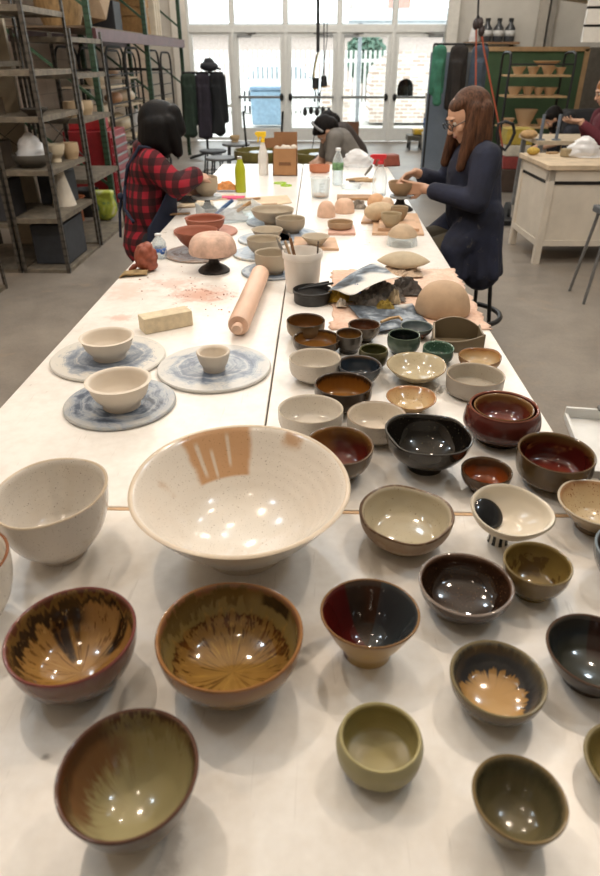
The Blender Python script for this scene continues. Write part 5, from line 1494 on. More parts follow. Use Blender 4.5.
for i, (dx, z, hh, w, col, lb) in enumerate(((-.3, .80, .22, .42, '5b4c3c', 'brown carton on the third shelf of the left edge shelving'), (-.3, .42, .30, .45, '3a3a3e', 'dark grey crate on the second shelf of the left edge shelving'), (-.28, 1.2, .14, .4, '6d5a44', 'brown box on the fourth shelf of the left edge shelving'))):
    o = MB().box((0, 0, hh / 2), (w, .42, hh)).build('storage_box', M(col, .7, var=.15), None, smooth=0, bevel=.006, loc=(sx0 + dx, sy0 + .28, z + .002))
    tag(o, lb, 'box', 'storage boxes on the left shelving')
o = MB().box((0, 0, .17), (.3, .5, .34)).build('storage_box', M('33363c', .6, var=.15), None, smooth=0, bevel=.01, loc=(xm, sy0 + .42, HS[0] + .002))
tag(o, 'dark slate crate on the bottom shelf of the front left unit', 'box', 'storage boxes on the left shelving')
o = MB().box((0, 0, .14), (.26, .27, .28)).build('storage_box', M('3a3d42', .6, var=.15), None, smooth=0, bevel=.01, loc=(xm - .05, sy0 + .74, HS[1] + .002))
tag(o, 'dark grey crate behind the white cone vase', 'box', 'storage boxes on the left shelving')
# pot, bucket and sack on the floor behind
c = at(75, 236, 0)
sh = sy1 + 1.5
o = bowl_mesh(.15, .26, .75, 'cone', .012, lip=.008).build('flower_pot', M('a8643c', .7, var=.12), None, smooth=60, loc=(atY(76, 228, 7.57).x, 7.57, 0)); tag(o, 'orange terracotta pot standing on the floor behind the left shelving', 'pot')
o = bowl_mesh(.15, .30, .8, 'cone', .008).build('bucket', M('26282b', .5), None, smooth=60, loc=(atY(91, 222, 7.86).x, 7.86, 0)); tag(o, 'black bucket standing on the floor behind the orange pot', 'bucket')
c = at(106, 229, 0)
t = NT('sack print'); oc = t.n('TexCoord').outputs['Object']
SACK = t.bsdf(t.ramp(t.noise(oc, 7, 2, .5, .6), [(.36, S('2f6a52')), (.45, S('9aa83a')), (.55, S('b9c24e')), (.66, S('d6d8c4'))], 'LINEAR'), .5)
m = MB().ball((0, 0, .14), (.15, .11, .15), 24, 14).box((0, 0, .26), (.24, .14, .12))
o = blob(m, 'sack', SACK, None, .014, 4); o.location = (atY(106, 218, 7.62).x, 7.62, .004); tag(o, 'yellow green printed sack standing on the floor behind the shelving', 'sack')

# ------------------------------------------------------------------ tall green pallet rack
g1 = at(115, 211, 0)
GX = g1.x
GY = [g1.y]
for p in (147, 181.5):
    # uprights of the same row, farther off
    y = g1.y
    while proj((GX, y, 1.7))[0] < p: y += .02
    GY.append(y)
r = thing('pallet_rack', 'tall green pallet rack with dark red beams along the left wall', 'rack', (GX, GY[0], 0))
BEAM = M('5e3a3b', .5, .2, var=.15, scale=10)
zb = zfor(GX, GY[0], 41)
for y in GY:
    for dx in (0, -.95):
        m = MB(); m.box((dx, y - GY[0], 1.9), (.062, .06, 3.8)); m.build('upright', GREENP, r, smooth=0)
    m = MB()
    for z in (.3, 1.2, 2.1, 3.0): m.bar((-.02, y - GY[0], z), (-.93, y - GY[0], z + .7), .03)
    m.build('lattice', M('3f5a45', .5, .3), r, smooth=0)
for j in range(2):
    for z in (zb, zb + .95):
        for dx in (.0, -.95):
            MB().box((dx + .045 * (1 if dx == 0 else -1), (GY[j] + GY[j + 1]) / 2 - GY[0], z + .06), (.05, GY[j + 1] - GY[j], .12)).build('beam', BEAM, r, smooth=0)
        MB().box((-.475, (GY[j] + GY[j + 1]) / 2 - GY[0], z + .135), (.9, GY[j + 1] - GY[j] - .08, .02)).build('deck', M('6e5b48', .7, var=.15), r, smooth=0)
zd = zb + .148
# loads on the beams
def facet(label, x, y, z, s_, col):
    bm = bmesh.new(); bmesh.ops.create_icosphere(bm, subdivisions=1, radius=s_)
    m = MB(); m.add([v.co.copy() for v in bm.verts], [[v.index for v in f.verts] for f in bm.faces]); bm.free()
    o = m.build('faceted_form', M(col, .7, var=.06), None, smooth=0, loc=(x, y, z + s_ * .8)); o.rotation_euler = (.3, .2, .4)
    lo = min((o.rotation_euler.to_matrix() @ v.co).z for v in o.data.vertices); o.location.z = z - lo
    return tag(o, label, 'model')
facet('beige faceted cardboard form on the upper beam of the green rack', GX - .40, GY[0] + 1.15, zd, .42, 'b9a084')
for k in range(5):
    o = MB().box((0, 0, .06), (.7, .36, .11)).build('folded_cardboard', M('9a7446', .8, var=.15, scale=25), None, smooth=0, loc=(GX - .45, GY[1] + .6 + .02 * (k % 2), zd + .112 * k), rot=(0, 0, .06 * (k % 3 - 1)))
    tag(o, ('lowest', 'second lowest', 'middle', 'second highest', 'highest')[k] + ' bundle of brown cardboard in the stack on the far rack beam', 'cardboard', 'brown cardboard bundles on the rack')
for k in range(3):
    o = MB().box((0, 0, .3), (.6, .10, .6)).build('plank_panel', M('cfc0a8', .7, var=.08), None, smooth=0, loc=(GX - .4, GY[1] + 1.25 + .16 * k, zd))
    tag(o, 'pale upright panel on the far rack beam, %s of three' % ('nearest', 'middle', 'farthest')[k], 'panel', 'pale panels on the rack')
def cask(label, x, y, z):
    r = thing('round_basket', label, 'basket', (x, y, z))
    MB().lathe([(0, 0), (.2, 0), (.27, .2), (.26, .4), (.2, .5), (.19, .49), (.24, .38), (.25, .2), (0, .02)], 28).build('body', M('a5855a', .7, var=.25, scale=20, stretch=(1, 1, .2)), r, smooth=60)
cask('round woven basket on the upper beam of the green rack, near end', GX - .42, GY[0] + .40, zd)
o = MB().box((0, 0, .17), (.5, .35, .34)).build('storage_box', M('2b2b2e', .6), None, smooth=0, bevel=.01, loc=(GX - .45, GY[0] + 2.0, zd)); tag(o, 'black box on the rack beam behind the faceted form', 'box')

# black bakery carts with arched tops under the beams
def cart(label, x, y, w, d, h, zs, seed):
    r = thing('bakery_cart', label, 'cart', (x, y, 0), 0, 'black wheeled carts with arched tops')
    for s_ in (0, 1):
        pts = [(0, 0, .12), (0, 0, h - .18)] + [(0, .18 - .18 * math.cos(a), h - .18 + .18 * math.sin(a)) for a in [PI / 2 * k / 6 for k in range(1, 7)]]
        pts += [(0, d - q[1], q[2]) for q in reversed(pts)]
        pts = [(p[0] + s_ * w, p[1], p[2]) for p in pts]
        MB().tube(pts, .016, 8).build('side_frame', BLACKM, r)
        m = MB()
        for k in range(8): m.bar((s_ * w, .01, .3 + k * (h - .6) / 7), (s_ * w, d - .01, .3 + k * (h - .6) / 7), .014)
        m.build('runners', BLACKM, r, smooth=0)
    for k, z in enumerate(zs):
        MB().box((w / 2, d / 2, z), (w - .04, d - .02, .018)).build('tray', M('c9b79c', .7, var=.1), r, smooth=0)
    for yy, z, q in ((0, .16, .05), (d, .16, .05), (0, h - .25, .02), (d, h - .25, .02)): MB().box((w / 2, yy, z), (w, .025, q)).build('cross_bar', BLACKM, r, smooth=0)
    for ax in (0, w):
        for ay in (.06, d - .06):
            MB().tube([(ax - .012, ay, .06), (ax + .012, ay, .06)], .06, 14).build('wheel', M('2a2a2c', .6), r)
    return r
CX = GX - .72; CW = .62
cy1 = GY[0] + .82; 
cart('black arched cart nearest behind the front left green post', CX, cy1, CW, .85, 1.74, (1.3, .92, .55), 1)
cart('black arched cart loaded with plastic wrapped clay behind the red drawers', CX, cy1 + .89, CW, .80, 1.74, (1.38, 1.05, .66), 2)
cart('black arched empty cart near the far end of the green rack', CX, GY[1] + .30, CW, .85, 1.72, (.5,), 3)
cart('black arched empty cart at the far end beside the coat stand', CX, GY[1] + 1.30, CW, .8, 1.70, (.5, 1.0), 4)
cyc = cy1 + .86
for i, (dx, dy, z, s_, col, lb) in enumerate(((.3, .35, .67, .24, 'd6c4a6', 'large pale clay mass wrapped in plastic on the lower tray of the cart'), (.32, .3, 1.06, .13, 'c79a7a', 'pinkish clay lump on the middle tray of the loaded cart'), (.4, .62, 1.06, .15, 'e0d0b8', 'cream wrapped clay on the middle tray of the loaded cart'), (.3, .45, 1.39, .10, 'b89a80', 'tan clay lump on the top tray of the loaded cart'))):
    rnd = random.Random(i + 50); m = MB()
    m.ball((0, 0, s_ * .55), (s_, s_ * 1.1, s_ * .55), 20, 12)
    for _ in range(5): m.ball((rnd.uniform(-.5, .5) * s_, rnd.uniform(-.6, .6) * s_, s_ * .7), s_ * .45, 12, 8)
    o = blob(m, 'wrapped_clay', M(col, .35, var=.12, scale=8), None, .016, 3); lo = min(v.co.z for v in o.data.vertices)
    o.location = (CX + dx, cyc + dy, z + .003 - lo); tag(o, lb, 'clay', 'clay on the loaded cart')
for i, (dy, z, lb) in enumerate(((.25, 1.31, 'pale pot on the top tray of the nearest cart'), (.5, .93, 'pale pot on the middle tray of the nearest cart, right'), (.2, .93, 'pale pot on the middle tray of the nearest cart, left'))):
    pot(lb, CX + .35, cy1 + dy + .1, z, .12, .16, .8, 'closed', 'c9b8a0', name='clay_jar', cat='jar', group='pots on the nearest cart')
bag('clear plastic hanging off the loaded cart by the woman in plaid', Vector((CX + .5, cyc + .75, .67)), .10, .10, .30, 61, BAGM)
# red tool chest
c = at(126, 205, 0)
r = thing('tool_chest', 'red metal tool chest with silver drawer handles behind the woman in plaid', 'tool chest', (GX - .24, GY[0] + .42, 0))
zt2 = zfor(c.x, c.y - .3, 132)
RED = M('8e1f28', .4, .1, var=.1); 
MB().box((0, 0, zt2 / 2 + .04), (.56, .68, zt2 - .08)).build('body', RED, r, smooth=0, bevel=.006)
n = 7; zz = .14
for k in range(n):
    hh = (zt2 - .2) / n
    d = MB().box((.287, 0, zz + hh / 2), (.016, .62, hh - .012)).build('drawer', M('9b2630', .35, .1, var=.08), r, smooth=0, bevel=.003)
    MB().box((.30, 0, zz + hh * .78), (.018, .50, .022)).build('handle', STEEL, d, smooth=0, bevel=.002)
    zz += hh
for ax in (-.2, .2):
    for ay in (-.26, .26): MB().tube([(ax - .015, ay, .045), (ax + .015, ay, .045)], .045, 14).build('caster', M('2a2a2c', .6), r)
o = MB().box((0, 0, .06), (.4, .3, .12)).build('tool_box', M('b02a30', .4), None, smooth=0, bevel=.01, loc=(GX - .30, GY[0] + .42, zt2 + .002)); tag(o, 'small red box on top of the red tool chest', 'box')

# ------------------------------------------------------------------ coat stand by the window
c = at(208.5, 159.5, 0)
r = thing('coat_stand', 'black coat stand in front of the left window', 'coat stand', (c.x, c.y, 0))
zc_ = zfor(c.x, c.y, 73)
MB().tube([(0, 0, .1), (0, 0, zc_)], .022, 12).build('pole', BLACKM, r)
MB().tube([(-.36, 0, zc_), (.36, 0, zc_)], .022, 10).build('cross_bar', BLACKM, r)
for a in (.3, PI - .3, PI + .3, -.3): MB().bar((0, 0, .12), (.34 * math.cos(a), .34 * math.sin(a), .03), .035).build('foot', BLACKM, r, smooth=0)
def coat(label, dx, dy, col, w, l, seed, name='coat'):
    rnd = random.Random(seed); m = MB()
    top = 0
    m.cone((-w * .30, 0, -.07), .035, (w * .30, 0, -.07), .035)
    m.cone((0, 0, -.12), w * .30, (0, 0, -l + .05), w * .42)
    for s_ in (-1, 1):
        m.cone((s_ * w * .38, 0, -.10), .06, (s_ * w * .52, .02, -l * .78), .05)
    for k in range(5): m.cone((rnd.uniform(-.35, .35) * w, -.08, -.25), .03, (rnd.uniform(-.45, .45) * w, -.12, -l + .04), .05)
    m.v = [(x, y * .7, z) for x, y, z in m.v]
    o = blob(m, name, M(col, .85, var=.2, scale=8), None, .018, 3); o.location = (c.x + dx, c.y + dy, zc_ + .03)
    return tag(o, label, 'coat', 'coats hanging by the window')
coat('dark green coat hanging leftmost on the black coat stand', -.25, -.05, '26362a', .22, 1.02, 1)
coat('dark plum coat hanging in the middle of the coat stand', .0, -.05, '2c2630', .22, 1.05, 2)
coat('black coat hanging rightmost on the coat stand', .255, -.05, '17191c', .25, .98, 3)
m = MB().ball((0, 0, .05), (.16, .14, .08)).ball((0, 0, .12), (.09, .09, .06)); m.cone((.05, 0, .02), .02, (.2, 0, .01), .015)
o = blob(m, 'hat', M('2a2c30', .85), None, .01, 2); o.location = (c.x + .12, c.y, zc_ + .05); tag(o, 'dark hat lying on top of the coat stand', 'hat')

# stools and potter's wheels near the glass doors
def stool(label, px, py, seat_h, rad, col='4a4d50', seatc='6d6f70'):
    c = at(px, py, seat_h)
    r = thing('stool', label, 'stool', (c.x, c.y, 0), 0, 'low work stools')
    MB().lathe([(0, seat_h - .03), (rad, seat_h - .03), (rad + .008, seat_h - .012), (rad, seat_h), (0, seat_h)], 28).build('seat', M(seatc, .5), r, smooth=40)
    for k in range(4):
        a = PI / 4 + k * PI / 2
        MB().tube([(rad * .7 * math.cos(a), rad * .7 * math.sin(a), seat_h - .03), (rad * 1.05 * math.cos(a), rad * 1.05 * math.sin(a), .0)], .012, 8).build('leg', M(col, .4, .5), r)
    MB().tube([(rad * .9 * math.cos(a), rad * .9 * math.sin(a), seat_h * .4) for a in [2 * PI * k / 24 for k in range(25)]], .008, 6).build('ring', M(col, .4, .5), r)
stool('round grey stool behind the far left table corner', 221, 157, .5, .2)
stool('round dark stool beneath the coats on the stand', 213, 150, .48, .19, seatc='34363a')
stool('grey stool with a small pot on it right of the coat stand', 236, 143, .6, .19)
c = at(235, 142, .6); pot('small tan pot on the stool right of the coat stand', c.x, c.y, .601, .07, .08, .7, 'round', 'c9ad84', group='pots at the far end')
OLIVE = M('7d7440', .5, var=.18, scale=12)
def wheelp(label, x, y, rz=0, posts_=False):
    r = thing('potters_wheel', label, "potter's wheel", (x, y, 0), rz, "potter's wheels in front of the doors")
    MB().box((0, 0, .27), (.5, .6, .42)).build('cabinet', M('6a6238', .5, var=.15), r, smooth=0, bevel=.02)
    for ax in (-.2, .2):
        for ay in (-.25, .25): MB().tube([(ax, ay, 0), (ax, ay, .08)], .025, 8).build('leg', BLACKM, r)
    MB().lathe([(0, .485), (.34, .485), (.36, .52), (.36, .60), (.345, .60), (.345, .53), (.0, .50)], 40).build('splash_pan', OLIVE, r, smooth=40)
    MB().lathe([(0, .505), (.03, .505), (.03, .56), (.16, .56), (.16, .575), (0, .575)], 36).build('wheel_head', STEEL, r, smooth=35)
    if posts_:
        for s_ in (-1, 1): MB().tube([(s_ * .2, .36, .0), (s_ * .26, .38, 1.02)], .014, 8).build('upright', BLACKM, r)
        MB().tube([(-.22, .37, .55), (.22, .37, .55)], .012, 8).build('cross_bar', BLACKM, r)
c = at(268, 158, .5); wheelp('olive pottery wheel with two black uprights behind the far table end', c.x - .08, c.y, 0, True)
c = at(312, 156, .55); wheelp('olive pottery wheel where the bending person in grey works', c.x + .12, c.y)
WHEEL = c
c = at(348, 131, .75)
r = thing('easel_board', 'brown square board on a thin stand behind the bending people', 'board', (c.x, c.y, 0))
zq = zfor(c.x, c.y, 124); 
MB().tube([(0, .02, 0), (0, .02, zq)], .015, 8).build('post', BLACKM, r); MB().box((0, 0, zq - .09), (.30, .03, .24)).build('panel', M('6d4c38', .8, var=.1), r, smooth=0)
MB().lathe([(0, 0), (.18, 0), (.17, .02), (0, .03)], 24).build('foot', BLACKM, r, smooth=40)

# hanging cables with plug clusters
CABLE = M('1e1e20', .6); CORD = M('b0553a', .6); YC = M('b7a04a', .6)
def hang(label, pts, rad, m, name='hanging_cable'):
    o = MB().tube(pts, rad, 7).build(name, m, None, loc=pts[0]) if False else MB().tube([Vector(p) - Vector(pts[0]) for p in pts], rad, 7).build(name, m, None, loc=pts[0])
    return tag(o, label, 'cable', 'cables hanging from the ceiling')
YC0 = 9.6
def hp(px, py): return atY(px, py, YC0)
a = hp(318, 0); top = Vector((a.x, YC0, CEIL + .03)); dn = hp(318, 52)
hang('thick black cable hanging from the ceiling before the middle door', [top, a, dn], .022, CABLE)
hang('thin black cable with a plug hanging just left of the thick cable', [dn, hp(315, 62), hp(312.5, 78), hp(316, 96)], .009, CABLE)
hang('yellowish cord dangling below the thick black cable', [dn, hp(316.5, 60), hp(313.5, 72), hp(314.8, 80)], .009, YC)
b = hp(324, 0)
hang('thin black cable hanging just right of the thick cable', [Vector((b.x, YC0, CEIL + .03)), b, hp(324, 50), hp(324, 80)], .007, CABLE)
b = hp(328, 0)
hang('thinnest cable hanging rightmost of the middle cables', [Vector((b.x, YC0 + .02, CEIL + .03)), hp(327, 40), hp(319, 104), hp(312, 150)], .005, CABLE)
for i, (px, py, lb) in enumerate(((315.5, 83, 'black plug on the left dangling cable'), (324, 81, 'black plug on the right dangling cable'))):
    p = hp(px, py); r = thing('plug_socket', lb, 'plug', p)
    MB().tube([(0, 0, .06), (0, 0, -.06)], [.035, .045], 12).build('body', CABLE, r); MB().tube([(0, 0, -.061), (0, 0, -.075)], .03, 12).build('face', M('d0a050', .5), r)
m = hp(317, 112); r = thing('cable_hanger', 'black four armed cable hanger in front of the middle door', 'hanger', m)
for k in range(5): MB().ball((-.16 + .08 * k, 0, .02 * (k % 2)), (.03, .03, .05), 10, 8).build('clip', CABLE, r)
MB().tube([(-.18, 0, .05), (.18, 0, .05)], .008, 6).build('bar', CABLE, r)
MB().tube([(.0, 0, .05), (.02, 0, .4)], .006, 6).build('cord', CABLE, r)

# ------------------------------------------------------------------ the right side at the back
c = at(427, 152, 0)
YBK = 11.6
bxp = lambda px, py=70: atY(px, py, YBK).x
x0, x1 = bxp(475), bxp(581)
ztop = atY(500, 49, YBK).z
r = thing('chalkboard_partition', 'green chalkboard partition with wooden frame behind the drying rack', 'partition', ((x0 + x1) / 2, YBK, 0))
W = x1 - x0
MB().box((0, 0, ztop / 2 + .18), (W, .05, ztop - .36)).build('board', M('3e5638', .75, var=.12, scale=3), r, smooth=0)
for nm, cc, dd in (('top_rail', (0, -.01, ztop), (W + .1, .08, .06)), ('side_rail', (W / 2 + .03, -.01, ztop / 2), (.07, .08, ztop)), ('side_rail', (-W / 2 - .03, -.01, ztop / 2), (.07, .08, ztop)), ('bottom_rail', (0, -.01, .36), (W, .07, .06))):
    MB().box(cc, dd).build(nm, M('a98a64', .65, var=.12), r, smooth=0)
# drying rack with bowls
rx0, rx1 = atY(508, 80, 10.6).x, atY(572, 80, 10.6).x
rz = atY(540, 52, 10.6).z
r = thing('drying_rack', 'black arched drying rack of raw bowls before the green chalkboard', 'rack', (rx0, 10.6, 0))
RW = rx1 - rx0
for s_ in (0, 1):
    pts = [(s_ * RW, 0, .0), (s_ * RW, 0, rz - .12), (s_ * RW, .03, rz - .03), (s_ * RW, .12, rz), (s_ * RW, .38, rz), (s_ * RW, .47, rz - .03), (s_ * RW, .5, rz - .12), (s_ * RW, .5, 0)]
    MB().tube(pts, .018, 8).build('side_frame', BLACKM, r)
zs = [atY(540, y, 10.6).z for y in (75, 96, 127)]
for z in zs: MB().box((RW / 2, .25, z - .012), (RW - .04, .48, .024)).build('shelf_board', M('c7a579', .65, var=.1), r, smooth=0)
MB().tube([(0, 0, rz - .15), (RW, 0, rz - .15)], .012, 6).build('cross_bar', BLACKM, r)
def rackrow(z, items):
    for px, wpx, hh, lb in items:
        p = atY(px, 90, 10.8); rr_ = wpx / 2 * mpp((p.x, 10.8, z))
        pot(lb, p.x, 10.8, z + .001, rr_, hh, .55, 'cone', 'c2a27e', group='raw bowls on the drying rack')
rackrow(zs[0], ((515.5, 14, .10, 'raw bowl leftmost on the top shelf of the drying rack'), (530, 12, .10, 'raw bowl second from left on the top rack shelf'), (545, 14, .10, 'raw bowl third from left on the top rack shelf'), (557, 10, .09, 'raw bowl rightmost on the top rack shelf')))
p = atY(542, 90, 10.95); pot('wide raw bowl stacked across others at the back of the top shelf', p.x, 10.95, zs[0] + .102, .19, .07, .6, 'flare', 'c9a981', group='raw bowls on the drying rack')
rackrow(zs[1], ((514.5, 15, .11, 'raw bowl leftmost on the middle shelf of the drying rack'), (528, 12, .11, 'raw bowl second from left on the middle rack shelf'), (538.5, 10, .10, 'small raw bowl third from left on the middle rack shelf'), (550, 14, .10, 'raw bowl rightmost on the middle rack shelf')))
rackrow(zs[2], ((513, 12, .10, 'raw bowl leftmost on the bottom shelf of the drying rack'), (529.5, 22, .22, 'biggest grey raw bowl on the bottom rack shelf'), (548, 13, .09, 'raw bowl rightmost on the bottom rack shelf')))
# brown boxes under the rack
for i, (px, hh, w, col, lb) in enumerate(((517, .36, .5, '7a5c40', 'brown carton on the floor under the drying rack'), (550, .30, .4, '5f4a38', 'dark brown carton on the floor under the drying rack, right one'))):
    p = atY(px, 140, 10.85); o = MB().box((0, 0, hh / 2), (w, .35, hh)).build('carton', M(col, .8, var=.12), None, smooth=0, bevel=.006, loc=(p.x, 10.85, .001)); tag(o, lb, 'box', 'cartons under the drying rack')
# grey panels and hanging aprons left of the chalkboard
YA = 10.2
ax0 = atY(433, 70, YA).x
r = thing('folding_screen', 'blue grey folding screen standing left of the green chalkboard', 'screen', (ax0, YA, 0))
zsn = atY(440, 52, YA).z
for k, (xa, ya, xb, yb) in enumerate(((0, .3, .36, .05), (.36, .05, .62, .3))):
    MB().bar((xa, ya, zsn / 2), (xb, yb, zsn / 2), .03, zsn).build('panel', M('6b7580', .6, var=.08, scale=3), r, smooth=0)
c_old = c; c = Vector((atY(449, 60, 9.9).x, 9.95, 0)); zc_ = atY(449, 44, 9.9).z
coat('green cloth hanging highest on the screen behind the woman in navy', -.12, .030, '3f7a62', .10, .75, 11, 'hanging_cloth')
coat('dark brown apron hanging on the screen behind the woman in navy', .14, .030, '2e2824', .17, .98, 12, 'apron')
coat('grey blue apron hanging right of the dark brown apron', .42, .030, '4a5562', .14, .9, 13, 'apron')
r = thing('hook_rail', 'black hook rail carrying the aprons behind the woman in navy', 'hook rail', (c.x, 10.0, 0))
MB().tube([(-.2, .0, zc_), (.5, .0, zc_)], .014, 8).build('bar', BLACKM, r)
for s_ in (-.2, .5): MB().tube([(s_, 0, zc_), (s_, 0, 0)], .014, 8).build('post', BLACKM, r)
# stacked buckets and yellow dolly
c = at(428, 152, 0)
z = .0
BW_ = M('d5d3cc', .45, var=.06)
for i, (hh, lb) in enumerate(((.36, 'lowest white bucket in the stack left of the screen'), (.34, 'middle bucket with a blue band in the stack left of the screen'), (.34, 'top white bucket in the stack left of the screen'))):
    r = thing('bucket', lb, 'bucket', (c.x, c.y, z), 0, 'white buckets stacked left of the screen')
    MB().lathe([(0, 0), (.13, 0), (.15, hh - .03), (.16, hh - .03), (.16, hh - .005), (0, hh - .005)], 32).build('body', BW_, r, smooth=40)
    if i == 1: MB().lathe([(.139, hh * .25), (.149, hh * .75)], 32).build('label_band', M('3d5a94', .5), r, smooth=60, solid=.003)
    z += hh
c = at(415, 150, 0)
r = thing('dolly', 'low yellow topped wheeled dolly beside the stacked buckets', 'dolly', (c.x, c.y + .15, 0))
MB().box((0, 0, .22), (.34, .4, .10)).build('platform', M('5a564c', .6, var=.15), r, smooth=0, bevel=.01); MB().box((.05, 0, .33), (.2, .3, .10)).build('tub', M('d0aa30', .5), r, smooth=0, bevel=.02)
for ax in (-.12, .12):
    for ay in (-.15, .15):
        MB().tube([(ax - .015, ay, .05), (ax + .015, ay, .05)], .05, 14).build('wheel', M('2a2a2c', .6), r); MB().box((ax, ay, .13), (.03, .03, .1)).build('fork', BLACKM, r, smooth=0)
# high shelf with jugs on the back wall
ysh = YB - .35
s0, s1_ = atY(478, 40, ysh).x, atY(517, 40, ysh).x
zsh = atY(500, 42, ysh).z
r = thing('wall_shelf', 'small wooden wall shelf of jugs high above the green chalkboard', 'shelf', ((s0 + s1_) / 2, ysh, zsh))
MB().box((-.12, 0, -.02), (s1_ - s0 + .3, .3, .04)).build('board', M('8a6a4c', .7), r, smooth=0)
for s_ in (-1, 1): MB().box((s_ * (s1_ - s0) * .4, .08, -.11), (.04, .22, .14)).build('bracket', BLACKM, r, smooth=0)
for i, px in enumerate((486, 497.5, 509)):
    p = atY(px, 38, ysh); r = thing('jug', ('dark jug leftmost on the high wall shelf', 'dark jug in the middle of the high wall shelf', 'dark jug rightmost on the high wall shelf')[i], 'jug', (p.x, ysh, zsh + .001), 0, 'jugs on the high wall shelf')
    MB().lathe([(0, 0), (.10, 0), (.11, .1), (.10, .24), (.04, .32), (.045, .36), (0, .36)], 24).build('body', M('3a3c40', .25), r, smooth=60)
    MB().lathe([(0, .361), (.05, .361), (.05, .41), (0, .41)], 16).build('cap', BLACKM, r, smooth=40); MB().lathe([(.109, .10), (.108, .2)], 24).build('label_band', M('c8c8c6', .6), r, smooth=60, solid=.003)
p = atY(470, 30, ysh); bag('clear plastic bag leftmost on the high wall shelf', Vector((s0 - .10, ysh, zsh)), .10, .09, .3, 71, BAGM)
# orange cords and reel
YO = 9.0
def ho(px, py): return atY(px, py, YO)
a = ho(478.5, 0)
r = thing('cord_reel', 'black cord cluster hanging from the ceiling above the woman in navy', 'cord reel', a)
MB().tube([(0, 0, CEIL + .05 - a.z), (0, 0, 0), ho(478, 14) - a], .012, 7).build('wire', CABLE, r)
for k, (px, py) in enumerate(((476, 24), (480, 23), (481.5, 31))): MB().ball(ho(px, py) - a, (.04, .04, .06), 12, 8).build('socket', M('3a2e2c', .5), r)
for k in range(3): MB().tube([ho(478, 14) - a, ho((475.5, 478.5, 481)[k], 23) - a], .008, 6).build('strand', CABLE, r)
hang('orange cord hanging straight down behind the head of the woman in navy', [ho(476.3, 26), ho(476, 60), ho(475.6, 100), ho(475, 140)], .011, CORD)
hang('orange cord curving down to the right toward the black hand truck', [ho(481.5, 33), ho(484, 50), ho(491, 85), ho(499, 125), ho(503, 150)], .011, CORD)
# hand truck
c = at(499, 226, 0)
YH = c.y + .1
r = thing('hand_truck', 'black hand truck with a loop handle behind the woman in navy', 'hand truck', (atY(503, 200, YH).x, YH, 0))
o_ = Vector(r.location)
def hq(px, py): return atY(px, py, YH) - o_
MB().tube([hq(498.5, 146), hq(497, 134), hq(498.5, 124), hq(505, 121.5), hq(513, 124), hq(514.5, 133), hq(510, 143), hq(505, 150), hq(498.5, 146)], .017, 8).build('loop_handle', BLACKM, r)
MB().tube([hq(500.5, 148), Vector((hq(499, 200).x, 0, .1))], .024, 10).build('shaft', BLACKM, r)
MB().box((hq(500, 200).x, .05, .03), (.36, .3, .05)).build('toe_plate', BLACKM, r, smooth=0)
for s_ in (-1, 1): MB().tube([(hq(500, 200).x + s_ * .16 - .02, .22, .1), (hq(500, 200).x + s_ * .16 + .02, .22, .1)], .1, 18).build('wheel', M('2a2a2c', .6), r)
# crates behind the cabinet, left
c = at(512, 195, 0)
for i, (z, hh, w, col, lb) in enumerate(((.0, .30, .34, '4a3c34', 'dark crate lowest in the stack beside the hand truck'), (.302, .16, .36, '8a3a36', 'dull red crate second in the stack beside the hand truck'), (.464, .14, .34, 'c9c2b2', 'pale crate third in the stack beside the hand truck'), (.606, .20, .36, 'b8a040', 'yellow bin topmost of the stack beside the hand truck'))):
    o = MB().box((0, 0, hh / 2), (w, .32, hh)).build('crate', M(col, .6, var=.12), None, smooth=0, bevel=.012, loc=(c.x + .04, c.y + .35, z + .001)); tag(o, lb, 'crate', 'crates stacked beside the hand truck')

# ------------------------------------------------------------------ cream cabinet table on the right
k0 = at(532.5, 264.5, 0); kb_ = at(508, 243, 0)
zk = zfor(k0.x, k0.y, 165)
ang = math.atan2((kb_ - k0).x, -(kb_ - k0).y)
dv = Vector((kb_.x - k0.x, kb_.y - k0.y, 0)); D_ = dv.length; dv.normalize()
rz_ = math.atan2(dv.y, dv.x) - PI / 2
wv = Vector((dv.y, -dv.x, 0)); W_ = 1.35
ctr = k0 + dv * D_ / 2 + wv * W_ / 2
r = thing('cabinet_table', 'cream painted wooden work cabinet on legs to the right', 'cabinet', (ctr.x, ctr.y, 0), rz_)
CRM = M('d3c9ba', .6, var=.05, scale=5)
MB().box((0, 0, zk - .02), (W_ + .05, D_ + .05, .04)).build('top', M('c9b498', .7, var=.12, scale=8), r, smooth=0, bevel=.004)
MB().box((0, 0, zk - .085), (W_, D_, .09)).build('apron', CRM, r, smooth=0)
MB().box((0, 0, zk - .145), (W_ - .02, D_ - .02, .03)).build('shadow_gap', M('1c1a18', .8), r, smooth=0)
MB().box((0, 0, (zk - .16 + .17) / 2), (W_ - .03, D_ - .03, zk - .16 - .17)).build('body', CRM, r, smooth=0)
for sx in (-1, 1):
    for sy in (-1, 1): MB().box((sx * (W_ / 2 - .03), sy * (D_ / 2 - .03), (zk - .04) / 2), (.06, .06, zk - .04)).build('leg', CRM, r, smooth=0, bevel=.003)
for sy in (-1, 1): MB().box((0, sy * (D_ / 2 - .006), .19), (W_ - .1, .012, .05)).build('bottom_rail', CRM, r, smooth=0)
for sx in (-1, 1): MB().box((sx * (W_ / 2 - .006), 0, .19), (.012, D_ - .1, .05)).build('bottom_rail', CRM, r, smooth=0)
c = at(583, 157, zk); bag('clear plastic bag of clay on the cream cabinet', Vector((c.x, c.y + .02, zk)), .16, .12, .17, 81, BAGM)
c = at(568, 157, zk); o = MB().box((0, 0, .035), (.12, .08, .07)).build('clay_block', M('a39272', .8, var=.1), None, smooth=0, bevel=.012, loc=(c.x, c.y + .02, zk + .001), rot=(0, 0, .4)); tag(o, 'grey tan clay block beside the plastic bag on the cream cabinet', 'clay block')
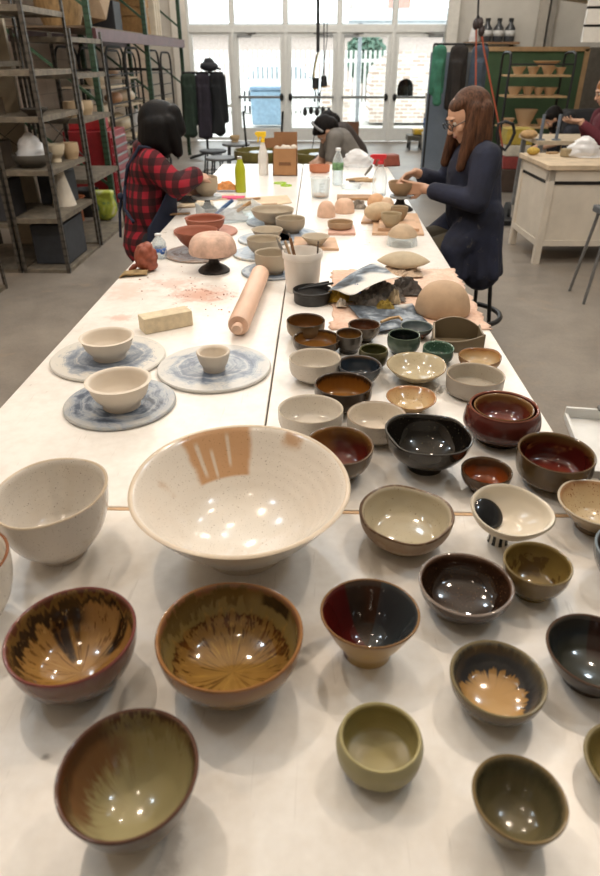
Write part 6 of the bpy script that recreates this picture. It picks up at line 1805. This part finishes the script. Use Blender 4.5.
c = at(533.5, 155.5, zk); o = MB().ball((0, 0, .035), (.06, .045, .035), 18, 10).build('sponge', M('c2a24e', .9, var=.15, scale=60, bump=.5), None, loc=(c.x, c.y + .03, zk)); tag(o, 'yellow sponge on the left corner of the cream cabinet', 'sponge')
c = at(556, 154.5, zk); o = MB().box((0, 0, .008), (.1, .05, .016)).build('wood_offcut', M('a88a64', .7), None, smooth=0, loc=(c.x - .02, c.y + .05, zk + .001), rot=(0, 0, .3)); tag(o, 'small wooden offcut in the middle of the cream cabinet top', 'offcut')
# metal stool leg at the right edge
f1 = at(583.5, 304, 0); t1 = atY(597.5, 222, f1.y + .05)
c = Vector((f1.x + .16, f1.y + .16, 0))
r = thing('metal_stool', 'grey metal stool cut off by the right edge beside the cream cabinet', 'stool', c)
zs_ = t1.z + .03
MB().box((.02, .0, zs_ + .02), (.30, .30, .05)).build('seat', M('55575a', .5), r, smooth=0, bevel=.01)
for sx in (-1, 1):
    for sy in (-1, 1): MB().tube([(sx * .16, sy * .16, .0), (.02 + sx * .11, sy * .11, zs_)], .012, 10).build('leg', M('8a8b8c', .4, .6), r)
# table of the far right people
yt = 8.3
xt0, xt1 = atY(528, 140, yt).x, atY(640, 140, yt).x
r = thing('work_table', 'worktable far right where the bearded man bends over his work', 'table', ((xt0 + xt1) / 2, yt, 0))
MB().box((0, 0, .80), (xt1 - xt0, .8, .04)).build('tabletop', M('c5b49a', .7, var=.1), r, smooth=0)
for sx in (-1, 1):
    for sy in (-1, 1): MB().box((sx * ((xt1 - xt0) / 2 - .05), sy * .34, .39), (.05, .05, .78)).build('leg', M('8a8b8c', .5, .4), r, smooth=0)
c = at(538, 143, .82)
o = MB().ball((0, 0, .05), (.10, .08, .05), 18, 10).build('clay_form', M('c7a272', .8, var=.15), None, loc=(c.x, yt - .2, .82)); tag(o, 'tan clay form on the far right worktable', 'clay form')
for i, px in enumerate((540, 556)):
    p = atY(px, 140, yt - .3); r = thing('metal_post', ('grey metal clamp post left on the far right worktable', 'grey metal clamp post right on the far right worktable')[i], 'post', (p.x, yt - .3, .821), 0, 'clamp posts on the far right worktable')
    MB().tube([(0, 0, 0), (0, 0, .26)], .018, 10).build('post', M('7d8794', .4, .4), r); MB().lathe([(0, 0), (.05, 0), (.05, .012), (0, .012)], 20).build('foot', M('7d8794', .4, .4), r, smooth=40)
# duct and ribbed panel overhead, right
p0, p1 = atY(556, 0, 9.5), atY(590, 18, 9.5)
o = MB().bar((p0.x - .5, 9.5, p0.z + .35), (XR - .1, 9.5, p1.z + .05), .5, .5).build('air_duct', M('b9aa94', .6, var=.05), None, smooth=0, bevel=.01); o.name = 'trim_11'; struct(o)  # this structure piece is the air duct, not a trim
yp = 8.6
q0, q1 = atY(581, 42, yp), atY(600, 5, yp)
r = thing('slatted_panel', 'white horizontally slatted panel high at the right edge', 'panel', (q0.x, yp, q0.z))
m = MB()
for k in range(4):
    MB().box((1.2, 0, .07 + k * .17), (2.4, .05, .145)).build('slat', M('dedad2', .6, var=.04), r, smooth=0)
MB().box((1.2, .04, .33), (2.38, .02, .66)).build('backing', M('4a4844', .8), r, smooth=0)
for s_ in (.5, 1.9): MB().tube([(s_, .03, .66), (s_, .03, CEIL + .03 - q0.z)], .012, 6).build('hanger', BLACKM, r)
# pipes and columns on the right back wall
for i, (px, w, col, nm) in enumerate(((541, .16, 'aaa49a', 'trim_8'), (550, .10, '8f8a82', 'trim_9'), (452, .22, 'd2cfc8', 'trim_10'))):
    p = atY(px, 30, YB - .28); struct(MB().box((p.x, YB - .24, CEIL / 2), (w, .14, CEIL)).build(nm, M(col, .7, var=.05), smooth=0))
r = atY(565, 70, YB - .3); o = MB().box((0, 0, .9), (1.2, .6, 1.8)).build('kiln_cabinet', M('5a554e', .6, .2, var=.12), None, smooth=0, bevel=.02, loc=(min(r.x + .5, XR - .65), YB - .7, .001)); tag(o, 'tall grey cabinet against the back wall right of the chalkboard', 'cabinet')
# ------------------------------------------------------------------ people
V3 = Vector
SKIN = M('c49a80', .5, var=.05, scale=20); SKIND = M('b58a70', .5, var=.05, scale=20)
def head_prims(m, c, pitch, yaw=0, s=1.0):
    R = Matrix.Rotation(yaw, 3, 'Z') @ Matrix.Rotation(pitch, 3, 'Y')
    T = lambda x, y, z: V3(c) + R @ V3((x * s, y * s, z * s))
    m.ball(T(-.012, 0, .022), (.098 * s, .077 * s, .100 * s), 24, 16, R)
    m.ball(T(.028, 0, -.045), (.062 * s, .058 * s, .070 * s), 20, 12, R)
    m.ball(T(.058, 0, -.092), (.024 * s, .026 * s, .018 * s), 12, 8, R)          # chin
    m.cone(T(.082, 0, .022), .009 * s, T(.108, 0, -.022), .0125 * s)                # nose
    m.ball(T(.100, .012, -.026), .008 * s, 8, 6); m.ball(T(.100, -.012, -.026), .008 * s, 8, 6)
    m.ball(T(.078, 0, .040), (.014 * s, .045 * s, .010 * s), 12, 8, R)            # brow
    m.ball(T(.082, 0, -.052), (.011 * s, .023 * s, .006 * s), 12, 8, R); m.ball(T(.080, 0, -.062), (.011 * s, .019 * s, .007 * s), 12, 8, R)
    for y in (-1, 1):
        m.ball(T(.060, y * .038, -.022), (.028 * s, .025 * s, .022 * s), 12, 8, R)   # cheeks
        m.ball(T(-.005, y * .078, .0), (.020 * s, .010 * s, .032 * s), 12, 8, R)
    return T, R
def face_bits(root, T, R, s=1.0, lipcol='a8685c', brow='3a2a20'):
    for y in (-1, 1):
        o = MB().ball((0, 0, 0), .0105 * s, 14, 10).build('eye', M('bdb4aa', .3, var=.02), root); o.location = T(.0775, y * .031, .013)
        i = MB().ball((0, 0, 0), .0065 * s, 12, 8).build('iris', M('33261c', .2), o); i.location = R @ V3((.0068 * s, 0, -.003))
        o = MB().ball((0, 0, 0), (.006 * s, .018 * s, .004 * s), 12, 8, R).build('eyebrow', M(brow, .8), root); o.location = T(.088, y * .031, .037)
    o = MB().ball((0, 0, 0), (.006 * s, .021 * s, .006 * s), 14, 8, R).build('lips', M(lipcol, .45), root); o.location = T(.089, 0, -.057)
def hand_prims(m, wrist, fwd, palm, side, curl=(.5, .55, .6, .65), s=1.0, spread=.10, thumb_in=.5):
    """five fingers on a palm; palm = direction the palm faces, side = +1 when the thumb lies along fwd x palm"""
    f = V3(fwd).normalized(); p = V3(palm); p = (p - f * p.dot(f)).normalized(); w = f.cross(p).normalized() * side
    W = V3(wrist)
    for k in (-1, -.35, .35, 1):
        m.cone(W + w * .018 * k * s, .014 * s, W + f * .080 * s + w * .030 * k * s, .0115 * s, 10)
    Ls = ((.040, .026, .020), (.044, .029, .022), (.041, .027, .021), (.032, .021, .018))
    for i in range(4):
        off = (1 - i * .667) * .031
        base = W + f * .082 * s + w * off * s
        d = (f + w * spread * (1 - i * .667)).normalized()
        ang = 0
        q = base; r0 = .0092 * s
        for j, L in enumerate(Ls[i]):
            ang += curl[i] * (.8, 1.0, .7)[j]
            dd = (d * math.cos(ang) + p * math.sin(ang)).normalized()
            q2 = q + dd * L * s
            m.cone(q, r0, q2, r0 * .9, 8); q = q2; r0 *= .9
    b = W + f * .022 * s + w * .022 * s
    d1 = (f * .65 + w * .75 + p * thumb_in * .5).normalized(); q = b + d1 * .040 * s
    m.cone(b, .0125 * s, q, .0115 * s, 8)
    d2 = (f * .9 + w * .25 + p * thumb_in).normalized(); q2 = q + d2 * .032 * s
    m.cone(q, .0108 * s, q2, .0098 * s, 8)
    d3 = (f * .95 + w * .05 + p * thumb_in * 1.2).normalized(); m.cone(q2, .0098 * s, q2 + d3 * .024 * s, .0082 * s, 8)
def hairmat(col, col2, rough=.5, spec=.3):
    t = NT('hair'); oc = t.n('TexCoord').outputs['Object']
    v = t.noise(t.scale(oc, (1, 1, .12)), 90, 3, .7)
    return t.bsdf(t.ramp(v, [(.3, S(col)), (.7, S(col2))]), rough, 0, spec, bump=v, bstr=.35, bdist=.004)
def cloth(col, var=.12, scale=8, rough=.85):
    return M(col, rough, var=var, scale=scale, bump=.15)
def chain(m, pts):
    for (p, r), (q, s) in zip(pts[:-1], pts[1:]): m.cone(p, r, q, s)

# ---- the woman in navy, seated at the right of the table
NB = V3(NAVYBOWL)
px_ = at(466, 250, .70)
ROOT = V3((NB.x + .415, NB.y - .02, 0)); RZ = PI + math.radians(9)
r = thing('person', 'seated person in a long dark navy smock and glasses shaping a bowl', 'person', ROOT, RZ)
Rz = Matrix.Rotation(-RZ, 3, 'Z')
def loc(w): return Rz @ (V3(w) - ROOT)
body = MB()
HC = V3((.105, .0, 1.345))
T, R = head_prims(body, HC, math.radians(30), math.radians(6))
lw = loc((NB.x + .125, NB.y - .055, NB.z + .045)); rw = loc((NB.x + .085, NB.y + .085, NB.z + .110))
LS, RS = V3((.03, .165, 1.165)), V3((.03, -.165, 1.165))
LE, RE = V3((.07, .235, .955)), V3((.10, -.245, .965))
chain(body, [(HC + V3((-.03, 0, -.06)), .052), (V3((.03, 0, 1.20)), .058)])
body.ball((.02, 0, 1.10), (.105, .155, .15), 20, 12); body.ball((.0, 0, .92), (.10, .135, .17), 20, 12); body.ball((-.02, 0, .76), (.125, .165, .12), 20, 12)
for S_, E_, W_h in ((LS, LE, lw), (RS, RE, rw)):
    chain(body, [(S_, .052), (E_, .040), (W_h, .026)])
for s_ in (-1, 1):
    hip = V3((.0, s_ * .09, .71)); kn = V3((.36, s_ * .115, .645)); an = V3((.27, s_ * .10, .32)); toe = V3((.39, s_ * .11, .29))
    chain(body, [(hip, .085), (kn, .055), (an, .042)]); chain(body, [(an, .042), (toe, .036)])
bc = loc(NB + V3((0, 0, .045)))
fl = (bc + V3((-.02, .035, .0)) - lw); hand_prims(body, lw, fl, V3((.1, -.9, .1)), 1, (.22, .22, .25, .3), .94, .12, .2)
fr = (loc((NB.x - .01, NB.y + .045, NB.z + .085)) - rw); hand_prims(body, rw, fr, V3((.1, .5, -.8)), -1, (.42, .48, .55, .6), .94, .16, .5)
pb = blob(body, 'body', SKIN, r, .0045, 3, .5)
face_bits(r, T, R)
hair = MB()
HR = Matrix.Rotation(math.radians(6), 3, 'Z')
hh = lambda x, y, z: HC + HR @ V3((x, y, z))
hair.ball(hh(-.028, 0, .048), (.112, .094, .104), 24, 16)
hair.ball(hh(.050, 0, .068), (.062, .074, .034), 18, 12, Matrix.Rotation(math.radians(48), 3, 'Y'))
for y in (-.062, -.03, .0, .03, .062):
    chain(hair, [(hh(-.070, y, .04), .052), (hh(-.085, y * 1.2, -.10), .046), (hh(-.075, y * 1.35, -.245), .030)])
for y in (-1, 1):
    chain(hair, [(hh(-.01, y * .076, .045), .040), (hh(.012, y * .094, -.08), .036), (hh(.045, y * .100, -.235), .026)])
    chain(hair, [(hh(-.045, y * .074, .03), .046), (hh(-.035, y * .095, -.10), .040), (hh(-.015, y * .105, -.25), .028)])
blob(hair, 'hair', hairmat('2b1c14', '63422e', .6, .2), r, .007, 3)
g = MB()
for y in (-1, 1):
    g.tube([T(.107, y * .032 + .026 * math.cos(a), .010 + .019 * math.sin(a)) for a in [2 * PI * k / 16 for k in range(17)]], .0026, 6)
    g.tube([T(.106, y * .058, .012), T(.05, y * .082, .012), T(-.01, y * .084, .008)], .0026, 6)
g.tube([T(.107, -.007, .012), T(.110, 0, .014), T(.107, .007, .012)], .0026, 6)
g.build('glasses', M('1a1a1c', .3), r)
coatm = MB()
coatm.ball((.015, 0, 1.115), (.130, .195, .13), 22, 14)
chain(coatm, [(V3((.02, 0, 1.07)), .150), (V3((-.01, 0, .86)), .160)])
coatm.ball((.01, 0, .95), (.14, .18, .2), 22, 14)
for s_ in (-1, 1):
    chain(coatm, [(V3((-.03, s_ * .09, .84)), .125), (V3((-.06, s_ * .11, .54)), .115)])
    chain(coatm, [(V3((.02, s_ * .10, .78)), .105), (V3((.16, s_ * .14, .67)), .085), (V3((.13, s_ * .17, .52)), .050)])
    coatm.cone(V3((.02, s_ * .05, 1.205)), .05, V3((.01, s_ * .16, 1.17)), .068)
for S_, E_, W_h, k in ((LS, LE, lw, .80), (RS, RE, rw, .72)):
    cuff = E_.lerp(W_h, k)
    chain(coatm, [(S_, .080), (E_, .064), (cuff, .048)])
coatm.cone(V3((.06, .05, 1.21)), .03, V3((.12, .03, 1.10)), .022); coatm.cone(V3((.06, -.05, 1.21)), .03, V3((.12, -.03, 1.10)), .022)
for y0, x0 in ((.20, -.02), (.215, -.10), (.12, -.165), (-.05, -.175), (.17, .07)):
    coatm.cone((x0 * .75 + .01, y0 * .8, .84), .022, (x0, y0, .53), .03)
t = NT('navy smock'); oc = t.n('TexCoord').outputs['Object']
s_ = t.n('SeparateXYZ'); t.put(s_.inputs[0], oc)
cl_ = t.ramp(t.noise(oc, 7, 4, .6), [(.3, S('161a29')), (.7, S('232940'))])
dust = t.math('MULTIPLY', t.step(t.noise(oc, 16, 5, .75, 1.2), .60, .72), t.math('SUBTRACT', 1.0, t.step(s_.outputs[2], .82, .95)))
cl_ = t.mix(t.math('MULTIPLY', dust, .35), cl_, S('8c8478'))
blob(coatm, 'smock', t.bsdf(cl_, .85, bump=t.noise(oc, 9, 3), bstr=.5, bdist=.02), r, .008, 5)
tr = MB()
for s_ in (-1, 1):
    hip = V3((.0, s_ * .09, .71)); kn = V3((.36, s_ * .115, .645)); an = V3((.27, s_ * .10, .37))
    chain(tr, [(hip, .098), (kn, .068), (an, .056)])
blob(tr, 'trousers', cloth('4a4334'), r, .01, 3)
for s_ in (-1, 1):
    sh = MB(); an = V3((.27, s_ * .10, .33)); sh.cone(an + V3((-.02, 0, -.025)), .050, an + V3((.12, s_ * .01, -.043)), .042); sh.cone(an + V3((0, 0, .02)), .05, an, .05)
    blob(sh, 'shoe', M('26241f', .6), r, .008, 2)
# her stool: seat, legs and a foot ring
r2 = thing('bar_stool', 'tall black stool with a round foot ring under the person in navy', 'stool', ROOT + V3((.03, 0, 0)))
MB().lathe([(0, .60), (.17, .60), (.18, .615), (.17, .632), (0, .636)], 32).build('seat', M('3a3632', .6), r2, smooth=50)
for k in range(4):
    a = PI / 4 + k * PI / 2 + .15
    MB().tube([(.13 * math.cos(a), .13 * math.sin(a), .60), (.20 * math.cos(a), .20 * math.sin(a), 0)], .012, 10).build('leg', BLACKM, r2)
MB().tube([(.225 * math.cos(a), .225 * math.sin(a), .24) for a in [2 * PI * k / 40 for k in range(41)]], .016, 8).build('foot_ring', BLACKM, r2)

# ---- the woman in plaid, standing at the left of the table
PB = V3(PLAIDBOWL)
ROOT = V3((PB.x - .315, PB.y - .03, 0)); RZ = math.radians(14)
r = thing('person', 'standing person in red plaid shirt and navy apron with long black hair', 'person', ROOT, RZ)
Rz = Matrix.Rotation(-RZ, 3, 'Z')
body = MB()
HC = V3((.10, .0, 1.285))
T, R = head_prims(body, HC, math.radians(40), math.radians(-4))
rw = loc((PB.x - .045, PB.y - .075, PB.z + .115)); lw = loc((PB.x - .115, PB.y - .015, PB.z + .030))
RS, LS = V3((.025, -.145, 1.135)), V3((.025, .145, 1.135))
RE, LE = V3((.14, -.225, 1.03)), V3((.10, .20, .93))
chain(body, [(HC + V3((-.03, 0, -.05)), .05), (V3((.02, 0, 1.16)), .054)])
body.ball((.0, 0, 1.06), (.085, .125, .12), 20, 12); body.cone((-.005, 0, 1.0), .095, (-.03, 0, .85), .095); body.ball((-.045, 0, .74), (.085, .105, .11), 20, 12)
for S_, E_, W_h in ((LS, LE, lw), (RS, RE, rw)):
    chain(body, [(S_, .050), (E_, .038), (W_h, .025)])
for s_ in (-1, 1):
    chain(body, [(V3((-.04, s_ * .085, .70)), .076), (V3((.0, s_ * .09, .40)), .052), (V3((-.03, s_ * .09, .07)), .038)])
    body.cone((-.03, s_ * .09, .055), .040, (.10, s_ * .10, .035), .033)
hand_prims(body, rw, loc((PB.x + .02, PB.y - .03, PB.z + .095)) - rw, V3((.3, .5, -.8)), 1, (.5, .55, .6, .6), .92, .14, .5)
hand_prims(body, lw, loc((PB.x - .02, PB.y + .085, PB.z + .03)) - lw, V3((.7, -.6, .1)), -1, (.25, .3, .3, .3), .92, .1, .3)
blob(body, 'body', SKIN, r, .0045, 3)
face_bits(r, T, R, brow='15110f')
hair = MB()
hair.ball(HC + V3((-.012, 0, .042)), (.116, .102, .106), 24, 16)
for a in range(-5, 6):
    an = a * .30
    dx, dy = -math.cos(an) * .085, math.sin(an) * .088
    chain(hair, [(HC + V3((dx * .8 - .01, dy, .03)), .048), (HC + V3((dx * 1.0 - .01, dy * 1.12, -.05)), .045), (HC + V3((dx * .8 + .01, dy * 1.12, -.095)), .030)])
for y in (-1, 1):
    chain(hair, [(HC + V3((.035, y * .085, .04)), .042), (HC + V3((.060, y * .09, -.05)), .038), (HC + V3((.070, y * .085, -.105)), .030)])
    chain(hair, [(HC + V3((.07, y * .05, .085)), .04), (HC + V3((.10, y * .075, .0)), .028)])
blob(hair, 'hair', hairmat('060607', '121011', .55, .15), r, .007, 12)
t = NT('red plaid'); oc = t.n('TexCoord').outputs['Object']
s_ = t.n('SeparateXYZ'); t.put(s_.inputs[0], t.n('VectorMath', operation='ADD', ins={0: oc, 1: t.n('VectorMath', operation='SCALE', ins={0: t.n('TexNoise', ins={'Vector': oc, 'Scale': 4.0}).outputs['Color'], 'Scale': .015}).outputs[0]}).outputs[0])
def bands(v, f):
    w = t.math('SINE', t.math('MULTIPLY', v, f)); return t.step(w, -.12, .12)
an_ = t.math('ARCTAN2', s_.outputs[1], t.math('ADD', s_.outputs[0], .03))
rd_ = t.math('SQRT', t.math('ADD', t.math('MULTIPLY', s_.outputs[0], s_.outputs[0]), t.math('MULTIPLY', s_.outputs[1], s_.outputs[1])))
h_ = t.math('ADD', t.math('MULTIPLY', an_, .15), rd_)
b1 = bands(h_, 92.0); b2 = bands(s_.outputs[2], 88.0)
cl_ = t.mix(t.math('MULTIPLY', b1, .80), S('94162a'), S('120a0d')); cl_ = t.mix(t.math('MULTIPLY', b2, .74), cl_, S('130a0e'))
PLAID = t.bsdf(cl_, .9, bump=t.noise(oc, 10, 3), bstr=.4, bdist=.015)
sh = MB()
sh.ball((.005, 0, 1.085), (.115, .170, .12), 22, 14)
chain(sh, [(V3((.0, 0, 1.03)), .125), (V3((-.03, 0, .84)), .128), (V3((-.05, 0, .68)), .142)])
sh.ball((-.02, 0, .90), (.118, .160, .22), 22, 14); sh.ball((-.05, 0, .70), (.135, .175, .13), 20, 12)
for s_ in (-1, 1): sh.cone(V3((.02, s_ * .05, 1.175)), .050, V3((.015, s_ * .135, 1.135)), .066)
for S_, E_, W_h, k in ((RS, RE, rw, .93), (LS, LE, lw, .42)):
    chain(sh, [(S_, .074), (E_, .064), (E_.lerp(W_h, k), .054)])
sh.cone(V3((-.035, -.05, 1.20)), .034, V3((-.035, .05, 1.20)), .034)
blob(sh, 'plaid_shirt', PLAID, r, .008, 4)
ap = MB()
NAVY = cloth('222b42')
def apf(u, v):          # wraps the front and sides from the chest to the knees
    a = (u - .5) * 2 * (1.75 if v > .35 else 1.95 * (1 - v * .3))
    z = .42 + v * .62
    w_ = (1.0 if v < .62 else max(.42, 1 - (v - .62) * 1.6))
    a *= w_
    rx = .160 - .018 * v; ry = .192 - .012 * v
    return (-.045 + .05 * v + rx * math.cos(a), ry * math.sin(a), z)
ap.grid(apf, 36, 24).build('apron', NAVY, r, smooth=180, solid=.006)
st = MB()
for s_ in (-1, 1):
    st.tube([(.115, s_ * .115, 1.06), (.065, s_ * .11, 1.205), (-.03, s_ * .10, 1.215), (-.110, s_ * .06, 1.10), (-.140, -s_ * .02, .98), (-.150, -s_ * .10, .90), (-.11, -s_ * .165, .84)], .009, 8)
st.tube([(-.16, .02, .95), (-.185, .02, .86), (-.20, .03, .72)], .008, 8); st.ball((-.165, 0, .95), .02, 10, 8)
st.build('apron_straps', NAVY, r)
tr = MB()
for s_ in (-1, 1): chain(tr, [(V3((-.04, s_ * .085, .70)), .096), (V3((.0, s_ * .09, .40)), .068), (V3((-.03, s_ * .09, .11)), .055)])
blob(tr, 'trousers', cloth('20222a'), r, .01, 3)
for s_ in (-1, 1):
    m = MB(); m.cone((-.03, s_ * .09, .05), .048, (.105, s_ * .10, .042), .04)
    blob(m, 'shoe', M('2a2624', .6), r, .008, 2)

# ---- two people bending over wheels behind the far table end
def bender(label, hp_, back, look, hc, shirt, skin, hw=.20, seat=None):
    """hp_: head centre in the world; back: pelvis in the world"""
    pel = V3(back); hd = V3(hp_)
    root = V3((pel.x, pel.y, 0)); d = hd - pel
    rz = math.atan2(d.y, d.x)
    r = thing('person', label, 'person', root, rz)
    Q = Matrix.Rotation(-rz, 3, 'Z'); L = lambda w: Q @ (V3(w) - root)
    h = L(hd); b = MB()
    T, R = head_prims(b, h, math.radians(look))
    pz = pel.z
    neck = h + V3((-.09, 0, -.05)); ch = V3((h.x * .58, 0, pz + (h.z - pz) * .72))
    b.cone(h + V3((-.03, 0, -.03)), .05, neck, .055)
    chain(b, [(neck, .06), (ch, .13), (V3((.04, 0, pz + .12)), .13), (V3((0, 0, pz)), .14)])
    arms = []
    for s_ in (-1, 1):
        S_ = V3((ch.x + .07, s_ * .165, ch.z + .06)); E_ = V3((ch.x + .14, s_ * .22, ch.z - .20)); W_ = V3((h.x + .12, s_ * .08, max(.60, ch.z - .30)))
        chain(b, [(S_, .05), (E_, .04), (W_, .027)]); arms.append((S_, E_, W_))
        hand_prims(b, W_, V3((.8, -s_ * .5, -.15)), V3((0, -s_ * .8, -.5)), -s_, (.35, .4, .4, .45), 1.0, .12, .4)
        chain(b, [(V3((.0, s_ * .1, pz)), .09), (V3((.38, s_ * .25, pz + .02)), .062), (V3((.34, s_ * .25, .07)), .042)])
        b.cone((.34, s_ * .25, .05), .042, (.46, s_ * .27, .035), .034)
    blob(b, 'body', skin, r, .006, 3); face_bits(r, T, R, brow='1a1412')
    hr = MB(); hr.ball(T(-.03, 0, .045), (.108, .092, .10), 20, 14, R); hr.ball(T(-.07, 0, -.01), (.075, .085, .085), 18, 12, R); hr.ball(T(.045, 0, .09), (.05, .07, .032), 16, 10, R)
    blob(hr, 'hair', hc, r, .008, 3)
    s2 = MB()
    chain(s2, [(ch + V3((.06, 0, .05)), .10), (ch, .155), (V3((.04, 0, pz + .12)), .152), (V3((0, 0, pz - .03)), .155)])
    for S_, E_, W_ in arms:
        s2.cone(V3((ch.x + .05, S_.y * .4, ch.z + .06)), .10, S_, .078); s2.cone(S_, .078, S_.lerp(E_, .62), .062)
    blob(s2, 'shirt', shirt, r, .01, 4)
    t2 = MB()
    for s_ in (-1, 1): chain(t2, [(V3((.0, s_ * .1, pz)), .108), (V3((.38, s_ * .25, pz + .02)), .078), (V3((.34, s_ * .25, .12)), .06)])
    blob(t2, 'trousers', cloth('2a2c34'), r, .012, 3)
    for s_ in (-1, 1):
        m = MB(); m.cone((.34, s_ * .25, .05), .05, (.46, s_ * .27, .042), .042); blob(m, 'shoe', M('2a2624', .6), r, .01, 2)
    return r, T, R
DARKH = hairmat('0c0a0a', '1f1a19', .6, .15)
YP = 7.0
hd = atY(326, 131, YP); pl = atY(356, 165, YP + .05)
rg, T, R = bender('person in a grey t-shirt bending low over a wheel, dark hair with headband', hd, (pl.x, YP + .05, .56), 62, DARKH, cloth('77726c'), SKIN)
hb = MB(); hb.tube([T(-.0 + .02 * math.cos(a), .102 * math.cos(a), .045 + .115 * math.sin(a)) for a in [PI * k / 16 for k in range(17)]], .012, 8); hb.build('headband', M('8a8a8c', .6), rg)
def low_stool(label, x, y, h):
    q = thing('stool', label, 'stool', (x, y, 0), 0, 'low work stools')
    MB().lathe([(0, h - .03), (.16, h - .03), (.165, h - .012), (.16, h), (0, h)], 24).build('seat', M('5a5c5e', .5), q, smooth=40)
    for k in range(4):
        a = PI / 4 + k * PI / 2; MB().tube([(.12 * math.cos(a), .12 * math.sin(a), h - .03), (.16 * math.cos(a), .16 * math.sin(a), 0)], .012, 8).build('leg', BLACKM, q)
low_stool('low stool under the bending person in grey', pl.x, YP + .05, .40)
hd = atY(329, 125.5, YP + .85); pl = atY(358, 152, YP + .95)
bender('person in a dark brown top bending behind the one in grey', hd, (pl.x, YP + .95, .56), 58, DARKH, cloth('3a302c'), SKIN)
low_stool('low stool under the bending person in dark brown', pl.x, YP + .95, .40)
# ---- bearded man and maroon person at the far right
YM = 9.25
hd = atY(553, 119, YM); pl = atY(585, 165, YM)
rm, T, R = bender('bearded person in a black t-shirt leaning over the far right worktable', hd, (pl.x, YM, .80), 40, DARKH, cloth('1c1c1f'), SKIN)
bd = MB(); bd.ball(T(.050, 0, -.075), (.055, .055, .04), 16, 10, R); bd.ball(T(.02, .05, -.055), (.04, .02, .04), 12, 8, R); bd.ball(T(.02, -.05, -.055), (.04, .02, .04), 12, 8, R)
blob(bd, 'beard', DARKH, rm, .007, 2)
YQ = 7.2
hd = atY(606, 92, YQ); 
ROOT = V3((hd.x + .10, YQ, 0)); RZ = PI + .1
r = thing('person', 'person in a maroon jumper holding out both hands at the right edge', 'person', ROOT, RZ)
Rz = Matrix.Rotation(-RZ, 3, 'Z')
body = MB(); HC = loc(hd); T, R = head_prims(body, HC, math.radians(22))
ch = V3((.03, 0, HC.z - .32))
chain(body, [(HC + V3((-.03, 0, -.05)), .05), (V3((.02, 0, HC.z - .17)), .056)])
body.ball(ch, (.10, .15, .17), 20, 12); body.ball((0, 0, HC.z - .60), (.11, .15, .18), 20, 12)
wr = [loc(atY(580, 122, YQ - .12)), loc(atY(582, 121, YQ + .10))]
SH = [V3((.03, .165, HC.z - .22)), V3((.03, -.165, HC.z - .22))]
EL = [V3((.06, .22, HC.z - .47)), V3((.06, -.22, HC.z - .47))]
for k, s_ in ((0, 1), (1, -1)):
    chain(body, [(SH[k], .05), (EL[k], .04), (wr[k], .026)])
    hand_prims(body, wr[k], V3((.95, -s_ * .25, .02)), V3((0, -s_ * .4, .9)), s_, (.25, .28, .3, .35), 1.0, .14, .3)
    chain(body, [(V3((0, s_ * .09, HC.z - .72)), .085), (V3((.02, s_ * .09, .42)), .055), (V3((-.02, s_ * .09, .07)), .04)]); body.cone((-.02, s_ * .09, .055), .04, (.11, s_ * .1, .035), .034)
blob(body, 'body', SKIN, r, .006, 3); face_bits(r, T, R)
hr = MB(); hr.ball(T(-.03, 0, .045), (.11, .094, .10), 20, 14, R)
for y in (-1, 0, 1): chain(hr, [(T(-.07, y * .06, .02), .05), (HC + V3((-.07, y * .075, -.17)), .035)])
blob(hr, 'hair', hairmat('7a4a2c', 'b07a48'), r, .008, 3)
s2 = MB(); MARO = cloth('5a1f2a')
s2.ball((.02, 0, HC.z - .28), (.125, .19, .12), 20, 12); chain(s2, [(V3((.02, 0, HC.z - .34)), .145), (V3((-.01, 0, HC.z - .70)), .155)])
for k in (0, 1): chain(s2, [(SH[k], .078), (EL[k], .064), (EL[k].lerp(wr[k], .84), .046)])
blob(s2, 'jumper', MARO, r, .01, 4)
t2 = MB()
for s_ in (-1, 1): chain(t2, [(V3((0, s_ * .09, HC.z - .72)), .10), (V3((.02, s_ * .09, .42)), .072), (V3((-.02, s_ * .09, .12)), .058)])
blob(t2, 'trousers', cloth('2a2c36'), r, .012, 3)
for s_ in (-1, 1):
    m = MB(); m.cone((-.02, s_ * .09, .05), .05, (.11, s_ * .1, .042), .042); blob(m, 'shoe', M('2a2624', .6), r, .01, 2)
